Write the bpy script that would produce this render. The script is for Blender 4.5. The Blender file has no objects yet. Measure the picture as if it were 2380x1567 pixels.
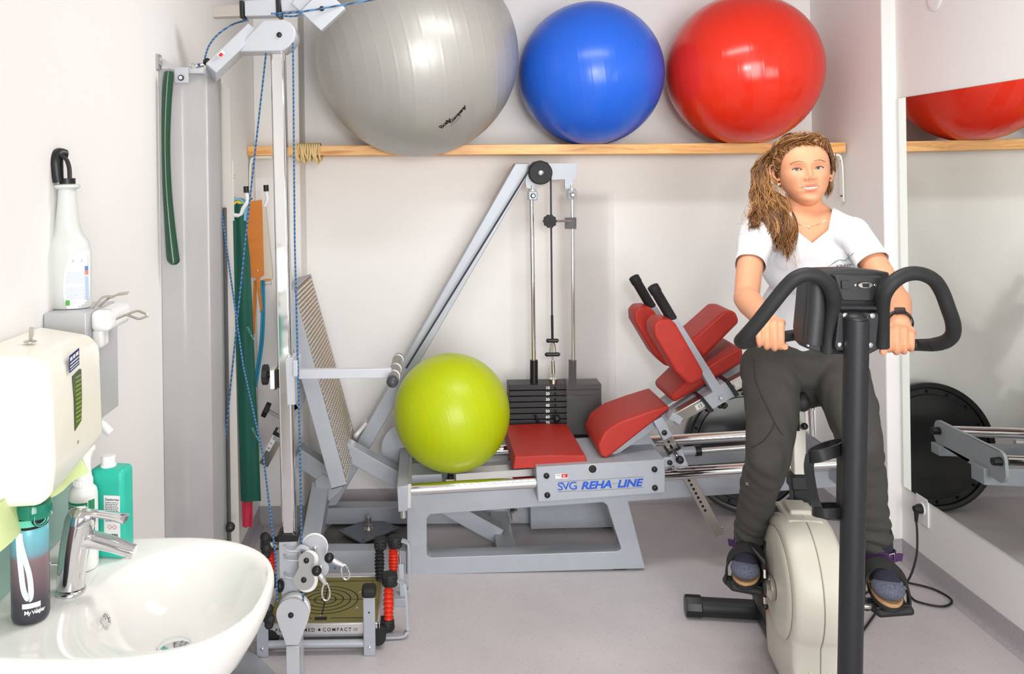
import bpy, bmesh, math, random
import numpy as np
from mathutils import Vector, Matrix
from mathutils.geometry import tessellate_polygon
random.seed(7); np.random.seed(7)
SC = bpy.context.scene
COL = SC.collection

# ------------------------------------------------------------------ camera
F, CU, CV, HC = 1950.0, 981.0, 404.0, 1.6          # focal length and principal point in pixels of 2380x1567, eye height
ROLL = math.radians(0.8)
cam_d = bpy.data.cameras.new('camera'); cam = bpy.data.objects.new('camera', cam_d); COL.objects.link(cam)
cam_d.sensor_fit = 'HORIZONTAL'; cam_d.sensor_width = 36.0; cam_d.lens = 36.0 * F / 2380.0
cam_d.shift_x = (1190.0 - CU) / 2380.0; cam_d.shift_y = (CV - 783.5) / 2380.0
cam_d.clip_start = 0.02
cr, sr = math.cos(ROLL), math.sin(ROLL)
cam.matrix_world = Matrix(((cr, sr, 0, 0), (0, 0, -1, 0), (-sr, cr, 0, HC), (0, 0, 0, 1)))
SC.camera = cam

# ------------------------------------------------------------------ light
w = bpy.data.worlds.new('world'); SC.world = w; w.use_nodes = True
w.node_tree.nodes['Background'].inputs[0].default_value = (0.86, 0.93, 1.0, 1)
w.node_tree.nodes['Background'].inputs[1].default_value = 1.2
def area_light(name, loc, target, sx, sy, power, color=(1, 1, 1)):
    d = bpy.data.lights.new(name, 'AREA'); d.shape = 'RECTANGLE'; d.size = sx; d.size_y = sy
    d.energy = power; d.color = color
    o = bpy.data.objects.new(name, d); COL.objects.link(o); o.location = loc
    o.rotation_euler = (Vector(target) - Vector(loc)).to_track_quat('-Z', 'Y').to_euler()
    return o
area_light('window_daylight', (0.75, -1.62, 1.35), (0.75, 3.0, 1.25), 1.9, 1.9, 62, (1.0, 0.995, 0.985)).data.spread = math.radians(100)
FILL_LIGHTS = ((0.62, 0.75, 5), (0.62, 2.2, 27))  # unseen overhead fill, added to lift the floor and the niche
for lx, ly, lp in FILL_LIGHTS:
    area_light('ceiling_fill_light', (lx, ly, 2.655), (lx, ly, 0), 1.1, 0.28, lp, (1.0, 0.995, 0.98))
flash = area_light('camera_flash', (0.25, -0.05, 1.80), (0.75, 3.5, 1.3), 0.22, 0.16, 5.0, (1.0, 0.995, 0.985))
flash.data.spread = math.radians(72)                 # the flash head throws a cone towards the niche
vs = SC.view_settings
vs.view_transform = 'Standard'; vs.look = 'None'; vs.exposure = -0.53; vs.gamma = 1.0; vs.use_curve_mapping = False

# ------------------------------------------------------------------ helpers
def P(u, v, d):
    "photo measurement (pixel) at distance d -> world point"
    xc = (u - CU) / F; yc = (CV - v) / F
    return Vector(((xc * cr + yc * sr) * d, d, HC + (-xc * sr + yc * cr) * d))
def pz(u, v, z):
    "photo measurement of a point at height z -> world point"
    xc = (u - CU) / F; yc = (CV - v) / F
    d = (z - HC) / (-xc * sr + yc * cr)
    return P(u, v, d)
def V(*a): return Vector(a)
def lin(c):
    c = c / 255.0
    return c / 12.92 if c <= 0.04045 else ((c + 0.055) / 1.055) ** 2.4
def rgb(r, g, b): return (lin(r), lin(g), lin(b), 1.0)

MATS = {}
def mat(name, col=(200, 200, 200), rough=0.5, metal=0.0, spec=0.5, bump=0.0, bscale=60.0, trans=0.0, ior=1.45,
        coat=0.0, sss=0.0, alpha=1.0, var=0.0, vscale=8.0, emit=0.0, aniso=0.0, stretch=None, sheen=0.0):
    if name in MATS: return MATS[name]
    m = bpy.data.materials.new(name); m.use_nodes = True
    nt = m.node_tree; b = nt.nodes['Principled BSDF']
    c = rgb(*col)
    b.inputs['Base Color'].default_value = c
    b.inputs['Roughness'].default_value = rough; b.inputs['Metallic'].default_value = metal
    b.inputs['Specular IOR Level'].default_value = spec
    b.inputs['Transmission Weight'].default_value = trans; b.inputs['IOR'].default_value = ior
    b.inputs['Coat Weight'].default_value = coat; b.inputs['Coat Roughness'].default_value = 0.12
    b.inputs['Alpha'].default_value = alpha
    if sheen: b.inputs['Sheen Weight'].default_value = sheen
    if sss:
        b.inputs['Subsurface Weight'].default_value = sss; b.inputs['Subsurface Radius'].default_value = (0.012, 0.005, 0.003)
        b.inputs['Subsurface Scale'].default_value = 0.6
    if emit:
        b.inputs['Emission Color'].default_value = c; b.inputs['Emission Strength'].default_value = emit
    tc = nt.nodes.new('ShaderNodeTexCoord'); src = tc.outputs['Object']
    if stretch:
        mp = nt.nodes.new('ShaderNodeMapping'); mp.inputs['Scale'].default_value = stretch
        nt.links.new(src, mp.inputs[0]); src = mp.outputs[0]
    # slight wear / tone variation on every surface
    n1 = nt.nodes.new('ShaderNodeTexNoise'); n1.inputs['Scale'].default_value = vscale; n1.inputs['Detail'].default_value = 4
    nt.links.new(src, n1.inputs['Vector'])
    k = var if var else 0.03
    mr = nt.nodes.new('ShaderNodeMapRange'); mr.inputs[1].default_value = 0.3; mr.inputs[2].default_value = 0.7
    mr.inputs[3].default_value = 1 - k; mr.inputs[4].default_value = 1 + k * 0.6
    nt.links.new(n1.outputs[0], mr.inputs[0])
    hs = nt.nodes.new('ShaderNodeHueSaturation'); hs.inputs['Color'].default_value = c
    nt.links.new(mr.outputs[0], hs.inputs['Value']); nt.links.new(hs.outputs[0], b.inputs['Base Color'])
    if bump:
        n2 = nt.nodes.new('ShaderNodeTexNoise'); n2.inputs['Scale'].default_value = bscale; n2.inputs['Detail'].default_value = 3
        nt.links.new(src, n2.inputs['Vector'])
        bp = nt.nodes.new('ShaderNodeBump'); bp.inputs['Strength'].default_value = bump; bp.inputs['Distance'].default_value = 0.002
        nt.links.new(n2.outputs[0], bp.inputs['Height']); nt.links.new(bp.outputs[0], b.inputs['Normal'])
    MATS[name] = m
    return m

ORG = {}                                            # world origin of every object made here
def tag(o, label=None, cat=None, group=None, kind=None):
    if label: o['label'] = label
    if cat: o['category'] = cat
    if group: o['group'] = group
    if kind: o['kind'] = kind
    return o
def thing(name, loc, label, cat, group=None):
    o = bpy.data.objects.new(name, None); COL.objects.link(o); o.location = loc; o.empty_display_size = 0.05
    ORG[o.name] = Vector(loc)
    return tag(o, label, cat, group)

def frame_from(axis, ref=None):
    a = Vector(axis).normalized()
    ref = Vector(ref) if ref is not None else (Vector((0, 0, 1)) if abs(a.z) < 0.9 else Vector((1, 0, 0)))
    x = ref.cross(a)
    if x.length < 1e-6: x = Vector((1, 0, 0)).cross(a)
    x.normalize(); y = a.cross(x).normalized()
    return x, y, a

class MB:
    def __init__(s): s.v = []; s.f = []; s.m = []; s.mi = 0
    def add(s, vs, fs, mi=None):
        o = len(s.v); s.v.extend([Vector(p) for p in vs])
        mi = s.mi if mi is None else mi
        for f in fs: s.f.append([o + i for i in f]); s.m.append(mi)
        return s
    def hexa(s, p, mi=None):                        # 4 bottom points ccw, 4 top points
        return s.add(p, [(3, 2, 1, 0), (4, 5, 6, 7), (0, 1, 5, 4), (1, 2, 6, 5), (2, 3, 7, 6), (3, 0, 4, 7)], mi)
    def box(s, c, size, R=None, mi=None):
        c = Vector(c); hx, hy, hz = size[0] / 2, size[1] / 2, size[2] / 2
        pts = [V(-hx, -hy, -hz), V(hx, -hy, -hz), V(hx, hy, -hz), V(-hx, hy, -hz), V(-hx, -hy, hz), V(hx, -hy, hz), V(hx, hy, hz), V(-hx, hy, hz)]
        if R is not None: pts = [R @ p for p in pts]
        return s.hexa([c + p for p in pts], mi)
    def bounds(s, x0, x1, y0, y1, z0, z1, mi=None):
        return s.box(((x0 + x1) / 2, (y0 + y1) / 2, (z0 + z1) / 2), (abs(x1 - x0), abs(y1 - y0), abs(z1 - z0)), None, mi)
    def beam(s, p0, p1, w, h, side=(0, 1, 0), mi=None):   # w along side, h along the third direction
        p0 = Vector(p0); p1 = Vector(p1); a = (p1 - p0).normalized(); sd = Vector(side)
        sd = (sd - a * sd.dot(a)).normalized(); t = a.cross(sd)
        q = [-sd * w / 2 - t * h / 2, sd * w / 2 - t * h / 2, sd * w / 2 + t * h / 2, -sd * w / 2 + t * h / 2]
        return s.hexa([p0 + k for k in q] + [p1 + k for k in q], mi)
    def cyl(s, p0, p1, r0, r1=None, n=20, mi=None):
        r1 = r0 if r1 is None else r1
        return s.lathe([(0, 0), (r0, 0), (r1, 1), (0, 1)], p0, Vector(p1) - Vector(p0), n, mi, unit=True)
    def lathe(s, prof, base, axis, n=24, mi=None, unit=False, ref=None):
        base = Vector(base); L = Vector(axis).length if unit else 1.0
        x, y, a = frame_from(axis, ref); vs = []; fs = []; idx = []
        for r, h in prof:
            if r < 1e-7: idx.append([len(vs)]); vs.append(base + a * h * L)
            else:
                idx.append(list(range(len(vs), len(vs) + n)))
                for k in range(n):
                    t = 2 * math.pi * k / n
                    vs.append(base + a * h * L + x * r * math.cos(t) + y * r * math.sin(t))
        for A, B in zip(idx[:-1], idx[1:]):
            if len(A) == 1 and len(B) == 1: continue
            for k in range(n):
                k2 = (k + 1) % n
                if len(A) == 1: fs.append((A[0], B[k2], B[k]))
                elif len(B) == 1: fs.append((A[k], A[k2], B[0]))
                else: fs.append((A[k], A[k2], B[k2], B[k]))
        return s.add(vs, fs, mi)
    def sphere(s, c, r, nu=20, nv=12, sc=(1, 1, 1), R=None, mi=None):
        c = Vector(c); o = MB(); o.lathe([(math.sin(math.pi * i / nv), -math.cos(math.pi * i / nv)) for i in range(nv + 1)], (0, 0, 0), (0, 0, 1), nu)
        pts = [V(p.x * r * sc[0], p.y * r * sc[1], p.z * r * sc[2]) for p in o.v]
        if R is not None: pts = [R @ p for p in pts]
        return s.add([c + p for p in pts], o.f, mi)
    def tube(s, pts, r, n=10, closed=False, mi=None, caps=True, flat=None, side=None):
        """sweep a circle (or a rectangle / ellipse: flat=(w,t)) along a path"""
        pts = [Vector(p) for p in pts]; N = len(pts); rs = list(r) if hasattr(r, '__len__') else [r] * N
        tans = []
        for i in range(N):
            if closed: t = pts[(i + 1) % N] - pts[i - 1]
            else: t = pts[min(i + 1, N - 1)] - pts[max(i - 1, 0)]
            tans.append(t.normalized() if t.length > 1e-9 else V(0, 0, 1))
        if side is not None: x = Vector(side)
        else: x = frame_from(tans[0])[0]
        vs = []; fs = []
        for i in range(N):
            t = tans[i]
            if side is not None: x = Vector(side if not callable(side) else side(i))
            x = (x - t * x.dot(t)).normalized(); y = t.cross(x)
            if flat == 'box':
                w, h = rs[i]
                for a, b in ((-1, -1), (1, -1), (1, 1), (-1, 1)): vs.append(pts[i] + x * a * w / 2 + y * b * h / 2)
            else:
                for k in range(n):
                    a = 2 * math.pi * k / n
                    if flat: vs.append(pts[i] + x * math.cos(a) * rs[i] * flat[0] + y * math.sin(a) * rs[i] * flat[1])
                    else: vs.append(pts[i] + x * math.cos(a) * rs[i] + y * math.sin(a) * rs[i])
        if flat == 'box': n = 4
        rng = range(N) if closed else range(N - 1)
        for i in rng:
            A = i * n; B = ((i + 1) % N) * n
            for k in range(n): k2 = (k + 1) % n; fs.append((A + k, A + k2, B + k2, B + k))
        if caps and not closed:
            fs.append(tuple(range(n - 1, -1, -1))); fs.append(tuple(range((N - 1) * n, N * n)))
        return s.add(vs, fs, mi)
    def strap(s, pts, w, t, side, mi=None):
        ww = list(w) if hasattr(w, '__len__') else [w] * len(pts)
        return s.tube(pts, [(a, t) for a in ww], flat='box', side=side, mi=mi)
    def prism(s, outer, thick, holes=(), mi=None):
        "planar 3D polygon (list of points) extruded by vector thick, with holes"
        loops = [[Vector(p) for p in outer]] + [[Vector(p) for p in h] for h in holes]
        T = Vector(thick); tris = tessellate_polygon(loops); flat = [p for l in loops for p in l]; n = len(flat)
        nrm = Vector((0, 0, 0))
        for a, b in zip(loops[0], loops[0][1:] + loops[0][:1]): nrm += (a - loops[0][0]).cross(b - loops[0][0])
        fs = []
        for t in tris:
            tn = (flat[t[1]] - flat[t[0]]).cross(flat[t[2]] - flat[t[0]])
            t = tuple(t) if tn.dot(T) < 0 else tuple(reversed(t))
            fs.append(t); fs.append(tuple(i + n for i in reversed(t)))
        o = 0; flip = nrm.dot(T) < 0
        for li, l in enumerate(loops):
            m = len(l)
            ln = Vector((0, 0, 0))
            for a, b in zip(l, l[1:] + l[:1]): ln += (a - l[0]).cross(b - l[0])
            rev = (ln.dot(T) < 0) ^ (li > 0)
            for k in range(m):
                k2 = (k + 1) % m
                q = (o + k, o + k2, o + k2 + n, o + k + n)
                fs.append(tuple(reversed(q)) if rev else q)
            o += m
        return s.add(flat + [p + T for p in flat], fs, mi)
    def build(s, name, m, parent=None, smooth=35, bevel=0.0, segs=2, subd=0):
        c = Vector((0, 0, 0))
        if s.v:
            lo = Vector([min(p[i] for p in s.v) for i in range(3)]); hi = Vector([max(p[i] for p in s.v) for i in range(3)])
            c = (lo + hi) / 2; c.z = lo.z
        me = bpy.data.meshes.new(name); me.from_pydata([tuple(p - c) for p in s.v], [], s.f)
        ms = m if isinstance(m, (list, tuple)) else [m]
        for k in ms: me.materials.append(k)
        if len(ms) > 1: me.polygons.foreach_set('material_index', s.m)
        if smooth:
            me.polygons.foreach_set('use_smooth', [True] * len(me.polygons))
            me.set_sharp_from_angle(angle=math.radians(smooth))
        me.update()
        return link(name, me, c, parent, bevel, segs, subd)
def link(name, me, c, parent=None, bevel=0.0, segs=2, subd=0):
    o = bpy.data.objects.new(name, me); COL.objects.link(o); ORG[o.name] = Vector(c)
    if parent is not None: o.parent = parent; o.location = Vector(c) - ORG[parent.name]
    else: o.location = c
    if bevel:
        b = o.modifiers.new('bevel', 'BEVEL'); b.width = bevel; b.segments = segs; b.limit_method = 'ANGLE'; b.angle_limit = math.radians(30)
        b.harden_normals = False
    if subd:
        b = o.modifiers.new('subdivision', 'SUBSURF'); b.levels = subd; b.render_levels = subd
    return o
def moved_copy(o, delta, parent=None):
    c = o.copy(); COL.objects.link(c); w_ = ORG[o.name] + Vector(delta); ORG[c.name] = w_
    p = parent if parent is not None else o.parent
    c.parent = p; c.location = w_ - (ORG[p.name] if p is not None else Vector((0, 0, 0)))
    return c
def text_geo(body, size=1.0, shear=0.0, bold=0.0, spacing=1.0, align='LEFT'):
    cu = bpy.data.curves.new('t', 'FONT'); cu.body = body; cu.size = size; cu.shear = shear; cu.offset = bold
    cu.space_character = spacing; cu.align_x = align; cu.resolution_u = 3
    ob = bpy.data.objects.new('t', cu); COL.objects.link(ob)
    dg = bpy.context.evaluated_depsgraph_get(); me = bpy.data.meshes.new_from_object(ob.evaluated_get(dg))
    vs = [tuple(v.co) for v in me.vertices]; fs = [tuple(p.vertices) for p in me.polygons]
    bpy.data.objects.remove(ob); bpy.data.curves.remove(cu); bpy.data.meshes.remove(me)
    return vs, fs
def put_text(mb, body, origin, ex, ey, size, mi=None, fn=None, sx=1.0, **kw):
    vs, fs = text_geo(body, size, **kw); o = Vector(origin); ex = Vector(ex).normalized(); ey = Vector(ey).normalized()
    pts = [o + ex * a[0] * sx + ey * a[1] for a in vs]
    if fn: pts = [fn(p) for p in pts]
    return mb.add(pts, fs, mi)
def put_bars(mb, origin, ex, ey, length, h, seed, mi=None, fn=None, off=(0, 0, 0)):
    "print too small to read in the photo: a row of short dashes"
    r_ = random.Random(seed); x = 0.0; ex = Vector(ex).normalized(); ey = Vector(ey).normalized(); o = Vector(origin) + Vector(off)
    while x < length:
        w_ = min(r_.uniform(.8, 2.6) * h, length - x); q = [o + ex * x, o + ex * (x + w_), o + ex * (x + w_) + ey * h, o + ex * x + ey * h]
        mb.add([fn(p) for p in q] if fn else q, [(0, 1, 2, 3)], mi); x += w_ + .45 * h
def spline(pts, n=8, closed=False):
    pts = [Vector(p) for p in pts]; N = len(pts); out = []
    rng = range(N) if closed else range(N - 1)
    for i in rng:
        if closed: a, b, c, d = pts[i - 1], pts[i], pts[(i + 1) % N], pts[(i + 2) % N]
        else: a, b, c, d = pts[max(i - 1, 0)], pts[i], pts[i + 1], pts[min(i + 2, N - 1)]
        for k in range(n):
            t = k / n
            out.append(0.5 * ((2 * b) + (c - a) * t + (2 * a - 5 * b + 4 * c - d) * t * t + (3 * b - a - 3 * c + d) * t ** 3))
    if not closed: out.append(pts[-1])
    return out
def pY(px, d):
    return [P(u, v, d) for u, v in px]
def XZ(u, v, d, y):
    p = P(u, v, d); return V(p.x, y, p.z)
def prismY(mb, px, dref, y0, y1, holes=(), mi=None):
    "outline measured at distance dref, extruded along the room's depth from y0 to y1"
    return mb.prism([XZ(u, v, dref, y0) for u, v in px], (0, y1 - y0, 0), [[XZ(u, v, dref, y0) for u, v in h] for h in holes], mi)
def rot_mat(ax, ay, az): return Matrix.Rotation(az, 3, 'Z') @ Matrix.Rotation(ay, 3, 'Y') @ Matrix.Rotation(ax, 3, 'X')
def dome(mb, c, nrm, r, h=None, n=14, mi=None):
    h = r * 0.7 if h is None else h
    return mb.lathe([(0, -0.002), (r, -0.002), (r, h * .2), (r * .88, h * .62), (r * .55, h * .92), (0, h)], c, Vector(nrm), n, mi)
# ------------------------------------------------------------------ materials of the setting
def wall_material():
    m = mat('wall_paint', (240, 238, 236), 0.72, spec=0.25, bump=0.25, bscale=90, var=0.012, vscale=1.6)
    return m
def floor_material():
    m = bpy.data.materials.new('vinyl_floor'); m.use_nodes = True; nt = m.node_tree; b = nt.nodes['Principled BSDF']
    tc = nt.nodes.new('ShaderNodeTexCoord')
    def noise(sc, det=2):
        n = nt.nodes.new('ShaderNodeTexNoise'); n.inputs['Scale'].default_value = sc; n.inputs['Detail'].default_value = det
        nt.links.new(tc.outputs['Object'], n.inputs['Vector']); return n
    def ramp(n, a, b_, ca, cb):
        r = nt.nodes.new('ShaderNodeValToRGB'); r.color_ramp.elements[0].position = a; r.color_ramp.elements[1].position = b_
        r.color_ramp.elements[0].color = ca; r.color_ramp.elements[1].color = cb; nt.links.new(n.outputs[0], r.inputs[0]); return r
    base = ramp(noise(3.0, 5), 0.3, 0.7, rgb(198, 192, 195), rgb(210, 204, 206))
    vo = nt.nodes.new('ShaderNodeTexVoronoi'); vo.inputs['Scale'].default_value = 130; nt.links.new(tc.outputs['Object'], vo.inputs['Vector'])
    dark = ramp(vo, 0.12, 0.2, (1, 1, 1, 1), (0, 0, 0, 1))
    sel = ramp(noise(70, 0), 0.47, 0.53, (0, 0, 0, 1), (1, 1, 1, 1))
    mul = nt.nodes.new('ShaderNodeMath'); mul.operation = 'MULTIPLY'; nt.links.new(dark.outputs[0], mul.inputs[0]); nt.links.new(sel.outputs[0], mul.inputs[1])
    mx = nt.nodes.new('ShaderNodeMix'); mx.data_type = 'RGBA'; nt.links.new(mul.outputs[0], mx.inputs[0])
    nt.links.new(base.outputs[0], mx.inputs[6]); mx.inputs[7].default_value = rgb(146, 138, 143)
    vo2 = nt.nodes.new('ShaderNodeTexVoronoi'); vo2.inputs['Scale'].default_value = 75; nt.links.new(tc.outputs['Object'], vo2.inputs['Vector'])
    lite = ramp(vo2, 0.08, 0.15, (1, 1, 1, 1), (0, 0, 0, 1))
    mx2 = nt.nodes.new('ShaderNodeMix'); mx2.data_type = 'RGBA'; nt.links.new(lite.outputs[0], mx2.inputs[0])
    nt.links.new(mx.outputs[2], mx2.inputs[6]); mx2.inputs[7].default_value = rgb(216, 210, 208)
    nt.links.new(mx2.outputs[2], b.inputs['Base Color'])
    b.inputs['Roughness'].default_value = 0.42; b.inputs['Specular IOR Level'].default_value = 0.4
    return m
M_WALL = wall_material(); M_FLOOR = floor_material()
M_SKIRT = mat('skirting_vinyl', (176, 171, 175), 0.5, var=0.09, vscale=120)
XL, XN, XR, YB, YP, ZC, YF = -0.77, 1.884, 1.94, 4.05, 3.425, 2.72, -1.75

def structure(name, mb, m, **kw):
    return tag(mb.build(name, m, **kw), kind='structure')
structure('floor', MB().bounds(XL - .1, XR + .1, YF - .1, YB + .1, -0.1, 0.0), M_FLOOR, smooth=0)
structure('ceiling', MB().bounds(XL - .1, XR + .1, YF - .1, YB + .1, ZC, ZC + .1), M_WALL, smooth=0)
structure('wall_back', MB().bounds(XL - .1, XN + .16, YB, YB + .1, 0, ZC), M_WALL, smooth=0)
structure('wall_left', MB().bounds(XL - .1, XL, YF, YB, 0, ZC), M_WALL, smooth=0)
structure('wall_right', MB().bounds(XR, XR + .1, YF, YP, 0, ZC), M_WALL, smooth=0)
structure('wall_niche_right', MB().bounds(XN, XR + .1, YP, YB, 0, ZC), M_WALL, smooth=0, bevel=0.006)
structure('wall_pilaster', MB().bounds(XL, -0.561, 3.854, YB, 0, ZC), M_WALL, smooth=0, bevel=0.005)
# wall behind the photographer, with the window opening the daylight comes through
wx0, wx1, wz0, wz1 = -0.28, 1.78, 0.32, 2.38
fw = MB(); fw.prism([V(XL, YF, 0), V(XR, YF, 0), V(XR, YF, ZC), V(XL, YF, ZC)], (0, .1, 0),
                    [[V(wx0, YF, wz0), V(wx1, YF, wz0), V(wx1, YF, wz1), V(wx0, YF, wz1)]])
structure('wall_front', fw, M_WALL, smooth=0)
M_WHITE_PVC = mat('white_pvc', (240, 240, 238), 0.35)
wf = MB(); wm = (wx0 + wx1) / 2
for (a, b_, c_, d_) in ((wx0, wx0 + .06, wz0, wz1), (wx1 - .06, wx1, wz0, wz1), (wx0, wx1, wz0, wz0 + .06), (wx0, wx1, wz1 - .06, wz1), (wm - .04, wm + .04, wz0, wz1)):
    wf.bounds(a, b_, YF + .0, YF + .06, c_, d_)
win = structure('window_1', wf, M_WHITE_PVC, smooth=0)
M_PANE = mat('window_glass', (255, 255, 255), 0.02, trans=1.0)
for a, b_ in ((wx0 + .06, wm - .04), (wm + .04, wx1 - .06)):
    MB().bounds(a, b_, YF + .02, YF + .026, wz0 + .06, wz1 - .06).build('pane', M_PANE, win, smooth=0)
# coved vinyl skirting that runs up from the floor
def skirting(name, a, b, n, h=0.083):
    "from a to b along the wall, n = direction into the room"
    a, b, n = V(*a, 0), V(*b, 0), V(*n, 0)
    prof = [(0.0, 0.0), (0.028, 0.0), (0.014, 0.004), (0.007, 0.012), (0.004, 0.026), (0.0035, h), (0.0, h)]
    m = MB(); vs = []
    for p in (a, b):
        for o, z in prof: vs.append(p + n * o + V(0, 0, z))
    k = len(prof); fs = [(i, (i + 1) % k, (i + 1) % k + k, i + k) for i in range(k)] + [tuple(range(k)), tuple(range(2 * k - 1, k - 1, -1))]
    m.add(vs, fs); bm = bmesh.new()
    return structure(name, m, M_SKIRT, smooth=50)
skirting('baseboard_back', (-0.561, YB), (XN, YB), (0, -1))
skirting('baseboard_left', (XL, YF + .1), (XL, 3.854), (1, 0))
skirting('baseboard_pilaster', (XL, 3.854), (-0.561, 3.854), (0, -1))
skirting('baseboard_pilaster_side', (-0.561, 3.854), (-0.561, YB), (1, 0))
skirting('baseboard_niche', (XN, YP), (XN, YB), (-1, 0))
skirting('baseboard_pier', (XN, YP), (XR, YP), (0, -1))
skirting('baseboard_right', (XR, YF + .1), (XR, YP), (-1, 0))

# bodies of the ceiling fill lights, added out of frame to brighten the room
M_FILL = mat('fill_diffuser', (255, 250, 244), 0.5, emit=2.0)
for i_, (lx, ly, lp) in enumerate(FILL_LIGHTS):
    t = thing('ceiling_fill_panel', (lx, ly, 2.67), ('added white ceiling fill light above the middle of the room', 'added white ceiling fill light nearest the window')[1 - i_], 'lamp', 'added ceiling fill lights')
    MB().bounds(lx - .6, lx + .6, ly - .17, ly + .17, 2.672, 2.72).build('housing', M_WHITE_PVC, t, bevel=.004)
    MB().bounds(lx - .56, lx + .56, ly - .145, ly + .145, 2.662, 2.673).build('diffuser', M_FILL, t)

# ------------------------------------------------------------------ wall mirror on the right wall
M_MIRROR = mat('mirror_silver', (236, 240, 236), 0.0, metal=1.0, var=0.0001)
M_EDGE = mat('mirror_edge', (176, 196, 186), 0.1)
mt = thing('wall_mirror', (XR, 2.2, 0.305), 'large frameless mirror on the right wall reflecting the shelf', 'mirror')
MB().bounds(XR - .0065, XR - .001, 1.05, 3.40, 0.305, 1.88).build('backing', M_EDGE, mt, smooth=0)
MB().bounds(XR - .0072, XR - .0064, 1.052, 3.398, 0.307, 1.878).build('glass', M_MIRROR, mt, smooth=0)
# ------------------------------------------------------------------ wooden shelf with brackets
def wood_material():
    m = bpy.data.materials.new('pine_wood'); m.use_nodes = True; nt = m.node_tree; b = nt.nodes['Principled BSDF']
    tc = nt.nodes.new('ShaderNodeTexCoord'); mp = nt.nodes.new('ShaderNodeMapping'); mp.inputs['Scale'].default_value = (1.3, 9, 11)
    nt.links.new(tc.outputs['Object'], mp.inputs[0])
    wv = nt.nodes.new('ShaderNodeTexNoise'); wv.inputs['Scale'].default_value = 2.6; wv.inputs['Detail'].default_value = 8; wv.inputs['Distortion'].default_value = 1.6
    nt.links.new(mp.outputs[0], wv.inputs['Vector'])
    r = nt.nodes.new('ShaderNodeValToRGB'); e = r.color_ramp.elements
    e[0].position = 0.30; e[0].color = rgb(196, 132, 70); e[1].position = 0.62; e[1].color = rgb(236, 183, 118)
    k = e.new(0.46); k.color = rgb(230, 172, 104)
    nt.links.new(wv.outputs[0], r.inputs[0])
    # knots
    mp2 = nt.nodes.new('ShaderNodeMapping'); mp2.inputs['Scale'].default_value = (2.2, 3, 8); nt.links.new(tc.outputs['Object'], mp2.inputs[0])
    vo = nt.nodes.new('ShaderNodeTexVoronoi'); vo.inputs['Scale'].default_value = 1.0; nt.links.new(mp2.outputs[0], vo.inputs['Vector'])
    kr = nt.nodes.new('ShaderNodeValToRGB'); kr.color_ramp.elements[0].position = 0.06; kr.color_ramp.elements[1].position = 0.13
    kr.color_ramp.elements[0].color = (1, 1, 1, 1); kr.color_ramp.elements[1].color = (0, 0, 0, 1); nt.links.new(vo.outputs[0], kr.inputs[0])
    mx = nt.nodes.new('ShaderNodeMix'); mx.data_type = 'RGBA'; nt.links.new(kr.outputs[0], mx.inputs[0])
    nt.links.new(r.outputs[0], mx.inputs[6]); mx.inputs[7].default_value = rgb(150, 88, 44)
    nt.links.new(mx.outputs[2], b.inputs['Base Color'])
    b.inputs['Roughness'].default_value = 0.45
    return m
M_WOOD = wood_material()
M_CREAM_METAL = mat('cream_enamel', (240, 237, 228), 0.4)
M_SCREW = mat('dark_screw', (90, 80, 75), 0.4, metal=0.8)
YS = 3.70
sA = P(575, 340, YS); sB = P(1966, 331, YS); sA2 = P(575, 362, YS); sB2 = P(1966, 355, YS)
SH = thing('wall_shelf', ((sA.x + sB.x) / 2, YS, sA2.z), 'long light pine shelf board under the exercise balls', 'shelf')
m = MB(); dz = V(0, YB - YS - .002, 0)
m.hexa([sA2, sB2, sB2 + dz, sA2 + dz, sA, sB, sB + dz, sA + dz]); m.build('board', M_WOOD, SH, bevel=0.0015)
def shelf_z(x): return sA.z + (sB.z - sA.z) * (x - sA.x) / (sB.x - sA.x)
for sgn, x0, lab in ((1, sA2.x + .006, 'left'), (-1, sB2.x - .006, 'right')):
    z0 = (sA2.z if sgn > 0 else sB2.z) - .001; yb = YS + .03; m = MB()
    path = [V(x0 + sgn * .10, yb, z0 - .006), V(x0 + sgn * .03, yb, z0 - .006), V(x0 + sgn * .012, yb, z0 - .012), V(x0 + sgn * .005, yb, z0 - .03), V(x0, yb, z0 - .075), V(x0 - sgn * .002, yb, z0 - .215)]
    m.tube(spline(path, 6), [(.03, .012 - .0065 * i / 30) for i in range(31)], flat='box', side=(0, 1, 0))
    br = m.build('bracket', M_CREAM_METAL, SH, bevel=.002)
    for zz in (.035, .19):
        dome(MB(), V(x0 + sgn * .006, yb - .008, z0 - zz), (sgn, -.6, 0), .004).build('screw', M_SCREW, br)

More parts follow.
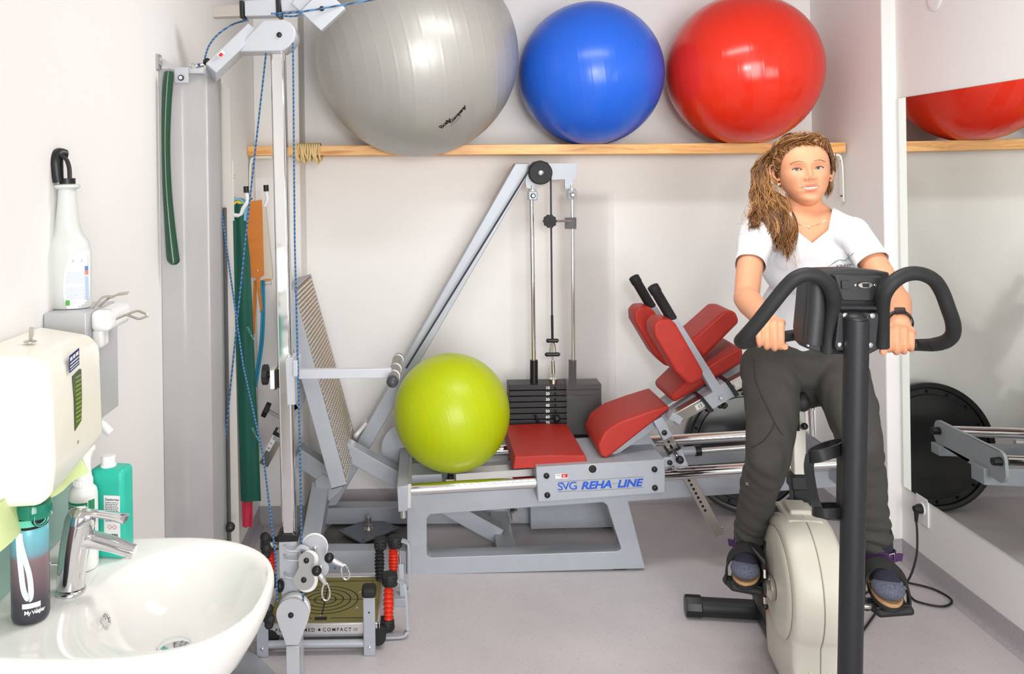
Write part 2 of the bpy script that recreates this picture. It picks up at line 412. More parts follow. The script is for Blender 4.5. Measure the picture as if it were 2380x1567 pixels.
# ------------------------------------------------------------------ exercise balls
def ball(name, label, c, R, axis, material, floor_z=None, rings=20, wall=True, ridge=0.0012, clampfn=None, plug=None, ext=None):
    c = Vector(c); prof = []
    N = 340
    for i in range(N + 1):
        t = math.pi * i / N
        deg = math.degrees(t); k = 0.0
        if 9 < deg < 171:
            ph = (deg / (180.0 / rings)) % 1.0
            k = math.exp(-((ph - .5) / .07) ** 2)
        rr = R * (1 + ridge * k); prof.append((max(rr * math.sin(t), 0), -rr * math.cos(t)))
    prof[0] = (0, prof[0][1]); prof[-1] = (0, prof[-1][1])
    m = MB(); m.lathe(prof, (0, 0, 0), axis, 96)
    out = []
    for p in m.v:
        q = p + c
        if floor_z is not None and q.z < floor_z: q.z = floor_z
        if clampfn: q = clampfn(q)
        if wall and q.y > YB - .002: q.y = YB - .002
        out.append(q)
    m.v = out
    o = m.build(name, material, None, smooth=60)
    tag(o, label, 'exercise ball', 'large exercise balls')
    if plug:
        d = Vector(plug).normalized(); pm = MB(); pm.lathe([(0, 0), (.016, 0), (.016, .002), (.012, .004), (.005, .004), (.004, .001), (0, .001)], c + d * (R - .001), d, 20)
        pm.build('valve_plug', material, o)
    return o
M_SILVER = mat('silver_vinyl', (176, 174, 169), 0.36, metal=0.25, spec=0.5, bump=0.05, bscale=500)
M_BLUE = mat('blue_vinyl', (36, 98, 212), 0.27, spec=0.5)
M_RED = mat('red_vinyl', (224, 46, 24), 0.2, spec=0.55)
M_LIME = mat('lime_vinyl', (178, 194, 8), 0.36, spec=0.45)
cS = P(969, 130, 3.612); RS = 0.434
def clampS(q):
    if q.y > YS - .008 and q.z < shelf_z(q.x) + .003: q.z = shelf_z(q.x) + .003
    return q
SB_ = ball('exercise_ball', 'large silver grey exercise ball on the left of the shelf', cS, RS, (-.95, -.28, -.2), M_SILVER, None, 22, ridge=.0018, clampfn=clampS)
SB_['label'] = 'biggest exercise ball, silver grey with black lettering, on the shelf'
cB = P(1372, 172, 3.738); RB_ = 0.319
BB_ = ball('exercise_ball', 'shiny royal blue exercise ball between the silver and red balls', cB, RB_, (.98, -.1, .12), M_BLUE, shelf_z(cB.x) + .001, 20, plug=(.42, -.86, .30))
cR = P(1727, 163, 3.715); RR_ = 0.332
RB2 = ball('exercise_ball', 'glossy red exercise ball at the right end of the shelf', cR, RR_, (.97, -.2, .1), M_RED, shelf_z(cR.x) + .001, 20)
# lettering on the silver ball
M_INK = mat('black_ink', (22, 20, 20), 0.5)
def on_sphere(c, R, off=0.0015):
    def f(p):
        d = (p - c).normalized(); return c + d * (R + off)
    return f
m = MB(); o0 = P(1047, 352, 3.27); tx = (P(1078, 292, 3.27) - o0).normalized(); ty = V(tx.z, 0, -tx.x) * -1
fs_ = on_sphere(cS, RS)
put_text(m, 'Body', o0 + ty * .006, tx, ty, 0.044, fn=fs_, shear=.35, bold=.0008, spacing=.85)
put_text(m, 'Company', o0 + tx * .052 - ty * .012, tx, ty, 0.036, fn=fs_, shear=.3, bold=.0014, spacing=.8)
put_bars(m, o0 + tx * .03 - ty * .034, tx, ty, .085, .0035, 3, fn=fs_)
# leaf strokes of the emblem
for a_, l_ in ((.7, .026), (1.25, .024)):
    st = o0 + tx * .044 + ty * .004; di = tx * math.cos(a_) + ty * math.sin(a_)
    m.tube([fs_(st + di * l_ * k / 6) for k in range(7)], [.0006 + .0016 * k / 6 for k in range(7)], 6)
m.build('lettering', M_INK, SB_, smooth=0)
# ------------------------------------------------------------------ leg press machine
M_GREY = mat('grey_powder_coat', (172, 177, 185), 0.42, metal=0.15, bump=0.12, bscale=700, var=0.03, vscale=25)
M_CHROME = mat('chrome', (232, 232, 232), 0.07, metal=1.0, var=0.01)
M_STEEL = mat('brushed_steel', (196, 190, 182), 0.3, metal=0.9, var=0.05, vscale=40, stretch=(1, 1, 20))
M_ALU = mat('aluminium', (214, 214, 212), 0.3, metal=0.7)
M_BLACK = mat('black_plastic', (24, 24, 26), 0.38)
M_RUBBER = mat('black_rubber', (30, 30, 31), 0.62, bump=0.15, bscale=300)
M_PAD = mat('red_leatherette', (176, 42, 30), 0.46, bump=0.35, bscale=650, var=0.06, vscale=30)
M_SEAM = mat('red_piping', (206, 52, 36), 0.5)
M_HOLE = mat('dark_hole', (12, 12, 13), 0.8)
M_STICK = mat('sticker_white', (240, 240, 240), 0.5)
M_STICK_RED = mat('sticker_red', (205, 30, 34), 0.5)
M_BLUEINK = mat('blue_ink', (30, 86, 200), 0.5)
M_GREYINK = mat('grey_ink', (120, 122, 126), 0.5)
M_WHITEINK = mat('white_ink', (235, 235, 235), 0.5)
M_DARKGREY = mat('dark_grey_plastic', (58, 60, 66), 0.42)
def M_frost():
    m = mat('frosted_sheet', (244, 243, 243), 0.30, trans=0.96, ior=1.06, spec=0.3); return m
M_FROST = M_frost()

LP = thing('leg_press', (0.45, 3.45, 0), 'grey leg press machine with red cushions below the ball shelf', 'exercise machine')
bf = MB()
prismY(bf, [(946, 1338), (1500, 1322), (1460, 1166), (1945, 1133), (1945, 1094), (946, 1150)], 3.35, 3.35, 3.43,
       [[(992, 1206), (1000, 1196), (1402, 1168), (1411, 1174), (1444, 1276), (1438, 1282), (1000, 1297), (992, 1290)]])
# floor rails that run back and to the left
bf.bounds(.285, .365, 3.43, 3.86, 0.012, .066)
prismY(bf, [(738, 1345), (946, 1340), (946, 1284), (742, 1284)], 3.36, 3.37, 3.44)
prismY(bf, [(748, 1209), (1240, 1207), (1240, 1170), (752, 1171)], 3.85, 3.80, 3.88)
FR = bf.build('base_frame', M_GREY, LP, bevel=.003)
for u, v in ((1440, 1325), (975, 1339)):
    q = P(u, v, 3.37); MB().bounds(q.x - .027, q.x + .027, 3.365, 3.415, 0, .012).build('rubber_foot', M_RUBBER, FR)
# rear half of the frame, seen beyond the rails
rf = MB(); prismY(rf, [(1000, 1152), (1945, 1096), (1945, 1122), (1000, 1184)], 3.35, 3.64, 3.70); rf.build('rear_rail_beam', M_GREY, LP, bevel=.003)
# slide rails
r0, r1 = P(955, 1138, 3.28), P(1942, 1078, 3.28)
for yy in (3.28, 3.67):
    a, b = V(r0.x, yy, r0.z), V(r1.x, yy, r1.z); MB().cyl(a, b, .0228, n=28).build('slide_rail', M_CHROME, LP, smooth=40)
# end plates
m = MB(); prismY(m, [(923, 1131), (948, 1128), (947, 1187), (926, 1190)], 3.255, 3.25, 3.70); E1 = m.build('end_plate', M_GREY, LP, bevel=.003)
m = MB(); prismY(m, [(948, 1126), (956, 1126), (955, 1182), (947, 1184)], 3.26, 3.262, 3.69); m.build('end_plate_shim', M_ALU, E1, bevel=.001)
q = P(937, 1196, 3.28); MB().cyl(q - V(0, 0, .012), q + V(0, 0, .02), .011).build('end_plate_bolt', M_ALU, E1)
e = r1.x + .006; zc = r1.z
arc = lambda cy, cz, r, a0, a1: [V(e, cy + r * math.cos(math.radians(a)), cz + r * math.sin(math.radians(a))) for a in range(a0, a1 + 1, 15)]
m = MB(); m.prism(arc(3.29, zc - .045, .04, 180, 270) + arc(3.67, zc - .02, .04, 270, 360) + arc(3.67, zc + .01, .035, 0, 90) + arc(3.29, zc + .005, .035, 90, 180), (.014, 0, 0))
E2 = m.build('end_plate', M_GREY, LP, bevel=.002)
for yy in (3.28, 3.67): MB().cyl(V(e + .013, yy, zc), V(e + .045, yy, zc), .017, .015).build('rail_cap', M_BLACK, E2)
# centre bar, stop block and bump stop between the rails
m = MB(); prismY(m, [(1058, 1098), (1250, 1085), (1250, 1106), (1058, 1118)], 3.42, 3.40, 3.47); m.build('centre_bar', M_ALU, LP, bevel=.002)
m = MB(); prismY(m, [(956, 1097), (1026, 1094), (1029, 1120), (956, 1124)], 3.40, 3.36, 3.50); m.build('stop_block', M_GREY, LP, bevel=.003)
q = P(1047, 1112, 3.38); m = MB(); m.lathe([(0, 0), (.013, 0), (.013, .012), (.009, .014), (.013, .02), (.012, .03), (.006, .036), (0, .037)], q, (0, 0, 1), 16); m.build('bump_stop', M_RUBBER, LP)
q = P(1046, 1121, 3.38); MB().bounds(q.x - .017, q.x + .017, 3.365, 3.395, q.z - .004, q.z + .016).build('stop_foot', M_STEEL, LP)

# carriage with its cover plate and print
m = MB(); prismY(m, [(1246, 1086), (1545, 1068), (1547, 1145), (1250, 1167)], 3.245, 3.245, 3.56)
CA = m.build('carriage', M_GREY, LP, bevel=.003)
fy = 3.2445
def at_cov(u, v, off=0.0): q = P(u, v, 3.245); return V(q.x, fy - off, q.z)
for u, v in ((1270, 1106), (1272, 1151), (1521, 1091), (1522, 1134)):
    dome(MB(), at_cov(u, v), (0, -1, 0), .0115, .009).build('screw_cap', M_BLACK, CA)
m = MB(); m.lathe([(0, 0), (.0185, 0), (.0185, .0015), (.0155, .0015), (.0155, .001), (0, .001)], at_cov(1377, 1090), (0, -1, 0), 24); m.build('cap_ring', M_ALU, CA)
m = MB(); m.lathe([(0, 0), (.0155, 0), (.0155, .002), (0, .0025)], at_cov(1377, 1090), (0, -1, 0), 24); m.build('cap_disc', M_BLACK, CA)
ex = (at_cov(1495, 1127) - at_cov(1296, 1139)).normalized(); ez = V(-ex.z, 0, ex.x)
m = MB(); put_text(m, 'SVG', at_cov(1296, 1140, .0006), ex, ez, .0425, spacing=.84, bold=.0003, sx=1.12); m.build('lettering', M_BLUEINK, CA, smooth=0); m = MB()
put_text(m, 'REHA', at_cov(1350, 1137.5, .0006), ex, ez, .040, shear=.28, bold=.0013, spacing=.97, sx=1.2); m.build('lettering', M_BLUEINK, CA, smooth=0); m = MB()
put_text(m, 'LINE', at_cov(1434, 1133.0, .0006), ex, ez, .040, shear=.28, bold=.0013, spacing=.97, sx=1.2)
m.build('lettering', M_BLUEINK, CA, smooth=0)
m = MB()
for (a, b) in (((1297, 1120), (1495, 1108)), ((1342, 1142), (1495, 1133)), ((1422, 1124.5), (1436, 1123.7))):
    m.beam(at_cov(*a, .0003), at_cov(*b, .0003), .0004, .0012)
put_bars(m, at_cov(1297, 1144, .0006), ex, ez, .072, .0025, 4)
m.build('print_lines', M_GREYINK, CA, smooth=0)
m = MB()
def quad(mb, pts, mi=0): mb.add(pts, [(0, 1, 2, 3)], mi)
quad(m, [at_cov(*p, .0006) for p in ((1291, 1113), (1320, 1111.5), (1319, 1101), (1291, 1102))], 0)
quad(m, [at_cov(*p, .0009) for p in ((1305, 1110.5), (1319, 1109.8), (1319, 1101.5), (1305, 1102.3))], 1)
put_text(m, 'TUV', at_cov(1293, 1107.5, .0012), ex, ez, .009, mi=2)
put_text(m, '25', at_cov(1308, 1108.5, .0012), ex, ez, .0095, mi=0, bold=.0003)
m.build('inspection_sticker', [M_STICK, M_STICK_RED, M_INK], CA, smooth=0)

# red cushions
def pad(name, px, dref, y0, y1, bev=.018, label=None, crown=0.0):
    m = MB(); prismY(m, px, dref, y0, y1); o = m.build(name, M_PAD, LP, bevel=bev, segs=4, smooth=50)
    return tag(o, label)
pad('seat_cushion', [(1197, 1061), (1282, 1057), (1360, 1058), (1367, 1080), (1192, 1089)], 3.28, 3.275, 3.69, .019, 'flat red seat cushion')
pad('lumbar_cushion', [(1409, 1065), (1394, 1058), (1389, 1035), (1404, 1004), (1440, 979), (1490, 961), (1551, 942), (1557, 950), (1490, 1002), (1427, 1052)], 3.30, 3.295, 3.57, .018, 'red wedge shaped lumbar cushion')
pad('back_cushion', [(1557, 922), (1567, 939), (1730, 843), (1727, 806), (1600, 880)], 3.30, 3.30, 3.54, .016, 'long red back cushion')
pad('head_cushion', [(1597, 798), (1632, 835), (1719, 748), (1708, 722), (1682, 722)], 3.34, 3.33, 3.53, .017, 'red tilted head cushion')
SP = [(1512, 752), (1524, 739), (1550, 737), (1563, 748), (1626, 857), (1624, 874), (1601, 887), (1588, 884), (1562, 857), (1514, 776)]
for off in (0, .29):
    m = MB(); m.prism([XZ(u, v, 3.2, 3.155 + off) for u, v in SP], (0, .115, 0)); m.build('shoulder_cushion', M_PAD, LP, bevel=.024, segs=5, smooth=50)
# carrying arms with handles
AR = [(1555, 743), (1572, 739), (1668, 892), (1681, 885), (1704, 916), (1650, 949), (1625, 923), (1652, 908)]
for off in (0, .29):
    m = MB(); m.prism([XZ(u, v, 3.24, 3.215 + off) for u, v in AR], (0, .05, 0)); arm = m.build('shoulder_arm', M_GREY, LP, bevel=.002)
    d = V(0, off, 0); a, b = P(1562, 742, 3.24) + d, P(1516, 664, 3.24) + d
    m = MB(); L = (b - a).length; m.lathe([(0, 0), (.0205, 0), (.0205, L * .78), (.0225, L * .8), (.0225, L * .98), (.018, L), (0, L + .003)], a, b - a, 20); m.build('handle_grip', M_RUBBER, arm)
    if not off:
        q = P(1669, 920, 3.24); MB().lathe([(0, 0), (.009, 0), (.009, .004), (.006, .008), (0, .008)], V(q.x, 3.214, q.z), (0, -1, 0), 16).build('arm_bolt', M_CHROME, arm)
        m = MB(); prismY(m, [(1621, 920), (1627, 917), (1654, 950), (1647, 954)], 3.24, 3.21, 3.29); m.build('arm_bush', M_BLACK, arm)
        m = MB(); prismY(m, [(1680, 881), (1687, 879), (1712, 913), (1703, 919)], 3.24, 3.21, 3.29); m.build('arm_bush', M_BLACK, arm)
        q = P(1678, 940, 3.27); m = MB(); m.cyl(P(1675, 930, 3.27), q, .008); 
        for k in range(5):
            an = k * 2 * math.pi / 5; m.sphere(q + V(.012 * math.cos(an), .012 * math.sin(an), -.004), .011, 10, 6)
        m.build('arm_knob', M_BLACK, arm)
m = MB(); m.strap([P(1640, 848, 3.42), P(1654, 826, 3.42)], .03, .008, (0, 1, 0)); m.build('head_bracket', M_GREY, LP)
# back rest frame
m = MB()
for yy in (3.37, 3.50): m.beam(V(*(XZ(1418, 1058, 3.35, yy))), V(*(XZ(1740, 842, 3.35, yy))), .035, .03, (0, 1, 0))
m.beam(XZ(1366, 1062, 3.45, 3.45), XZ(1420, 1030, 3.45, 3.45), .22, .012)
m.build('back_rest_frame', M_GREY, LP, bevel=.002)
m = MB(); m.beam(P(1562, 974, 3.27), P(1740, 872, 3.27), .045, .044); AT = m.build('adjust_tube', M_STEEL, LP, bevel=.003)
m = MB(); m.beam(P(1556, 962, 3.268), P(1580, 976, 3.268), .05, .03); m.build('tube_end', M_GREY, AT, bevel=.002)
m = MB(); n_ = (P(1740, 872, 3.27) - P(1562, 974, 3.27)).normalized(); up_ = V(-n_.z, 0, n_.x)
for u, v, t in ((1627, 944, '13'), (1708, 896, '5')):
    q = V(P(u, v, 3.245).x, 3.2465, P(u, v, 3.245).z); m.add([q - n_ * .018 - up_ * .011, q + n_ * .018 - up_ * .011, q + n_ * .018 + up_ * .011, q - n_ * .018 + up_ * .011], [(0, 1, 2, 3)], 0)
    put_text(m, t, q - n_ * .009 - up_ * .007 - V(0, .0006, 0), n_, up_, .018, mi=1, bold=.0002)
m.build('scale_label', [M_STICK, M_INK], AT, smooth=0)
# support strut with holes
s0, s1 = P(1538, 985, 3.325), P(1673, 1245, 3.325)
m = MB(); m.beam(P(1541, 1000, 3.325), s1, .012, .041); ST = m.build('strut', M_STEEL, LP, bevel=.002)
for u, v in [(1553, 1026), (1558, 1036)] + [(1600.5 + 5.3 * k, 1116 + 9.9 * k) for k in range(8)]:
    q = P(u, v, 3.325); MB().lathe([(0, 0), (.0052, 0), (.0052, .0006), (0, .0006)], V(q.x, 3.3188, q.z), (0, -1, 0), 12).build('hole', M_HOLE, ST, smooth=0)
m = MB(); m.lathe([(0, 0), (.006, 0), (.006, .01), (0, .01)], P(1676, 1229, 3.325), (1, -.2, .4), 10); m.build('stop_screw', M_CHROME, ST)
m = MB(); m.beam(P(1527, 972, 3.31), P(1551, 1016, 3.31), .03, .04); m.build('strut_fork', M_GREY, LP, bevel=.002)
dome(MB(), P(1544, 1006, 3.295), (0, -1, 0), .011).build('fork_cap', M_BLACK, LP)
m = MB(); prismY(m, [(1553, 1052), (1581, 1037), (1600, 1083), (1568, 1089)], 3.3, 3.295, 3.355); CL = m.build('strut_clamp', M_GREY, LP, bevel=.003)
m = MB(); prismY(m, [(1551, 1049), (1579, 1035), (1582, 1041), (1554, 1056)], 3.3, 3.288, 3.36); m.build('clamp_collar', M_BLACK, CL, bevel=.002)
m = MB(); m.cyl(P(1571, 1057, 3.29), P(1577, 1065, 3.25), .011, .009); m.build('clamp_pin', M_CHROME, CL)
MB().sphere(P(1580, 1069, 3.235), .0158).build('clamp_knob', M_BLACK, CL)
m = MB(); prismY(m, [(1541, 1066), (1562, 1062), (1568, 1070), (1566, 1084), (1541, 1088)], 3.29, 3.29, 3.31); m.build('pivot_plate', M_GREY, LP, bevel=.004)
dome(MB(), P(1557, 1076, 3.287), (0, -1, 0), .0105).build('pivot_cap', M_BLACK, LP)
m = MB(); m.cyl(P(1560, 1052, 3.46), P(1622, 1047, 3.46), .018); m.build('lock_sleeve', M_GREY, LP)
m = MB(); m.cyl(P(1615, 1048, 3.46), P(1628, 1047, 3.46), .022); m.build('lock_collar', M_BLACK, LP)
m = MB(); m.cyl(P(1625, 1048, 3.46), P(1800, 1035, 3.46), .010); m.build('lock_rod', M_ALU, LP)
m = MB(); prismY(m, [(1435, 1040), (1500, 1000), (1545, 1068), (1400, 1076)], 3.45, 3.43, 3.47); m.build('carriage_cheek', M_GREY, LP, bevel=.003)

# weight tower: long diagonal beam, head bracket, pulley
m = MB(); prismY(m, [(1196, 380), (1240, 380), (1231, 398), (784, 1168), (746, 1172)], 3.80, 3.765, 3.845); m.build('diagonal_beam', M_GREY, LP, bevel=.003)
m = MB(); prismY(m, [(1228, 380), (1339, 379), (1339, 416), (1332, 418), (1331, 439), (1312, 439), (1311, 417), (1243, 420), (1243, 439), (1222, 437), (1220, 421)], 3.765, 3.752, 3.767)
HB = m.build('head_bracket', M_GREY, LP, bevel=.001)
for u, v in ((1238.5, 455), (1330, 453)):
    q = P(u, v, 3.74); m = MB(); m.box(q + V(0, .01, .0), (.042, .03, .042)); c_ = m.build('rod_clamp', M_GREY, HB, bevel=.006, segs=3)
    m = MB(); m.lathe([(0, 0), (.011, 0), (.011, .004), (.007, .006), (0, .006)], q + V(0, -.005, 0), (0, -1, 0), 16); m.build('clamp_bolt', M_BLACK, c_)
    m = MB(); m.lathe([(0, .004), (.006, .004), (.006, .009), (0, .009)], q + V(0, -.005, 0), (0, -1, 0), 16); m.build('bolt_core', M_CHROME, c_)
    m = MB(); m.lathe([(0, 0), (.018, 0), (.018, .008), (.006, .01), (.006, .024), (0, .025)], q + V(0, .01, .02), (0, 0, 1), 16); m.build('clamp_nut', M_ALU, c_)
q = P(1256, 402, 3.72)
m = MB(); m.lathe([(0, 0), (.046, 0), (.052, .003), (.052, .006), (.044, .013), (.052, .020), (.052, .023), (.048, .026), (0, .026)], q + V(0, .012, 0), (0, -1, 0), 40); PU = m.build('pulley', M_RUBBER, LP)
m = MB(); m.lathe([(0, .0), (.0115, .0), (.0115, .006), (.008, .008), (0, .008)], q + V(0, -.014, 0), (0, -1, 0), 18); m.build('pulley_bolt', M_CHROME, PU)
# steel cable up the beam, over the pulley and down to the weights
m = MB(); cp = [P(944, 856, 3.72), P(1228, 398, 3.72), P(1230, 388, 3.72), P(1240, 378, 3.72), P(1256, 374.5, 3.72), P(1272, 380, 3.72), P(1279.5, 392, 3.72), P(1280, 410, 3.72), P(1283, 735, 3.745)]
m.tube(cp, .0042, 8); m.build('cable', M_DARKGREY, LP)
m = MB(); m.cyl(P(1283, 733, 3.745), P(1284, 795, 3.745), .006, .0055); m.build('cable_sleeve', M_BLACK, LP)
# turnbuckle linkage
LK = MB(); LK.cyl(P(1283.5, 786, 3.745), P(1284, 826, 3.745), .0045); LK.tube([P(1278, 812, 3.745), P(1279, 800, 3.745), P(1284, 794, 3.745), P(1289, 800, 3.745), P(1291, 812, 3.745), P(1291, 827, 3.745)], .003, 8)
LK.tube([P(1278, 808, 3.745), P(1277, 828, 3.745)], .003, 8); LK.cyl(P(1284, 824, 3.745), P(1285, 842, 3.745), .004); LK.cyl(P(1285, 838, 3.745), P(1286, 868, 3.745), .0085); LK.cyl(P(1286, 866, 3.745), P(1286, 880, 3.745), .004)
LK.lathe([(0, 0), (.018, 0), (.018, .022), (.012, .026), (0, .026)], P(1286, 892, 3.745), (0, 0, 1), 20)
LK = LK.build('turnbuckle', M_CHROME, LP)
for u, v, r_ in ((1284, 792, .028), (1284, 824, .034)):
    m = MB(); q = P(u, v, 3.74); m.tube([q - V(r_, 0, 0), q - V(r_ * .8, 0, 0), q - V(.01, 0, 0), q + V(.01, 0, 0), q + V(r_ * .8, 0, 0), q + V(r_, 0, 0)], [.004, .0095, .009, .009, .0095, .004], 12); m.build('wing_knob', M_BLACK, LK)
# guide rods
for u0, u1, vt in ((1235.5, 1241, 462), (1330, 1330.5, 460)):
    a, b = P(u0, vt, 3.755), P(u1, 893, 3.755); b = V(b.x, b.y, .1); MB().cyl(a, b, .0105, n=18).build('guide_rod', M_CHROME, LP)
    c0, c1 = P(u1, 837, 3.755), P(u1, 897, 3.755); MB().cyl(c0, V(c1.x, c1.y, c1.z), .0175, n=18).build('rod_sleeve', M_BLACK, LP)
# lobed knob with its rod
def lobed_knob(name, c, ax, r, t, m_, parent, lobes=10, depth=.06):
    x, y, a = frame_from(ax); pts = []
    for k in range(lobes * 6):
        an = 2 * math.pi * k / (lobes * 6); rr = r * (1 + depth * math.cos(lobes * an)); pts.append(Vector(c) + x * rr * math.cos(an) + y * rr * math.sin(an))
    m = MB(); m.prism(pts, a * t); return m.build(name, m_, parent, bevel=t * .12, smooth=40)
q = P(1277, 514, 3.70); lobed_knob('tower_knob', q, (0, -1, 0), .0285, .022, M_RUBBER, LP)
MB().cyl(P(1287, 514, 3.705), P(1330, 514, 3.74), .005).build('knob_rod', M_STEEL, LP)
q = P(1326, 519, 3.745); MB().box(q, (.05, .02, .05)).build('rod_block', M_DARKGREY, LP, bevel=.003)
# weight stack
M_WEIGHT = mat('black_weight_plate', (34, 35, 37), 0.45, bump=0.2, bscale=400)
tl, tr = P(1183, 896.5, 3.72), P(1398, 892, 3.72); zt = (tl.z + tr.z) / 2; hgt = .0258; WP = None; NW = 20
m0 = MB(); m0.bounds(tl.x, tr.x, 3.72, 3.825, zt - hgt + .0028, zt); WP = m0.build('weight_plate', M_WEIGHT, LP, bevel=.0025)
plates = [WP] + [moved_copy(WP, (0, 0, -hgt * k)) for k in range(1, NW)]
for k in range(9):
    zz = zt - hgt * k - hgt * .55; m = MB(); s_ = str(10 * (k + 1))
    q = P(1273, 900 + 13.2 * k, 3.718); put_text(m, s_, V(q.x, 3.7192, zz - .0055), (1, 0, 0), (0, 0, 1), .018, bold=.0005, align='CENTER'); m.build('number', M_WHITEINK, plates[k], smooth=0)
    m = MB(); m.lathe([(0, 0), (.0058, 0), (.0058, .0007), (0, .0007)], V(P(1290, 900, 3.718).x, 3.7203, zz), (0, -1, 0), 12); m.build('pin_hole', M_HOLE, plates[k], smooth=0)
m = MB(); q = P(1293, 971, 3.7); m.cyl(V(q.x, 3.72, q.z), V(q.x, 3.69, q.z), .008); m.sphere(V(q.x, 3.685, q.z), .017); m.build('selector_pin', M_BLACK, LP)
m = MB(); m.tube([P(1239, 964, 3.71), P(1243, 963, 3.71), P(1252, 985, 3.71), P(1262, 1010, 3.71)], .006, 8); m.build('pin_cord', M_BLACK, LP)
# frosted guard sheet and the base box of the tower
m = MB(); gp = [(1310, 3.66), (1335, 3.655), (1425, 3.66)]
t0 = [V(P(u, 443, y).x, y, P(u, 443, y).z) for u, y in gp]; b0 = [V(P(u + 8, 1010, y).x, y, P(u, 1010, y).z) for u, y in gp]
th = V(0, .003, 0); k = len(gp)
vsx = t0 + b0 + [p + th for p in t0] + [p + th for p in b0]; fsx = []
for i in range(k - 1): fsx += [(i, i + k, i + 1 + k, i + 1), (2 * k + i, 2 * k + i + 1, 3 * k + i + 1, 3 * k + i), (i, i + 1, 2 * k + i + 1, 2 * k + i), (k + i, 3 * k + i, 3 * k + i + 1, k + i + 1)]
fsx += [(0, 2 * k, 3 * k, k), (k - 1, 2 * k - 1, 4 * k - 1, 3 * k - 1)]
m.add(vsx, fsx); m.build('guard_sheet', M_FROST, LP, smooth=0)
m = MB(); prismY(m, [(1227, 1150), (1436, 1146), (1436, 1208), (1228, 1213)], 3.80, 3.72, 3.95); TB = m.build('tower_base', M_GREY, LP, bevel=.003)
for u in (1293, 1415): q = P(u, 1214, 3.8); MB().bounds(q.x - .035, q.x + .035, 3.76, 3.86, 0, .018).build('rubber_foot', M_RUBBER, TB)
m = MB(); prismY(m, [(1186, 1180), (1200, 1180), (1202, 1204), (1190, 1204)], 3.78, 3.74, 3.80); m.build('base_lug', M_ALU, TB)
MB().lathe([(0, 0), (.012, 0), (.012, .005), (0, .006)], P(1190, 1186, 3.73), (0, -1, 0), 14).build('base_lug_bolt', M_CHROME, TB)

# foot plate with raised tread
fpB, fpT = V(-.317, 0, .39), V(-.512, 0, 1.142); y0, y1 = 3.30, 3.82
ax = (fpT - fpB).normalized(); nr = V(ax.z, 0, -ax.x)       # nr points towards the seat
FPL = (fpT - fpB).length
m = MB(); m.beam(fpB + V(0, (y0 + y1) / 2, 0) - nr * .003, fpT + V(0, (y0 + y1) / 2, 0) - nr * .003, y1 - y0 - .008, .006); FP = m.build('foot_plate', M_STEEL, LP, bevel=.001)
tr_ = MB(); nrow, ncol = 46, 15
for i in range(nrow):
    for j in range(ncol):
        h = FPL * (i + .5) / nrow; yy = y0 + .012 + (y1 - y0 - .024) * (j + .5 + (.5 if i % 2 else 0) * .9) / (ncol + .5)
        c = fpB + ax * h + V(0, yy, 0); sg = .012; wd = .0085
        d1 = (ax * .9 + V(0, .5, 0)).normalized() * sg; d2 = nr.cross(d1).normalized() * wd * .5
        tr_.add([c - d1, c + d2, c + d1, c - d2, c + nr * .0065 - d1 * .15], [(0, 1, 4), (1, 2, 4), (2, 3, 4), (3, 0, 4)])
tag(tr_.build('tread_pattern', M_STEEL, FP, smooth=0), kind='stuff')
m = MB()
for yy in (y0 + .003, y1 - .003): m.beam(fpB + V(0, yy, 0) - nr * .03 - ax * .012, fpT + V(0, yy, 0) - nr * .03 + ax * .006, .006, .064)
m.beam(fpT + V(0, (y0 + y1) / 2, 0) - nr * .03 + ax * .003, fpT + V(0, (y0 + y1) / 2, 0) - nr * .03 + ax * .009, y1 - y0, .064)
m.beam(fpB + V(0, (y0 + y1) / 2, 0) - nr * .03 - ax * .012, fpB + V(0, (y0 + y1) / 2, 0) - nr * .03 - ax * .006, y1 - y0, .064)
m.build('foot_plate_rim', M_GREY, LP, bevel=.002)
# foot plate carrier: pivot, legs and adjuster
m = MB(); m.beam(P(748, 1130, 3.60), P(716, 1312, 3.38), .075, .085, (1, .0, 0)); m.beam(P(690, 1052, 3.58), P(775, 1108, 3.60), .08, .072); m.build('front_leg', M_GREY, LP, bevel=.003)
m = MB(); prismY(m, [(734, 1112), (752, 1095), (800, 1128), (768, 1160), (735, 1128)], 3.58, 3.55, 3.70); m.build('pivot_box', M_GREY, LP, bevel=.003)
m = MB(); m.beam(P(790, 1035, 3.60), P(1160, 1240, 3.60), .08, .068); m.build('cross_brace', M_GREY, LP, bevel=.003)
m = MB(); m.beam(P(715, 895, 3.55), P(645, 1022, 3.55), .05, .04); AD = m.build('angle_adjuster', M_GREY, LP, bevel=.002)
a, b = P(650, 1012, 3.55), P(614, 1078, 3.55); m = MB(); m.beam(a, b, .042, .041); m.build('scale_tube', M_STEEL, AD, bevel=.002)
m = MB(); m.beam(P(652, 1003, 3.55), P(648, 1011, 3.55), .056, .05); m.build('adjuster_collar', M_BLACK, AD)
m = MB(); ta = (a - b).normalized(); tn = V(ta.z, 0, -ta.x) * -1; fy2 = 3.5285
c = V(P(631, 1030, 3.53).x, fy2, P(631, 1030, 3.53).z); m.add([c - ta * .036 - tn * .010, c + ta * .036 - tn * .010, c + ta * .036 + tn * .010, c - ta * .036 + tn * .010], [(0, 1, 2, 3)], 0)
for i_, t_ in enumerate('876'): put_text(m, t_, c - ta * (.028 - .022 * i_) - tn * .006 - V(0, .0006, 0), ta, tn, .016, mi=1)
m.build('scale_label', [M_STICK, M_INK], AD, smooth=0)
lobed_knob('adjuster_knob', P(624, 955, 3.5), (-1, 0, .45), .03, .02, M_RUBBER, AD, 6, .08)
MB().cyl(P(624, 955, 3.5), P(652, 970, 3.53), .009).build('adjuster_stem', M_ALU, AD)
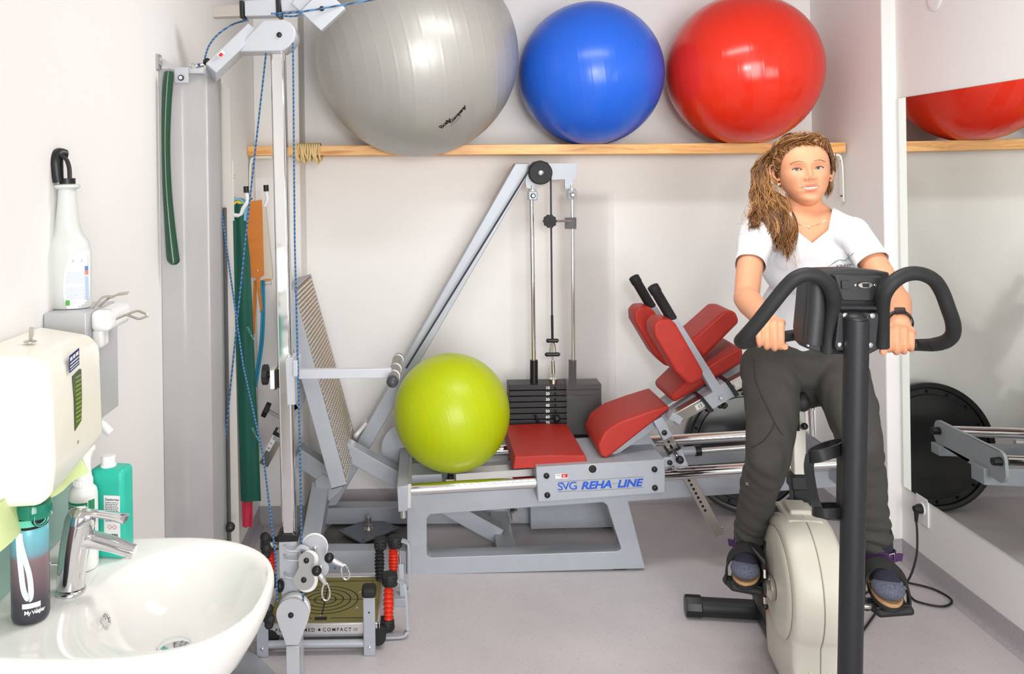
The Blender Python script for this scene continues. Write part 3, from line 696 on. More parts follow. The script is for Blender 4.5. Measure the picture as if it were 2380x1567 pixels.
MB().beam(P(681, 944, 3.55), P(691, 938, 3.55), .05, .03).build('adjuster_cap', M_BLACK, AD)
m = MB(); prismY(m, [(822, 1008), (850, 975), (856, 979), (828, 1014)], 3.72, 3.68, 3.76); m.build('plate_hinge', M_ALU, LP, bevel=.002)
# round cam behind the foot plate
m = MB(); m.lathe([(0, 0), (.11, 0), (.11, .012), (0, .012)], P(945, 1040, 3.72), (0, -1, 0), 40); m.build('cam_disc', M_GREY, LP, smooth=30)

# lime ball resting on the machine
cL = P(1050, 958, 3.42); RL = .2355
ball('exercise_ball', 'lime green exercise ball resting on the chrome rails of the leg press', cL, RL, (-.85, -.5, -.12), M_LIME, P(1050, 1090, 3.42).z, 24, wall=False, ridge=.0014)
# ------------------------------------------------------------------ cable pulley station on the left wall
def rope_material():
    m = bpy.data.materials.new('blue_braided_rope'); m.use_nodes = True; nt = m.node_tree; b = nt.nodes['Principled BSDF']
    tc = nt.nodes.new('ShaderNodeTexCoord'); mp = nt.nodes.new('ShaderNodeMapping'); mp.inputs['Rotation'].default_value = (0.6, 0.5, 0)
    nt.links.new(tc.outputs['Object'], mp.inputs[0])
    wv = nt.nodes.new('ShaderNodeTexWave'); wv.inputs['Scale'].default_value = 34; wv.bands_direction = 'Z'; nt.links.new(mp.outputs[0], wv.inputs['Vector'])
    r = nt.nodes.new('ShaderNodeValToRGB'); r.color_ramp.elements[0].position = 0.3; r.color_ramp.elements[0].color = rgb(42, 62, 92)
    r.color_ramp.elements[1].position = 0.5; r.color_ramp.elements[1].color = rgb(66, 124, 172); nt.links.new(wv.outputs[0], r.inputs[0])
    nt.links.new(r.outputs[0], b.inputs['Base Color']); b.inputs['Roughness'].default_value = 0.7
    return m
M_ROPE = rope_material()
M_LGREY = mat('light_grey_enamel', (184, 187, 193), 0.32, coat=0.2, var=0.015)
M_GUARD = mat('translucent_guard', (222, 221, 221), 0.36, trans=0.6, ior=1.12, spec=0.5)
M_NYLON = mat('white_nylon', (236, 236, 234), 0.4)
M_CAST = mat('cast_grey', (168, 168, 168), 0.45, metal=0.3)
M_GRIP = mat('grip_steel', (128, 122, 118), 0.35, metal=0.6, var=.08, vscale=60)
PS = thing('cable_pulley_station', (-.5, 2.6, 0), 'tall cable pulley station with chrome post and translucent weight guard on the left wall', 'exercise machine')
# guard: bent translucent sheet around the weight stack
sec = [(-.768, 2.463), (-.694, 2.478), (-.684, 2.485), (-.650, 2.512), (-.642, 2.522), (-.632, 2.60), (-.634, 2.66)]
zt, zb = 1.915, .045; t = .0035
inn = [(x - .0015, y + t) for x, y in sec]
m = MB(); k = len(sec)
vs_ = [V(x, y, z) for z in (zb, zt) for x, y in sec] + [V(x, y, z) for z in (zb, zt) for x, y in inn]
fs_l = []
for i in range(k - 1):
    fs_l += [(i, i + 1, k + i + 1, k + i), (2 * k + i + 1, 2 * k + i, 3 * k + i, 3 * k + i + 1), (k + i, k + i + 1, 3 * k + i + 1, 3 * k + i), (i + 1, i, 2 * k + i, 2 * k + i + 1)]
fs_l += [(0, k, 3 * k, 2 * k), (k - 1, 3 * k - 1, 4 * k - 1, 2 * k - 1)][:1] + [(k - 1, 3 * k - 1, 4 * k - 1, 2 * k - 1)]
m.add(vs_, fs_l); m.build('weight_guard', M_GUARD, PS, smooth=25)
m = MB(); m.bounds(-.640, -.630, 2.664, 2.70, .05, 1.50); m.build('back_profile', M_DARKGREY, PS, bevel=.002)
m = MB(); m.prism([V(-.768, 2.715, .08), V(-.606, 2.715, .08), V(-.618, 2.715, 1.885), V(-.65, 2.715, 1.905), V(-.768, 2.715, 1.905)], (0, .006, 0)); m.build('back_plate', mat('warm_grey_plate', (206, 201, 195), .5), PS)
m = MB(); m.bounds(-.768, -.64, 2.47, 2.69, 1.905, 1.92); m.build('guard_lid', M_LGREY, PS, bevel=.002)
for x_ in (-.735, -.66): MB().cyl(V(x_, 2.58, .06), V(x_, 2.58, 1.9), .0115).build('guide_rod', M_CHROME, PS)
wp = MB().bounds(-.762, -.648, 2.545, 2.63, .085, .12).build('weight_plate', M_WEIGHT, PS, bevel=.003)
for k in range(1, 13): moved_copy(wp, (0, 0, .0375 * k))
MB().cyl(V(-.66, 2.57, .57), V(-.66, 2.57, .66), .017).build('rod_sleeve', M_BLACK, PS)
dome(MB(), P(531, 1225, 2.62), (1, -.2, 0), .016, .02).build('guard_knob', M_BLACK, PS)
# wall bracket and clamp at the top of the guard
m = MB(); m.bounds(-.769, -.763, 2.44, 2.475, 1.915, 1.96); m.hexa([V(-.765, 2.455, 1.93), V(-.72, 2.462, 1.913), V(-.72, 2.468, 1.913), V(-.765, 2.461, 1.93), V(-.765, 2.455, 1.955), V(-.72, 2.462, 1.925), V(-.72, 2.468, 1.925), V(-.765, 2.461, 1.955)]); WBk = m.build('wall_bracket', M_CAST, PS)
MB().lathe([(0, 0), (.006, 0), (.006, .005), (0, .005)], V(-.76, 2.453, 1.935), (.4, -1, 0), 8).build('bracket_bolt', M_CHROME, WBk)
c0 = P(421, 175, 2.455); m = MB(); m.box(c0 + V(0, .004, 0), (.041, .006, .044)); m.box(c0 + V(0, .03, .021), (.041, .056, .005)); GC = m.build('guard_clamp', M_LGREY, PS, bevel=.001)
MB().lathe([(0, 0), (.0085, 0), (.0085, .004), (0, .004)], P(421, 181, 2.455), (0, -1, 0), 18).build('clamp_ring', M_BLACK, GC)
MB().lathe([(0, 0), (.0055, 0), (.0055, .006), (0, .006)], P(421, 181, 2.455), (0, -1, 0), 14).build('clamp_screw', M_CHROME, GC)
# neck and head cover
m = MB(); m.beam(P(490, 170, 2.53), P(588, 76, 2.60), .075, .043); NK = m.build('neck', M_LGREY, PS, bevel=.003)
na = (P(588, 76, 2.60) - P(490, 170, 2.53)).normalized()
st = MB(); q = P(512, 134, 2.497); nu = V(na.x, na.y, na.z); nv = V(-na.z, 0, na.x).normalized()
st.add([q, q + nu * .022, q + nu * .022 + nv * .012, q + nv * .012], [(0, 1, 2, 3)], 0); st.add([q + nu * .002 - V(0, .0005, 0), q + nu * .014 - V(0, .0005, 0), q + nu * .014 + nv * .010 - V(0, .0005, 0), q + nu * .002 + nv * .010 - V(0, .0005, 0)], [(0, 1, 2, 3)], 1); st.build('neck_sticker', [M_STICK, M_STICK_RED], NK, smooth=0)
head = [(539, 121), (566, 96), (613, 47), (660, 46), (676, 54), (686, 67), (688, 81), (684, 95), (674, 108), (657, 119.5)]
m = MB(); prismY(m, head, 2.55, 2.545, 2.64); HD = m.build('head_cover', M_LGREY, PS, bevel=.004, segs=3)
dome(MB(), P(649, 81, 2.545), (0, -1, 0), .0085, .006).build('head_bolt', M_BLACK, HD)
m = MB(); m.lathe([(.006, -.009), (.026, -.009), (.030, -.005), (.025, 0), (.030, .005), (.026, .009), (.006, .009)], P(652, 84, 2.595), (0, -1, 0), 28); m.build('head_pulley', M_NYLON, HD)
# upper swivel arm that leaves the frame at the top
yy = 2.62; UA = MB(); UA.beam(P(572, 23, yy), P(645, 21, yy), .05, .05); UA = UA.build('upper_arm', M_LGREY, PS, bevel=.003)
MB().beam(P(496, 29, yy), P(562, 26, yy), .037, .037).build('arm_insert', M_STEEL, UA, bevel=.001)
for a, b in (((561, 25), (570, 24.6)), ((645, 22), (655, 21.6))): MB().beam(P(*a, yy), P(*b, yy), .056, .054).build('arm_collar', M_BLACK, UA, bevel=.002)
MB().beam(P(655, 17, yy), P(700, 12, yy), .045, .04).build('arm_joint', M_LGREY, UA, bevel=.004)
MB().beam(P(690, 22, yy), P(775, -70, yy), .06, .04).build('arm_link', M_LGREY, UA, bevel=.003)
m = MB(); prismY(m, [(698, 27), (752, -28), (803, 20), (747, 72)], 2.57, 2.565, 2.60); DP = m.build('arm_plate', M_LGREY, UA, bevel=.002)
dome(MB(), P(748, 20, 2.565), (0, -1, 0), .008, .006).build('plate_bolt', M_BLACK, DP)
# ropes
def rope(pts, r=.0028, n=6): return MB().tube(pts, r, 8).build('rope', M_ROPE, PS)
dR = 2.545
rope(spline([P(578, 47, 2.62), P(545, 55, 2.61), P(510, 77, 2.58), P(487, 104, 2.55), P(476, 135, 2.53)], 8))
rope(spline([P(630, 32, 2.54), P(700, 27, 2.54), P(780, 14, 2.56), P(880, -3, 2.6)], 6))
rope(spline([P(645, 36, 2.57), P(680, 38, 2.56), P(697, 34, 2.555), P(702, 26, 2.55)], 6))
rope([P(619, 118, 2.59), P(570, 560, 2.60), P(527, 985, 2.66), P(512, 1150, 2.68)])
rope([P(513, 478, 2.655), P(565, 850, 2.60), P(612, 1060, 2.57), P(640, 1290, 2.545), P(645, 1402, 2.535)])
rope([P(681, 100, 2.545), P(685, 560, dR), P(697, 1040, dR), P(701, 1275, dR), P(705, 1402, 2.535)])
rope([P(779, 1311, 2.5), P(778, 1322, 2.5)])
MB().sphere(P(481, 144, 2.535), .012).build('rope_stop', M_BLACK, PS)
# snap hook at the guard top
m = MB(); m.tube(spline([P(443, 155, 2.52), P(442, 149, 2.52), P(450, 148, 2.52), P(458, 155, 2.52), P(450, 160, 2.52)], 5, True), .0022, 6, True); m.cyl(P(456, 153, 2.52), P(473, 150, 2.525), .0075, .006); SHk = m.build('snap_hook', M_CHROME, PS)
dome(MB(), P(462, 150, 2.512), (0, -1, 0), .0045).build('hook_rivet', M_ROPE, SHk)
# chrome post with scale strip
pt, pb = P(646.5, 120, 2.60), P(673, 1240, 2.60)
m = MB(); m.beam(pt, pb, .044, .044); m.build('post', M_CHROME, PS, bevel=.008, segs=3)
m = MB(); m.beam(P(663.5, 140, 2.585), P(690, 1235, 2.585), .006, .0008); m.build('post_scale', M_GREYINK, PS)
MB().beam(P(646, 116, 2.60), P(646.3, 124, 2.60), .046, .046).build('post_cap', M_DARKGREY, PS)
# slider with knob, arm and cross grip
m = MB(); m.beam(P(676.5, 826, 2.585), P(681, 935, 2.585), .07, .026); m.bounds(-.40, -.385, 2.54, 2.63, .99, 1.04); SL = m.build('slider', M_LGREY, PS, bevel=.003)
m = MB(); m.beam(P(636, 857, 2.6), P(637, 899, 2.6), .06, .013); m.build('slider_pad', M_NYLON, SL, bevel=.001)
m = MB(); m.beam(P(642, 857, 2.6), P(643, 901, 2.6), .05, .008); m.build('slider_shoe', M_BLACK, SL)
lobed_knob('slider_knob', P(611, 871, 2.6), (1, 0, 0), .03, .016, M_RUBBER, SL, 10, .04)
MB().cyl(P(620, 871, 2.6), P(635, 871, 2.6), .009).build('knob_stem', M_BLACK, SL)
m = MB(); m.beam(P(690, 869, 2.60), P(910, 866, 2.60), .022, .029); m.build('grip_arm', M_LGREY, PS, bevel=.002)
g0, g1 = P(912, 888, 2.53), P(926, 832, 2.875)
m = MB(); m.cyl(g0, g1, .0175, n=22); GP = m.build('cross_grip', M_GRIP, PS)
gd = (g1 - g0).normalized()
m = MB(); m.lathe([(0, -.016), (.010, -.013), (.0165, -.005), (.0185, .004), (.0185, .01), (0, .01)], g0, gd, 22); m.build('grip_cap', M_DARKGREY, GP)
for f_ in (.22, .5, .9):
    m = MB(); m.lathe([(.0176, 0), (.019, 0), (.019, .006), (.0176, .006)], g0 + (g1 - g0) * f_, gd, 22); m.build('grip_ring', M_ALU, GP)
# socket at the foot of the post
m = MB(); m.beam(P(671.5, 1234, 2.60), P(672, 1250, 2.60), .062, .062); m.build('socket_cap', M_BLACK, PS, bevel=.002)
m = MB(); m.beam(P(672, 1250, 2.60), P(674, 1336, 2.60), .056, .056); m.beam(P(674, 1330, 2.60), P(677, 1400, 2.60), .05, .05); SO = m.build('socket', M_LGREY, PS, bevel=.003)
for v_ in (1270, 1292, 1333):
    m = MB(); m.tube(spline([P(663, v_, 2.56), P(668, v_ + 9, 2.54), P(685, v_ + 11, 2.54), P(704, v_ + 9, 2.545)], 5), .006, 6, flat=(1, .45), side=(0, 1, 0)); m.build('bracket_lip', M_LGREY, SO)
def star_knob(name, c, ax, r, parent):
    m = MB(); x, y, a = frame_from(ax); m.lathe([(0, -.004), (r * .7, -.004), (r * .75, .012), (r * .5, .02), (0, .022)], c, ax, 18)
    for k in range(5):
        an = k * 2 * math.pi / 5; m.sphere(Vector(c) + (x * math.cos(an) + y * math.sin(an)) * r * .72 + a * .006, r * .42, 10, 7)
    return m.build(name, M_RUBBER, parent)
star_knob('socket_knob', P(622, 1266, 2.58), (-1, -.3, 0), .036, SO); MB().cyl(P(626, 1267, 2.585), P(652, 1268, 2.6), .009).build('knob_stem', M_STEEL, SO)
m = MB(); m.sphere(P(651, 1362, 2.56), .018, 16, 10, (.75, 1, 1.1)); m.build('lock_knob', M_BLACK, SO)
star_knob('foot_knob', P(628, 1430, 2.54), (-1, -.5, 0), .034, SO)
# twin pulleys with cheeks
def cheek(name, c1, r1, c2, r2, y0, y1, m_, parent):
    a, b = V(c1.x, 0, c1.z), V(c2.x, 0, c2.z); d = (b - a).normalized(); n = V(d.z, 0, -d.x); pts = []
    for k in range(19): an = math.pi * k / 18; pts.append(a + n * r1 * math.cos(an) - d * r1 * math.sin(an))
    w_ = min(r1, r2) * .82; mid = a + (b - a) * (r1 / (r1 + r2)); pts.append(mid - n * w_)
    for k in range(19): an = math.pi * k / 18; pts.append(b - n * r2 * math.cos(an) + d * r2 * math.sin(an))
    pts.append(mid + n * w_)
    m = MB(); m.prism([V(p.x, y0, p.z) for p in pts], (0, y1 - y0, 0)); return m.build(name, m_, parent, bevel=.001)
ya = 2.50
TW = cheek('pulley_cheek', P(712, 1303, ya), .0235, P(706, 1348, ya), .032, 2.500, 2.505, M_CAST, PS)
cheek('pulley_cheek', P(732, 1274, 2.56), .039, P(745, 1320, 2.56), .026, 2.556, 2.561, M_LGREY, PS)
for u, v, r_, y_ in ((719, 1302, .027, 2.517), (713, 1350, .033, 2.517), (731, 1272, .0415, 2.572)):
    m = MB(); m.lathe([(.005, -.008), (r_ - .003, -.008), (r_, -.005), (r_ - .006, 0), (r_, .005), (r_ - .003, .008), (.005, .008)], V(P(u, v, y_).x, y_, P(u, v, y_).z), (0, -1, 0), 32); m.build('pulley_wheel', M_NYLON, PS)
for u, v, y_, mm in ((712, 1303, 2.50, M_BLACK), (706, 1348, 2.50, M_BLACK), (732, 1275, 2.556, M_CHROME), (745, 1319, 2.556, M_CHROME)):
    dome(MB(), V(P(u, v, y_).x, y_, P(u, v, y_).z), (0, -1, 0), .0085, .007).build('pulley_bolt', mm, PS)
m = MB(); m.tube(spline([P(690, 1280, 2.545), P(700, 1272, 2.54), P(712, 1276, 2.535), P(716, 1284, 2.53)], 5), .008, 8); m.build('rope_guide', M_LGREY, PS)
# rope ends: ball stop, swivel and carabiner
def rope_end(ball_px, sw, ring, bot, d):
    b0 = P(*ball_px, d); MB().sphere(b0, .0148).build('rope_stop', M_BLACK, PS)
    a, b = P(*sw, d), P(*ring, d)
    m = MB(); m.cyl(b0 + (a - b0) * .5, a, .0075, .009); m.cyl(a, b, .009, .0055); SW = m.build('swivel', M_ALU, PS)
    c, e = P(*ring, d), P(*bot, d); ax_ = (e - c); L = ax_.length; ax_.normalize(); sd = V(ax_.z, 0, -ax_.x)
    lp = []
    for k in range(24):
        t_ = 2 * math.pi * k / 24; w_ = .0085 + .0045 * (1 - math.cos(t_)) / 2 * 1.2
        lp.append(c + ax_ * (L * .5 * (1 - math.cos(t_)) - .004) + sd * math.sin(t_) * w_)
    m = MB(); m.tube(lp, .0027, 8, True); m.build('carabiner', M_CHROME, PS)
rope_end((765, 1297), (779, 1306), (799, 1315), (807, 1350), 2.49)
rope_end((736, 1327), (748, 1342), (757, 1358), (758, 1399), 2.47)
# foot pulley with tapered cheeks and base
cx = P(680, 1430, 2.52)
def foot_cheek(y0):
    pts = []
    for k in range(25): an = math.radians(-20 + 220 * k / 24); pts.append(V(cx.x + .0495 * math.cos(an), y0, cx.z + .0495 * math.sin(an)))
    pts += [XZ(665, 1500, 2.52, y0), XZ(694, 1500, 2.52, y0)]
    m = MB(); m.prism(pts, (0, .005, 0)); return m.build('foot_cheek', M_LGREY, PS, bevel=.001)
foot_cheek(2.52); foot_cheek(2.555)
m = MB(); m.lathe([(.006, -.012), (.046, -.012), (.047, -.008), (.04, 0), (.047, .008), (.046, .012), (.006, .012)], cx + V(0, .0215, 0), (0, -1, 0), 32); m.build('foot_pulley', M_NYLON, PS)
dome(MB(), V(P(676, 1430, 2.52).x, 2.52, cx.z), (0, -1, 0), .0085, .007).build('foot_bolt', M_BLACK, PS)
m = MB(); m.beam(P(683, 1492, 2.57), V(P(684, 1580, 2.57).x, 2.57, .0), .05, .04); m.build('foot_stem', M_LGREY, PS, bevel=.002)
m = MB(); m.beam(P(682, 1400, 2.6), V(P(690, 1560, 2.62).x, 2.63, .0), .04, .045); m.build('rear_stem', M_LGREY, PS, bevel=.002)
fp = [pz(573, 1500, .01), pz(535, 1492, .01), pz(470, 1560, .01), pz(430, 1700, .01), pz(760, 1700, .01), pz(700, 1580, .01), pz(640, 1567, .01)]
m = MB(); m.prism([V(p.x, p.y, 0.0) for p in fp], (0, 0, .012)); m.build('floor_plate', M_GREY, PS, bevel=.002)
m = MB(); m.beam(V(-.66, 2.50, .012), V(-.66, 2.50, .30), .012, .05, (0, 1, 0)); m.build('guard_foot', M_CAST, PS)
# ------------------------------------------------------------------ rack on the left wall with bands and straps
M_WHITE_ENAMEL = mat('white_enamel', (238, 238, 236), 0.3)
HR = thing('hook_rack', (XL, 3.43, 1.45), 'white wall rack with black tipped hooks beside the chrome post', 'hook rack')
m = MB(); m.bounds(XL + .001, XL + .006, 3.395, 3.44, 1.42, 1.665); m.bounds(XL + .001, XL + .006, 3.54, 3.58, 1.36, 1.46); m.build('rack_plate', M_WHITE_ENAMEL, HR, bevel=.001)
for u, v, d in ((572, 440, 3.40), (618, 437, 3.56)):
    tip = P(u, v, d); base = P(u + 3, v + 28, d)
    pts = spline([V(XL + .006, d, base.z - .055), V(XL + .03, d, base.z - .055), P(u - 8, v + 46, d), base, P(u + 1, v + 10, d)], 6)
    m = MB(); m.tube(pts, .0085, 12); hk = m.build('hook', M_WHITE_ENAMEL, HR)
    m = MB(); m.cyl(P(u + .8, v + 8, d), P(u, v - 7, d), .0112, n=16); m.build('hook_tip', M_BLACK, hk)
for v_ in (1.52, 1.60): dome(MB(), V(XL + .006, 3.405, v_), (1, 0, 0), .006).build('rack_screw', M_CHROME, HR)

M_BANDG = mat('green_band', (16, 86, 72), 0.6, bump=.15, bscale=200, var=.1, vscale=20)
M_BANDP = mat('pink_band', (214, 62, 92), 0.6, var=.08)
M_BANDB = mat('light_blue_band', (112, 178, 204), 0.55)
M_BANDY = mat('yellow_band', (230, 204, 44), 0.55)
M_LEATHER = mat('tan_leather', (214, 128, 48), 0.5, bump=.3, bscale=300, var=.07, vscale=18)
M_FELT = mat('beige_felt', (214, 204, 188), 0.85, bump=.4, bscale=500)
M_TUBEB = mat('blue_rubber_tube', (34, 150, 190), 0.35)
def band(name, label, rows, d, m_, cat='exercise band', fold=.008, ph=0.0, nfold=2.2, thick=.003):
    "rows: (v, left u, right u); a hanging cloth with soft vertical folds"
    m = MB(); nx = 12; vs = []; R = []
    for v, a, b in rows: R.append((v, a, b))
    dense = []
    for (v0, a0, b0), (v1, a1, b1) in zip(R[:-1], R[1:]):
        for k in range(6): t = k / 6; dense.append((v0 + (v1 - v0) * t, a0 + (a1 - a0) * t, b0 + (b1 - b0) * t))
    dense.append(R[-1]); nr_ = len(dense)
    for side in (0, 1):
        for j, (v, a, b) in enumerate(dense):
            for i in range(nx + 1):
                t = i / nx; q = P(a + (b - a) * t, v, d)
                q.y += fold * math.sin(nfold * math.pi * t + ph + j * .06) + side * thick + (0.012 * max(0, t - .62) if name == 'green' else 0)
                vs.append(q)
    n1 = nr_ * (nx + 1); fs = []
    for j in range(nr_ - 1):
        for i in range(nx):
            a_ = j * (nx + 1) + i; q = (a_, a_ + nx + 1, a_ + nx + 2, a_ + 1); fs.append(q); fs.append(tuple(k + n1 for k in reversed(q)))
    def edge(idx):
        for a_, b_ in zip(idx[:-1], idx[1:]): fs.append((a_, b_, b_ + n1, a_ + n1))
    edge(list(range(nx + 1))); edge(list(range((nr_ - 1) * (nx + 1), nr_ * (nx + 1)))); edge([j * (nx + 1) for j in range(nr_)]); edge([j * (nx + 1) + nx for j in range(nr_)])
    m.add(vs, fs); o = m.build(name, m_, None, smooth=60); bm = bmesh.new(); bm.from_mesh(o.data); bmesh.ops.recalc_face_normals(bm, faces=bm.faces); bm.to_mesh(o.data); bm.free()
    return tag(o, label, cat)
gb = band('exercise_band', 'long dark green exercise band hanging from the nearer rack hook', [(474, 541, 566), (520, 541, 571), (600, 543, 580), (700, 545, 585), (860, 550, 592), (1000, 554, 599), (1166, 559, 606)], 3.40, M_BANDG, fold=.007)
m = MB()
for u, v, s_ in ((579, 748, .4), (590, 982, .3)):
    q = P(u - 8, v + 14, 3.385); e_ = (P(u + 6, v + 36, 3.385) - q).normalized(); put_text(m, 'PRO', q, e_, V(-e_.z, 0, e_.x), .016, bold=.0001); put_bars(m, q + e_ * .034, e_, V(-e_.z, 0, e_.x), .03, .006, 5)
m.build('lettering', mat('pale_print', (120, 160, 150), .6), gb, smooth=0)
band('exercise_band', 'pink red exercise band end showing below the green band', [(1150, 561, 587), (1200, 562, 588), (1226, 563, 587)], 3.412, M_BANDP, fold=.006, nfold=3.5)
m = MB(); hk_z = P(560, 478, 3.40)
for r_, mm, nm, lb, wy in ((.030, M_BANDB, 'exercise_band', 'light blue band looped over the nearer rack hook', .05), (.022, M_BANDY, 'exercise_band', 'yellow band looped over the nearer rack hook', .046)):
    m = MB(); c_ = P(556, 484, 3.425); pts = [c_ + V(-r_ * .9, 0, -.05)] + [c_ + V(r_ * math.cos(a), 0, r_ * 1.25 * math.sin(a)) for a in [math.pi * k / 12 for k in range(12, -1, -1)]] + [c_ + V(r_ * .9, 0, -.05)]
    m.strap(pts, wy, .008, (0, 1, 0)); tag(m.build(nm, mm, None), lb, 'exercise band')
# tan leather cuff with buckle strap and blue tubing on the farther hook
LC = thing('leather_cuff', P(592, 560, 3.54), 'tan leather cuff with felt lining and buckle on the farther rack hook', 'strap')
m = MB(); prismY(m, [(569, 470), (609, 464), (614, 640), (585, 642), (577, 600)], 3.535, 3.53, 3.536); m.build('leather_face', M_LEATHER, LC, bevel=.002)
m = MB(); prismY(m, [(580, 640), (600, 628), (611, 636), (608, 644), (584, 645)], 3.533, 3.526, 3.531); m.build('strap_end', M_LEATHER, LC, bevel=.001)
dome(MB(), P(598, 630, 3.528), (0, -1, 0), .004).build('rivet', M_CHROME, LC)
m = MB(); prismY(m, [(607, 478), (618, 482), (634, 640), (632, 650), (586, 652), (586, 640), (612, 640)], 3.545, 3.54, 3.56); m.build('felt_lining', M_FELT, LC, bevel=.004)
m = MB(); m.strap([P(600, 642, 3.53), P(601, 670, 3.53), P(605, 700, 3.53), P(608, 720, 3.53)], [.015, .015, .013, .012], .004, (1, 0, 0)); m.build('buckle_strap', M_LEATHER, LC)
m = MB(); m.strap([P(593, 648, 3.55), P(592, 700, 3.55), P(589, 775, 3.55)], .014, .004, (1, 0, 0)); m.build('long_strap', M_LEATHER, LC)
m = MB(); m.strap([P(612, 651, 3.54), P(630, 650, 3.54)], .006, .01, (0, 0, 1)); m.build('keeper_strap', M_LEATHER, LC)
m = MB(); m.tube([P(613, 654, 3.53), P(630, 653, 3.53), P(631, 661, 3.53), P(614, 662, 3.53)], .0022, 8, True); m.build('buckle', M_CHROME, LC)
m = MB(); m.tube([P(608 + 4 * math.cos(a), 724 + 5 * math.sin(a), 3.53) for a in [k * math.pi / 8 for k in range(16)]], .0014, 6, True); m.build('ring', M_CHROME, LC)
BT = thing('rubber_tubing', P(605, 760, 3.57), 'light blue rubber tubing hanging beside the green band', 'tube')
for o_ in (0, 5): MB().tube(spline([P(608 + o_, 650, 3.57), P(609 + o_, 720, 3.57), P(606 + o_, 790, 3.57), P(598 + o_, 850, 3.57), P(590 + o_, 900, 3.57)], 6), .0048, 10).build('tube', M_TUBEB, BT)

# long green shoe horn hanging on the wall bracket
M_GREENP = mat('green_plastic', (16, 66, 42), 0.22, coat=.3)
rows = [(165, 381, 399), (172, 377, 400), (200, 374, 398), (260, 372, 394), (340, 372, 392), (430, 374, 395), (520, 379, 403), (590, 383, 412), (608, 386, 414), (616, 394, 408)]
m = MB(); vs = []; nx = 10; dn = []
pr = [Vector((v, a, b)) for v, a, b in rows]; dn = spline(pr, 5)
for sd in (0, 1):
    for q0 in dn:
        v, a, b = q0
        for i in range(nx + 1):
            t_ = i / nx; q = P(a + (b - a) * t_, v, 2.43); q.y += .012 * math.sin(math.pi * t_) * -1 + .004 * sd + .012; vs.append(q)
n1 = len(dn) * (nx + 1); fs = []
for j in range(len(dn) - 1):
    for i in range(nx):
        a_ = j * (nx + 1) + i; q = (a_, a_ + nx + 1, a_ + nx + 2, a_ + 1); fs += [q, tuple(k + n1 for k in reversed(q))]
def edge(idx):
    for a_, b_ in zip(idx[:-1], idx[1:]): fs.append((a_, b_, b_ + n1, a_ + n1))
L_ = len(dn); edge(list(range(nx + 1))); edge(list(range((L_ - 1) * (nx + 1), L_ * (nx + 1)))); edge([j * (nx + 1) for j in range(L_)]); edge([j * (nx + 1) + nx for j in range(L_)])
m.add(vs, fs); so = m.build('shoe_horn', M_GREENP, None, smooth=50)
bm = bmesh.new(); bm.from_mesh(so.data); bmesh.ops.recalc_face_normals(bm, faces=bm.faces); bm.to_mesh(so.data); bm.free()
tag(so, 'long dark green plastic shoe horn hanging beside the pulley guard', 'shoe horn')

# jute rope wound over the shelf board
M_JUTE = mat('jute_rope', (226, 200, 144), 0.85, bump=.6, bscale=260, var=.12, vscale=60)
m = MB(); rnd = random.Random(3); pts = []
z_t = shelf_z(P(715, 340, 3.7).x) + .006
for k in range(11):
    u0 = 688 + 5.3 * k; dep = rnd.uniform(22, 32) if k % 3 else rnd.uniform(34, 40)
    q0, q1 = P(u0, 335, 3.7), P(u0 + rnd.uniform(0, 6), 366 + dep - 28, 3.69)
    zl = min(q1.z + .006, sA2.z - .012)
    pts += [V(q0.x, 3.76, z_t), V(q0.x, 3.705, z_t), V(q0.x + .002, 3.692, z_t - .006), V(q0.x + rnd.uniform(-.006, .006), 3.690 - rnd.uniform(0, .006), sA2.z + .01), V(q1.x, 3.69, zl - .004), V(q1.x + .004, 3.698, zl - .012), V(q1.x + .006, 3.712, zl - .004), V(q1.x + .006, 3.74, sA2.z - .006), V(q1.x + .006, 3.775, sA2.z - .006)]
    if k < 10: pts += [V(q1.x + .008, 4.0, sA2.z - .006), ] if False else []
m.tube(spline(pts, 4), .0045, 8); tag(m.build('rope_coil', M_JUTE, None, smooth=60), 'beige jute rope wound around the shelf board left of the silver ball', 'rope')
# ------------------------------------------------------------------ swinging balance platform
M_OLIVE = mat('olive_plate', (132, 124, 66), 0.35, metal=.2, bump=.1, bscale=900)
M_SPRING = mat('red_bellows', (226, 48, 18), 0.4)
BP = thing('balance_platform', (-.3, 3.0, 0), 'low balance platform with olive target plate and red spring bellows', 'balance platform')
zp = .09; fl, fr_, br_, bl = pz(622, 1450, zp), pz(876, 1448, zp), pz(888, 1341, zp), pz(652, 1342, zp)
x0, x1, yf, yb = fl.x, fr_.x, fl.y, br_.y
MB().bounds(x0, x1, yf, yb, zp - .004, zp).build('target_plate', M_OLIVE, BP, bevel=.001)
tp = [o for o in bpy.data.objects if o.name == 'target_plate'][0]
m = MB(); cx, cy = (P(755, 1394, 2.97).x), (yf + yb) / 2 - .005
def ring(r, w_, ky=.82):
    n = 56; a = [V(cx + r * math.cos(2 * math.pi * k / n), cy + ky * r * math.sin(2 * math.pi * k / n), zp + .0006) for k in range(n)]
    b = [V(cx + (r - w_) * math.cos(2 * math.pi * k / n), cy + ky * (r - w_) * math.sin(2 * math.pi * k / n), zp + .0006) for k in range(n)]
    m.add(a + b, [(k, (k + 1) % n, n + (k + 1) % n, n + k) for k in range(n)])
for r in (.118, .092, .066, .040, .015): ring(r, .004)
def line(xa, ya, xb, yb2, w_=.003):
    d = V(xb - xa, yb2 - ya, 0).normalized(); n = V(-d.y, d.x, 0) * w_ / 2; a, b = V(xa, ya, zp + .0007), V(xb, yb2, zp + .0007); m.add([a - n, b - n, b + n, a + n], [(0, 1, 2, 3)])
line(cx, yf + .05, cx, yb - .04, .004); line(cx - .135, cy, cx + .135, cy, .0025)
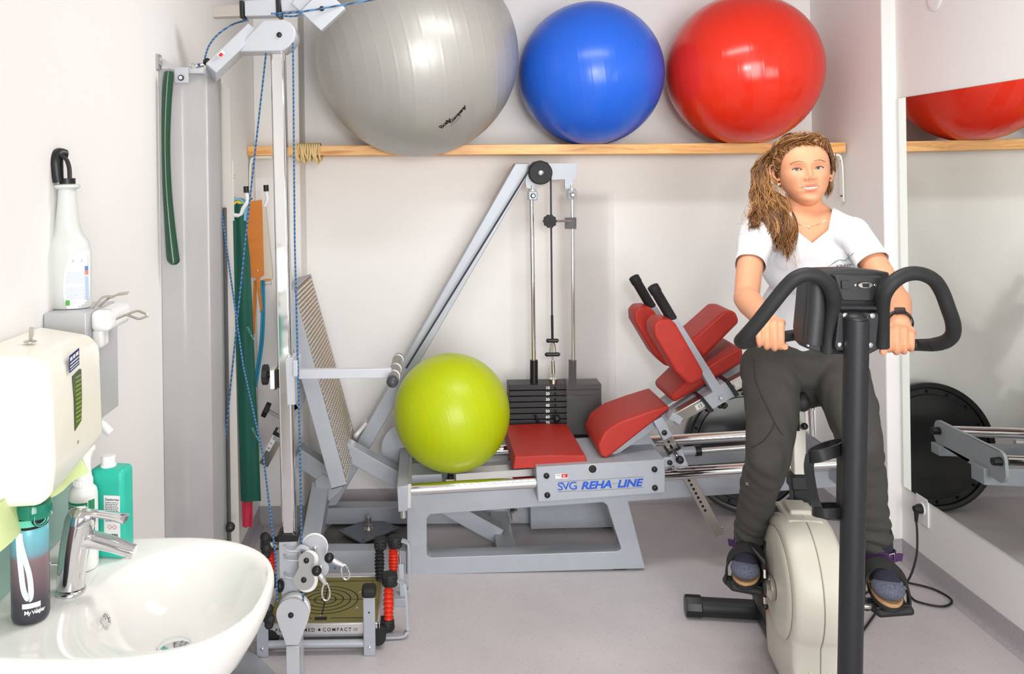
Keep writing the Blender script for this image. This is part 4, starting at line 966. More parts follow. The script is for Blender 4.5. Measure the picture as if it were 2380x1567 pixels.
for a in ((x0 + .03, yf + .03, cx - .03, yf + .03), (cx + .03, yf + .03, x1 - .03, yf + .03), (x1 - .03, yf + .03, x1 - .03, yb - .03), (x1 - .03, yb - .03, x0 + .03, yb - .03), (x0 + .03, yb - .03, x0 + .03, yf + .03)): line(*a)
m.add([V(cx - .022, yf + .018, zp + .0007), V(cx + .02, yf + .018, zp + .0007), V(cx + .02, yf + .038, zp + .0007), V(cx - .022, yf + .038, zp + .0007)], [(0, 1, 2, 3)])
m.build('target_print', M_INK, tp, smooth=0)
for a in range(6):
    an = a * math.pi / 3 + .5; q = V(cx + .135 * math.cos(an), cy + .11 * math.sin(an), zp)
    MB().lathe([(.002, 0), (.0055, 0), (.0055, .001), (.003, .0012), (.003, 0)], q, (0, 0, 1), 14).build('plate_eyelet', M_CHROME, tp)
m = MB()
m.bounds(x0 - .008, x1 + .008, yf - .010, yf - .001, zp - .034, zp + .002); m.bounds(x0 - .008, x1 + .008, yb + .001, yb + .010, zp - .034, zp + .002)
m.bounds(x0 - .009, x0 - .001, yf - .01, yb + .01, zp - .034, zp + .002); m.bounds(x1 + .001, x1 + .009, yf - .01, yb + .01, zp - .034, zp + .002)
RIM = m.build('plate_rim', M_ALU, BP, bevel=.001)
m = MB(); put_text(m, 'POSTUROMED', V(P(641, 1463, yf).x, yf - .0106, zp - .023), (1, 0, 0), (0, 0, 1), .0165, spacing=1.34, bold=.0002)
tm = P(742, 1459, yf - .01); m.lathe([(0, 0), (.0045, 0), (.0045, .0003), (0, .0003)], V(tm.x, yf - .0103, zp - .0175), (0, -1, 0), 16)
put_text(m, 'COMPACT', V(P(751, 1463, yf).x, yf - .0106, zp - .023), (1, 0, 0), (0, 0, 1), .0165, spacing=1.34, bold=.0002)
put_text(m, 'CE', V(P(822, 1463, yf).x, yf - .0106, zp - .022), (1, 0, 0), (0, 0, 1), .012, spacing=.9)
m.build('lettering', M_INK, RIM, smooth=0)
# lower swing frame: flat bars
m = MB(); m.bounds(x0 - .02, x1 + .02, yf + .01, yf + .035, .038, .046); m.bounds(x0 - .02, x1 + .02, yb - .035, yb - .01, .038, .046); m.build('swing_bar', M_GREY, BP)
# upright legs, one at each corner, with rubber heads
def leg(u, vt, vb, d, w_=.04):
    top, bot = P(u, vt, d), P(u, vb, d); lg = MB(); lg.bounds(top.x - w_ / 2, top.x + w_ / 2, d, d + .012, 0, top.z); lg.bounds(top.x - w_ / 2, top.x + w_ / 2, d, d + .05, top.z - .008, top.z); L = lg.build('upright', M_GREY, BP, bevel=.006, segs=3)
    m = MB(); m.box(V(top.x, d + .018, top.z + .004), (w_ + .008, .05, .034)); m.build('rubber_head', M_RUBBER, L, bevel=.011, segs=4)
    dome(MB(), V(top.x, d - .0005, top.z - .06), (0, -1, 0), .003).build('upright_screw', M_BLACK, L)
    dome(MB(), V(top.x, d - .001, .03), (0, -1, 0), .006).build('foot_screw', M_CHROME, L)
    return L
leg(857, 1382, 1520, 2.785); leg(608, 1400, 1500, 2.785)
m = MB(); m.cyl(V(P(597, 1508, 2.79).x, 2.80, .036), V(P(867, 1508, 2.79).x, 2.80, .036), .0125, n=20); m.build('front_tube', M_GREY, BP)
for u, d in ((877, 2.83), (628, 2.83)):
    q = P(u, 1480, d); m = MB(); m.lathe([(0, 0), (.03, 0), (.03, .006), (.026, .01), (.03, .014), (.03, .03), (0, .03)], V(q.x, d - .012, .045), (0, 1, 0), 20); m.build('swing_bearing', M_RUBBER, BP)
# bellows springs
def bellows(u, v0, v1, d, m_, n=9, r=.0135):
    a, b = P(u, v0, d), P(u, v1, d); L = (b - a).length; pr = [(0, 0)]
    for k in range(n * 6 + 1):
        t_ = k / (n * 6); env = 1.0 + .35 * math.sin(math.pi * t_); pr.append((r * .72 * env + r * .22 * (1 + math.cos(2 * math.pi * t_ * n)), t_ * L))
    pr.append((0, L)); MB().lathe(pr, a, b - a, 18).build('bellows', m_, BP)
def head(u, v, d, w_, h, dd=.045):
    q = P(u, v, d); m = MB()
    for k in range(3): m.box(q + V(0, 0, (k - 1) * h / 3), (w_ - (.004 if k == 1 else 0), dd, h / 3 - .0015))
    m.build('rubber_cap', M_RUBBER, BP, bevel=.0035, segs=2)
    m = MB(); m.lathe([(0, -h / 2 - .002), (w_ * .56, -h / 2 - .002), (w_ * .6, -h / 2 + .004), (w_ * .56, h / 2 - .006), (w_ * .5, h / 2), (0, h / 2 + .002)], q, (0, 0, 1), 26); m.build('rubber_collar', M_RUBBER, BP)
bellows(914, 1268, 1333, 3.16, M_SPRING); bellows(882, 1272, 1345, 3.12, M_RUBBER); bellows(903, 1352, 1448, 2.92, M_SPRING)
head(918, 1258, 3.16, .046, .036); head(884, 1262, 3.12, .04, .036); head(906, 1345, 2.92, .048, .036); head(899, 1449, 2.92, .046, .034)
bellows(628, 1282, 1345, 3.1, M_SPRING); bellows(586, 1372, 1448, 2.86, M_SPRING); head(586, 1455, 2.86, .046, .036); head(628, 1350, 3.0, .044, .034); head(640, 1262, 3.1, .04, .03)
# looped tubes on the right side
for pts, d0, d1 in (([(930, 1256), (944, 1260), (951, 1274), (952, 1360), (946, 1372), (934, 1380)], 3.16, 3.14), ([(922, 1348), (936, 1354), (943, 1368), (948, 1455), (944, 1470), (930, 1478), (872, 1480)], 2.92, 2.88)):
    n = len(pts); m = MB(); m.strap(spline([P(u, v, d0 + (d1 - d0) * k / (n - 1)) for k, (u, v) in enumerate(pts)], 6), .022, .008, (0, 1, 0)); m.build('side_loop', M_GREY, BP)
m = MB(); m.cyl(P(929, 1278, 3.15), P(932, 1335, 3.15), .003); m.cyl(P(929, 1290, 3.15), P(930, 1312, 3.15), .006); m.build('gas_rod', M_CHROME, BP)
m = MB(); m.strap([P(932, 1310, 3.15), P(936, 1385, 3.13)], .02, .02, (0, 1, 0)); m.bounds(P(915, 1378, 3.13).x, P(944, 1378, 3.13).x, 3.10, 3.16, .0, .03); m.build('rear_foot', M_GREY, BP, bevel=.002)

# ------------------------------------------------------------------ round plate with diamond top under the foot plate
M_DISC = mat('worn_steel_disc', (120, 114, 110), 0.4, metal=.5, var=.3, vscale=9)
M_SLATE = mat('slate_grey_plate', (112, 119, 128), 0.4, metal=.2)
TD = thing('pivot_board', (P(857, 1232, 3.7).x, 3.73, 0), 'grey diamond plate with a steel stub on a round floor disc below the foot plate', 'balance board')
c = V(P(857, 1232, 3.72).x, 3.72, 0)
MB().lathe([(0, 0), (.2, 0), (.202, .004), (.2, .008), (0, .008)], c, (0, 0, 1), 56).build('round_base', M_DISC, TD)
m = MB(); m.prism([V(c.x - .135, c.y - .01, .02), V(c.x - .02, c.y - .14, .02), V(c.x + .135, c.y + .01, .02), V(c.x + .02, c.y + .12, .02)], (0, 0, .01)); DPm = m.build('diamond_plate', M_SLATE, TD, bevel=.003)
for a, b in ((-.115, -.008), (-.017, -.115), (.115, .008)): MB().lathe([(.002, 0), (.005, 0), (.005, .0008), (.002, .0008)], V(c.x + a, c.y + b, .03), (0, 0, 1), 12).build('plate_hole', M_DARKGREY, DPm)
m = MB(); m.lathe([(0, 0), (.024, 0), (.02, .008), (.016, .012), (.016, .02), (.012, .022), (.012, .05), (.009, .054), (0, .054)], V(c.x, c.y, .03), (0, 0, 1), 20); m.build('steel_stub', M_STEEL, TD)
for a, b in ((-.05, 0), (.05, 0), (0, .05), (0, -.05)): MB().cyl(V(c.x + a, c.y + b, .008), V(c.x + a, c.y + b, .021), .008).build('spacer', M_STEEL, DPm)

# ------------------------------------------------------------------ black disc leaning on the back wall behind the rails
M_DISCB = mat('black_disc_plastic', (20, 20, 21), 0.32, coat=.15)
bc = V(P(1742, 1193, 3.90).x, 3.885, 0); Rb = .292; tilt = math.radians(8); axd = V(0, -math.cos(tilt), math.sin(tilt)); cen = bc + V(0, math.sin(tilt) * Rb, math.cos(tilt) * Rb + .004)
DT = thing('round_platform', bc, 'big black round platform leaning upright against the back wall', 'balance board')
m = MB(); m.lathe([(0, .014), (.20, .015), (.235, .012), (.238, .006), (.262, .006), (.266, .016), (.278, .02), (.289, .018), (.292, .008), (.29, -.02), (.28, -.03), (0, -.03)], cen, axd, 72); m.build('platform_disc', M_DISCB, DT, smooth=35)
x_, y_, a_ = frame_from(axd)
for k in range(16):
    an = 2 * math.pi * k / 16; q = cen + (x_ * math.cos(an) + y_ * math.sin(an)) * .25 + a_ * .0125; MB().box(q, (.012, .012, .012)).build('rim_clip', M_BLACK, DT, bevel=.002)
m = MB(); q = cen + V(-.075, -.004, -.115) + axd * .0160; uu = V(.28, 0, .96); vv = V(-.96, 0, .28)
m.add([q, q + vv * -.028, q + vv * -.028 + uu * .07, q + uu * .07], [(0, 1, 2, 3)], 0)
m.lathe([(0, 0), (.009, 0), (.009, .0006), (0, .0006)], q + uu * .056 - vv * .014 + axd * .0006, axd, 16, mi=1); put_bars(m, q + uu * .004 - vv * .018 + axd * .001, uu, vv, .034, .007, 6, mi=2)
m.build('sticker', [M_STICK, mat('sticker_orange', (232, 150, 30), .5), M_INK], DT, smooth=0)

# ------------------------------------------------------------------ power socket, cable and round wall cover on the right wall
M_SOCKET = mat('socket_white', (240, 240, 238), 0.35)
so_ = P(2132, 1180, 3.30); zc_ = 1.6 - (1180 - 404) / 1950 * 3.27; zc_ = .26; ys_ = 3.275
PO = thing('power_socket', (XR, ys_, zc_), 'white double power socket below the mirror edge', 'power socket')
MB().bounds(XR - .008, XR - .0005, ys_ - .04, ys_ + .04, zc_ - .055, zc_ + .055).build('face_plate', M_SOCKET, PO, bevel=.003)
MB().lathe([(.02, 0), (.024, 0), (.024, .004), (.02, .004), (.02, .001), (0, .001), (0, 0)], V(XR - .008, ys_, zc_ + .005), (-1, 0, 0), 24).build('socket_ring', M_SOCKET, PO)
PC = thing('power_cable', (1.75, 2.9, 0), 'black power cable with plug running from the socket to the exercise bike', 'cable')
m = MB(); m.lathe([(0, 0), (.017, 0), (.018, .012), (.013, .024), (.011, .03), (0, .032)], V(XR - .009, ys_, zc_ + .005), (-1, 0, 0), 18); m.cyl(V(XR - .028, ys_, zc_ + .012), V(XR - .032, ys_ - .003, zc_ - .045), .011, .0055); m.build('plug', M_RUBBER, PC)
path = [V(XR - .032, ys_ - .003, zc_ - .04), V(XR - .034, ys_ - .012, zc_ - .09), V(XR - .05, ys_ - .03, .09), V(XR - .11, ys_ - .07, .015), V(1.70, 3.12, .006), V(1.52, 3.08, .006), V(1.40, 2.98, .006)]
MB().tube(spline(path, 8), .004, 8).build('cord', M_RUBBER, PC)
loop = [V(1.36, 2.93, .006), pz(2060, 1352, .006), pz(2120, 1357, .006), pz(2175, 1372, .006), pz(2212, 1396, .006), pz(2190, 1410, .006), pz(2130, 1398, .006), pz(2080, 1372, .006), V(1.36, 2.75, .006), V(1.15, 2.62, .006)]
MB().tube(spline(loop, 8), .004, 8).build('cord', M_RUBBER, PC)
q = P(2132, -2, 3.16); wc = MB(); wc.lathe([(0, 0), (.046, 0), (.047, .002), (.044, .0045), (.03, .005), (0, .005)], V(XR - .0003, q.y, q.z), (-1, 0, 0), 36)
tag(wc.build('wall_cover', M_WALL, None, smooth=40), 'round white blank wall cover high on the right wall', 'wall cover')
# ------------------------------------------------------------------ wash basin
M_CERAMIC = mat('white_ceramic', (243, 242, 238), 0.1, spec=.55, var=.008)
M_CHROME2 = mat('tap_chrome', (226, 226, 228), 0.05, metal=1.0, var=.005)
WB = thing('wash_basin', (XL, 1.525, .70), 'white ceramic wash basin on the left wall with chrome tap', 'wash basin')
ZR = .85; N = 64
def rim_out(s, cx=-.525, ax=.24, ay=.225):
    out = []
    for k in range(N):
        a = 2 * math.pi * k / N; ca, sa = math.cos(a), math.sin(a); e = 2 / 2.35
        x = abs(ca) ** e * math.copysign(1, ca); y = abs(sa) ** e * math.copysign(1, sa)
        X = cx + (ax if ca > 0 else (cx - XL) * 1.0) * x * (s if ca > 0 else 1.0) ; Y = 1.525 + ay * y * s
        if ca < 0:                                    # straight sides towards the wall
            X = cx + (XL + .001 - cx) * min(1, abs(ca) * 1.35); Y = 1.525 + ay * s * (abs(sa) ** .35 * math.copysign(1, sa) if abs(ca) < .93 else sa / .3676 * .77)
        out.append((X, Y))
    return out
def bowl(s):
    return [(-.452 + .152 * s * math.cos(2 * math.pi * k / N), 1.525 + .188 * s * math.sin(2 * math.pi * k / N)) for k in range(N)]
rings = [(rim_out(.35), .66), (rim_out(.6), .69), (rim_out(.82), .745), (rim_out(.93), .79), (rim_out(.985), .818), (rim_out(1.0), .832), (rim_out(1.0), .842), (rim_out(.992), .848), (rim_out(.975), .8505), (rim_out(.95), .850)]
rings += [(bowl(1.04), .8485), (bowl(1.0), .845), (bowl(.96), .836), (bowl(.9), .818), (bowl(.8), .793), (bowl(.66), .770), (bowl(.48), .754), (bowl(.28), .747), (bowl(.12), .745)]
m = MB(); vs = []; fs = []
for pts, z in rings: vs += [V(x, y, z) for x, y in pts]
for j in range(len(rings) - 1):
    for k in range(N): k2 = (k + 1) % N; fs.append((j * N + k, j * N + k2, (j + 1) * N + k2, (j + 1) * N + k))
fs.append(tuple(range(N - 1, -1, -1))); fs.append(tuple((len(rings) - 1) * N + k for k in range(N)))
m.add(vs, fs); m.build('basin', M_CERAMIC, WB, smooth=70)
m = MB(); m.prism([V(XL + .001, 1.43, .33), V(-.60, 1.45, .33), V(-.57, 1.525, .33), V(-.60, 1.60, .33), V(XL + .001, 1.62, .33)], (0, 0, .36)); m.build('half_pedestal', M_CERAMIC, WB, bevel=.02, segs=4)
m = MB(); m.lathe([(0, .0), (.028, .0), (.03, .004), (.026, .007), (.016, .009), (0, .010)], V(-.462, 1.525, .7455), (0, 0, 1), 28); m.build('drain', M_CHROME2, WB)
m = MB(); m.lathe([(.007, 0), (.0125, 0), (.0125, .003), (.0085, .004), (.007, .001)], V(-.5755, 1.50, .811), (.9, .15, .42), 22); m.build('overflow_ring', M_CHROME2, WB)
# single lever tap
TP = MB(); dT = 1.525
ctr = spline([P(164, 1362, dT), P(166, 1330, dT), P(174, 1270, dT), P(186, 1212, dT)], 6)
nn = len(ctr); TP.tube(ctr, [.0242 + .002 * abs(k / (nn - 1) - .3) + .0015 * (k / (nn - 1)) for k in range(nn)], 24); TP.lathe([(0, 0), (.0265, 0), (.027, .004), (.0245, .007), (0, .007)], V(ctr[0].x, dT, .8495), (0, 0, 1), 28)
TPo = TP.build('tap_body', M_CHROME2, WB, smooth=60)
sp = spline([P(176, 1262, dT), P(205, 1254, dT), P(250, 1262, dT), P(292, 1276, dT), P(314, 1281, dT)], 6); n2 = len(sp)
m = MB(); m.tube(sp, [.021 - .0085 * (k / (n2 - 1)) for k in range(n2)], 20, flat=(1.05, .82), side=(0, 1, 0)); m.build('spout', M_CHROME2, TPo, smooth=60)
m = MB(); m.cyl(P(299, 1286, dT), P(297, 1296, dT), .0085, .0078); m.build('aerator', M_ALU, TPo)
m = MB(); m.lathe([(0, -.006), (.0262, -.006), (.0268, .004), (.024, .016), (.014, .022), (0, .023)], ctr[-1], (ctr[-1] - ctr[-2]), 26); LV = m.build('lever_dome', M_CHROME2, TPo)
lv = spline([P(182, 1196, dT), P(214, 1193, dT), P(255, 1199, dT), P(293, 1206, dT)], 6); n2 = len(lv)
m = MB(); m.tube(lv, [.017 - .007 * math.sin(math.pi * min(1, k / (n2 - 1) * 1.1)) * .6 for k in range(n2)], 16, flat=(1.0, .42), side=(0, 1, 0)); m.build('lever', M_CHROME2, TPo, smooth=60)
m = MB(); q = P(131, 1312, 1.56); m.cyl(q + V(.012, 0, 0), q - V(.012, 0, .0), .003); m.sphere(q - V(.014, 0, 0), .0055, 12, 8); m.build('pop_up_rod', M_CHROME2, TPo)

# mint glass splash guard behind the bottles
M_MINT = mat('mint_glass', (204, 240, 228), 0.12, trans=.5, ior=1.3, spec=.5)
sg = MB(); sg.bounds(XL + .004, XL + .010, 1.19, 1.87, .852, 1.005); sg = sg.build('splash_guard', M_MINT, None, bevel=.001)
tag(sg, 'mint green glass splash guard on the wall behind the basin bottles', 'splash guard')
MB().lathe([(0, 0), (.008, 0), (.007, .004), (0, .005)], V(XL + .010, 1.84, .985), (1, 0, 0), 16).build('fixing_screw', M_CHROME, sg)

# ------------------------------------------------------------------ drinking bottle
def grad_material(name, stops, rough=.35, trans=0.0):
    m = bpy.data.materials.new(name); m.use_nodes = True; nt = m.node_tree; b = nt.nodes['Principled BSDF']
    tc = nt.nodes.new('ShaderNodeTexCoord'); sx = nt.nodes.new('ShaderNodeSeparateXYZ'); nt.links.new(tc.outputs['Generated'], sx.inputs[0])
    r = nt.nodes.new('ShaderNodeValToRGB'); e = r.color_ramp.elements
    e[0].position = stops[0][0]; e[0].color = rgb(*stops[0][1]); e[1].position = stops[-1][0]; e[1].color = rgb(*stops[-1][1])
    for p_, c_ in stops[1:-1]: k = e.new(p_); k.color = rgb(*c_)
    nt.links.new(sx.outputs[2], r.inputs[0]); nt.links.new(r.outputs[0], b.inputs['Base Color'])
    b.inputs['Roughness'].default_value = rough; b.inputs['Transmission Weight'].default_value = trans
    return m
bb = pz(72, 1436, ZR); bb.z = ZR + .0005
DB = thing('drinking_bottle', bb, 'turquoise to dark grey drinking bottle with flip lid and white strap', 'bottle')
M_BOT = grad_material('bottle_gradient', [(0, (48, 50, 60)), (.22, (64, 60, 70)), (.45, (112, 92, 98)), (.66, (132, 108, 112)), (.72, (112, 158, 170)), (1, (112, 196, 208))], .3)
m = MB(); R0 = .0307
m.lathe([(0, .001), (R0 * .8, 0), (R0 * .93, .002), (R0, .009), (R0, .150), (R0 * .97, .158), (R0 * .9, .163), (0, .164)], bb, (0, 0, 1), 40); BD = m.build('body', M_BOT, DB, smooth=50)
M_TEAL = mat('teal_clear_lid', (18, 150, 122), 0.12, trans=.35, coat=.4); M_MINTP = mat('mint_plastic', (98, 206, 176), 0.35)
m = MB(); m.lathe([(0, .160), (R0 * .96, .160), (R0 * .98, .164), (R0 * .98, .178), (R0 * .92, .181), (0, .181)], bb, (0, 0, 1), 40); m.build('collar', M_BLACK, DB)
m = MB(); m.lathe([(R0 * .97, .165), (R0 * .995, .165), (R0 * .995, .1765), (R0 * .97, .1765)], bb, (0, 0, 1), 40); m.build('collar_band', M_MINTP, DB)
m = MB(); m.lathe([(0, .180), (R0 * .95, .180), (R0 * .97, .186), (R0 * .95, .196), (R0 * .84, .203), (0, .206)], bb, V(.06, -.03, 1), 36); LD = m.build('flip_lid', M_TEAL, DB)
q = bb + V(R0 * .8, -R0 * .62, .178); nq = V(.8, -.6, 0)
m = MB(); m.lathe([(.0, 0), (.0135, 0), (.0135, .006), (.011, .008), (.0105, .008), (.0085, .004), (0, .004)], q, nq, 24); CLx = m.build('lid_clasp', M_BLACK, DB)
m = MB(); m.lathe([(.0085, .0045), (.0105, .0078), (.0125, .0078), (.0125, .0045)], q, nq, 24); m.build('clasp_ring', M_MINTP, CLx)
M_TAPE = mat('white_webbing', (226, 232, 236), 0.8, bump=.3, bscale=400)
def on_bot(a, z, off=.0012): return bb + V((R0 + off) * math.sin(a), -(R0 + off) * math.cos(a), z)
m = MB(); pts = spline([on_bot(-.12, .158), on_bot(-.1, .13), on_bot(.0, .09), on_bot(.12, .06), on_bot(.34, .045), on_bot(.46, .055), on_bot(.40, .085), on_bot(.18, .115), on_bot(.0, .14), on_bot(-.05, .157)], 6)
m.strap(pts, [.009] * len(pts), .0016, (1, 0, 0)); m.build('carry_strap', M_TAPE, DB)
m = MB(); g = []
for k in range(11): a = .0 + .95 * k / 10; g.append((on_bot(a, .0295, .0004), on_bot(a, .038, .0004)))
m.add([p for ab in g for p in ab], [(2 * k, 2 * k + 2, 2 * k + 3, 2 * k + 1) for k in range(10)])
def cyl_text(mb, body, a0, z0, size, **kw):
    vs, fs = text_geo(body, size, **kw); mb.add([on_bot(a0 + x / R0, z0 + y, .0005) for x, y, _ in vs], fs)
cyl_text(m, 'My Vesper', .10, .0195, .0095, bold=.0002, spacing=.82); cyl_text(m, 'box', .74, .0225, .0062)
m.tube([on_bot(a, z, .0004) for a, z in ((.72, .0205), (.92, .0205), (.92, .0285), (.72, .0285))], .0003, 4, True)
m.build('print', M_WHITEINK, BD, smooth=0)

# ------------------------------------------------------------------ white cleaner bottle with bent nozzle
wb_ = pz(196, 1318, ZR); wb_.z = ZR + .0005
M_WPL = mat('white_bottle_plastic', (244, 244, 240), 0.32)
NB = thing('cleaner_bottle', wb_, 'white cleaner bottle with bent nozzle and green label behind the tap', 'bottle')
kx = 1.575 / 1950
m = MB(); m.lathe([(0, .001), (.024, 0), (.0262, .003), (.0265, .008), (.0265, .140), (.025, .150), (.019, .157), (.0155, .16), (0, .161)], wb_, (0, 0, 1), 36); BDy = m.build('body', M_WPL, NB, smooth=50)
m = MB(); m.lathe([(0, .158), (.017, .158), (.0172, .160), (.0172, .172), (.0155, .174), (0, .174)], wb_, (0, 0, 1), 28); CP = m.build('screw_cap', M_WPL, NB)
for k in range(20):
    an = 2 * math.pi * k / 20; m = MB(); m.box(wb_ + V(.0174 * math.cos(an), .0174 * math.sin(an), .1655), (.0012, .0012, .011)); m.build('cap_rib', M_WPL, CP)
sp = spline([wb_ + V(0, 0, .173), wb_ + V(-.001, 0, .19), wb_ + V(.002, 0, .21), wb_ + V(.010, 0, .226), wb_ + V(.018, -.002, .233)], 6); n2 = len(sp)
m = MB(); m.tube(sp, [.0165 - .0075 * (k / (n2 - 1)) ** 1.5 for k in range(n2)], 20); m.build('bent_nozzle', M_WPL, NB, smooth=60)
M_GLABEL = mat('green_label', (38, 148, 104), 0.5); m = MB(); g = []
for k in range(15): a = -1.25 + 1.9 * k / 14; g += [wb_ + V(.0268 * math.sin(a), -.0268 * math.cos(a), .06), wb_ + V(.0268 * math.sin(a), -.0268 * math.cos(a), .132)]
m.add(g, [(2 * k, 2 * k + 2, 2 * k + 3, 2 * k + 1) for k in range(14)]); LB = m.build('front_label', M_GLABEL, BDy, smooth=60)
m = MB(); rr = random.Random(5)
for r_ in range(7):
    a = -.95
    while a < .45:
        L_ = rr.uniform(.06, .2); z_ = .126 - .0042 * r_; f_ = lambda t, z: wb_ + V(.0271 * math.sin(t), -.0271 * math.cos(t), z); m.add([f_(a, z_), f_(a + L_, z_), f_(a + L_, z_ + .0016), f_(a, z_ + .0016)], [(0, 1, 2, 3)]); a += L_ + .04
tag(m.build('label_print', M_WHITEINK, LB, smooth=0), kind='stuff')
m = MB(); g = []
for k in range(9): a = .72 + .5 * k / 8; g += [wb_ + V(.0268 * math.sin(a), -.0268 * math.cos(a), .05), wb_ + V(.0268 * math.sin(a), -.0268 * math.cos(a), .135)]
m.add(g, [(2 * k, 2 * k + 2, 2 * k + 3, 2 * k + 1) for k in range(8)]); m.build('back_label', M_GLABEL, BDy, smooth=60)

# ------------------------------------------------------------------ turquoise disinfectant bottle
tb = pz(262, 1288, ZR); tb.z = ZR + .0005
M_TURQ = mat('turquoise_plastic', (52, 192, 168), 0.35, spec=.4)
TQ = thing('disinfectant_bottle', tb, 'square turquoise bottle with white cap at the back of the basin', 'bottle')
hw, hd, hh = .0355, .024, .176; Rz = rot_mat(0, 0, math.radians(-8))
m = MB(); m.box(tb + V(0, 0, hh / 2), (2 * hw, 2 * hd, hh), Rz); TB_ = m.build('body', M_TURQ, TQ, bevel=.010, segs=4)
m = MB(); m.lathe([(0, hh - .002), (.016, hh - .002), (.015, hh + .004), (.0138, hh + .005), (.0138, hh + .018), (.012, hh + .0205), (0, hh + .021)], tb - V(.006, 0, 0), (0, 0, 1), 28); m.build('screw_cap', M_WHITE_PVC, TQ)
m = MB(); o_ = tb + Rz @ V(-.004, -hd - .0006, .036); ex_ = Rz @ V(1, 0, 0); ez_ = V(0, 0, 1); wl, hl = .034, .09
m.add([o_, o_ + ex_ * wl, o_ + ex_ * wl + ez_ * hl, o_ + ez_ * hl], [(0, 1, 2, 3)], 0)
ny = Rz @ V(0, -.0004, 0)
put_text(m, 'Desderman', o_ + ex_ * .003 + ez_ * .080 + ny, ex_, ez_, .0062, mi=1, bold=.0001)
rr = random.Random(8)
for r_ in range(12):
    a = .003; z_ = .0755 - .0033 * r_
    while a < .028: L_ = rr.uniform(.002, .006); b0 = o_ + ex_ * a + ez_ * z_ + ny; m.add([b0, b0 + ex_ * L_, b0 + ex_ * L_ + ez_ * .0011, b0 + ez_ * .0011], [(0, 1, 2, 3)], 1); a += L_ + .0012
for k in range(2):
    c_ = o_ + ex_ * (.012 + .010 * k) + ez_ * .028 + ny; s_ = .0045
    m.tube([c_ + ex_ * s_, c_ + ez_ * s_, c_ - ex_ * s_, c_ - ez_ * s_], .00045, 4, True, mi=2)
for k in range(9): b0 = o_ + ex_ * (.014 + .0016 * k) + ez_ * .006 + ny; m.add([b0, b0 + ex_ * (.0006 + .0005 * (k % 3)), b0 + ex_ * (.0006 + .0005 * (k % 3)) + ez_ * .009, b0 + ez_ * .009], [(0, 1, 2, 3)], 1)
m.build('label', [M_STICK, M_INK, M_STICK_RED], TB_, smooth=0)

# ------------------------------------------------------------------ paper towel dispenser
M_CREAMP = mat('cream_plastic', (244, 241, 228), 0.22, spec=.5, var=.01)
M_PAPER = mat('green_paper_towel', (220, 236, 172), 0.9, bump=.3, bscale=300)
TDp = thing('towel_dispenser', (XL, 1.52, 1.06), 'cream plastic paper towel dispenser above the basin', 'towel dispenser')
prof = [(-.768, 1.055), (-.640, 1.055), (-.624, 1.075), (-.618, 1.12), (-.622, 1.285), (-.645, 1.305), (-.768, 1.312)]
m = MB(); a_ = [V(x, 1.375 + (.012 if x > -.7 else 0), z) for x, z in prof]; b_ = [V(x, 1.675 - (.06 if x > -.7 else 0), z + (.03 if z < 1.1 else -.004)) for x, z in prof]; k = len(prof)
m.add(a_ + b_, [tuple(range(k)), tuple(range(2 * k - 1, k - 1, -1))] + [(i, k + i, k + (i + 1) % k, (i + 1) % k) for i in range(k)])
tdb = m.build('housing', M_CREAMP, TDp, bevel=.014, segs=4, smooth=50)
bm = bmesh.new(); bm.from_mesh(tdb.data); bmesh.ops.recalc_face_normals(bm, faces=bm.faces); bm.to_mesh(tdb.data); bm.free()
xf = -.6185
m = MB(); m.prism([V(xf - .004, y, z) for y, z in ((1.478, 1.155), (1.506, 1.165), (1.510, 1.21), (1.509, 1.258), (1.476, 1.252), (1.480, 1.21))], (.0052, 0, 0)); WN = m.build('level_window', mat('smoky_window', (74, 92, 66), .12, trans=.3), TDp, bevel=.0008)
for k in range(11): m = MB(); m.bounds(xf + .0008, xf + .0014, 1.483, 1.506, 1.168 + .0078 * k, 1.171 + .0078 * k); m.build('towel_edge', mat('towel_stack', (138, 160, 84), .9), WN)
m = MB(); yy0, yy1 = P(155, 840, 1.46).y, 1.46; q = [V(xf + .0016, y, z) for y, z in ((1.456, 1.262), (1.499, 1.268), (1.499, 1.298), (1.456, 1.292))]
m.add(q, [(0, 1, 2, 3)], 0)
[put_bars(m, V(xf + .0021, 1.459, z_), (0, 1, .14), (0, 0, 1), .037, h_, int(z_ * 1e4), mi=1) for z_, h_ in ((1.282, .0062), (1.2755, .003), (1.270, .0026), (1.2655, .0022))]
m.build('service_sticker', [mat('navy_sticker', (36, 52, 110), .5), M_WHITEINK], TDp, smooth=0)
kp = V(-.70, 1.49, 1.311); m = MB(); m.lathe([(0, 0), (.011, 0), (.011, .0015), (.009, .0025), (0, .0025)], kp, (0, 0, 1), 20); m.build('lock_plate', M_STEEL, TDp)
m = MB(); m.strap([kp + V(0, 0, .001), kp + V(.002, 0, .014), kp + V(.004, 0, .026)], [.005, .009, .010], .002, (1, 0, .0)); m.build('key', M_STEEL, TDp, bevel=.0008)
m = MB(); m.lathe([(0, 0), (.003, 0), (.003, .0008), (0, .0008)], V(xf + .0006, 1.49, 1.132), (1, 0, 0), 12); m.build('lock_mark', M_CAST, TDp)
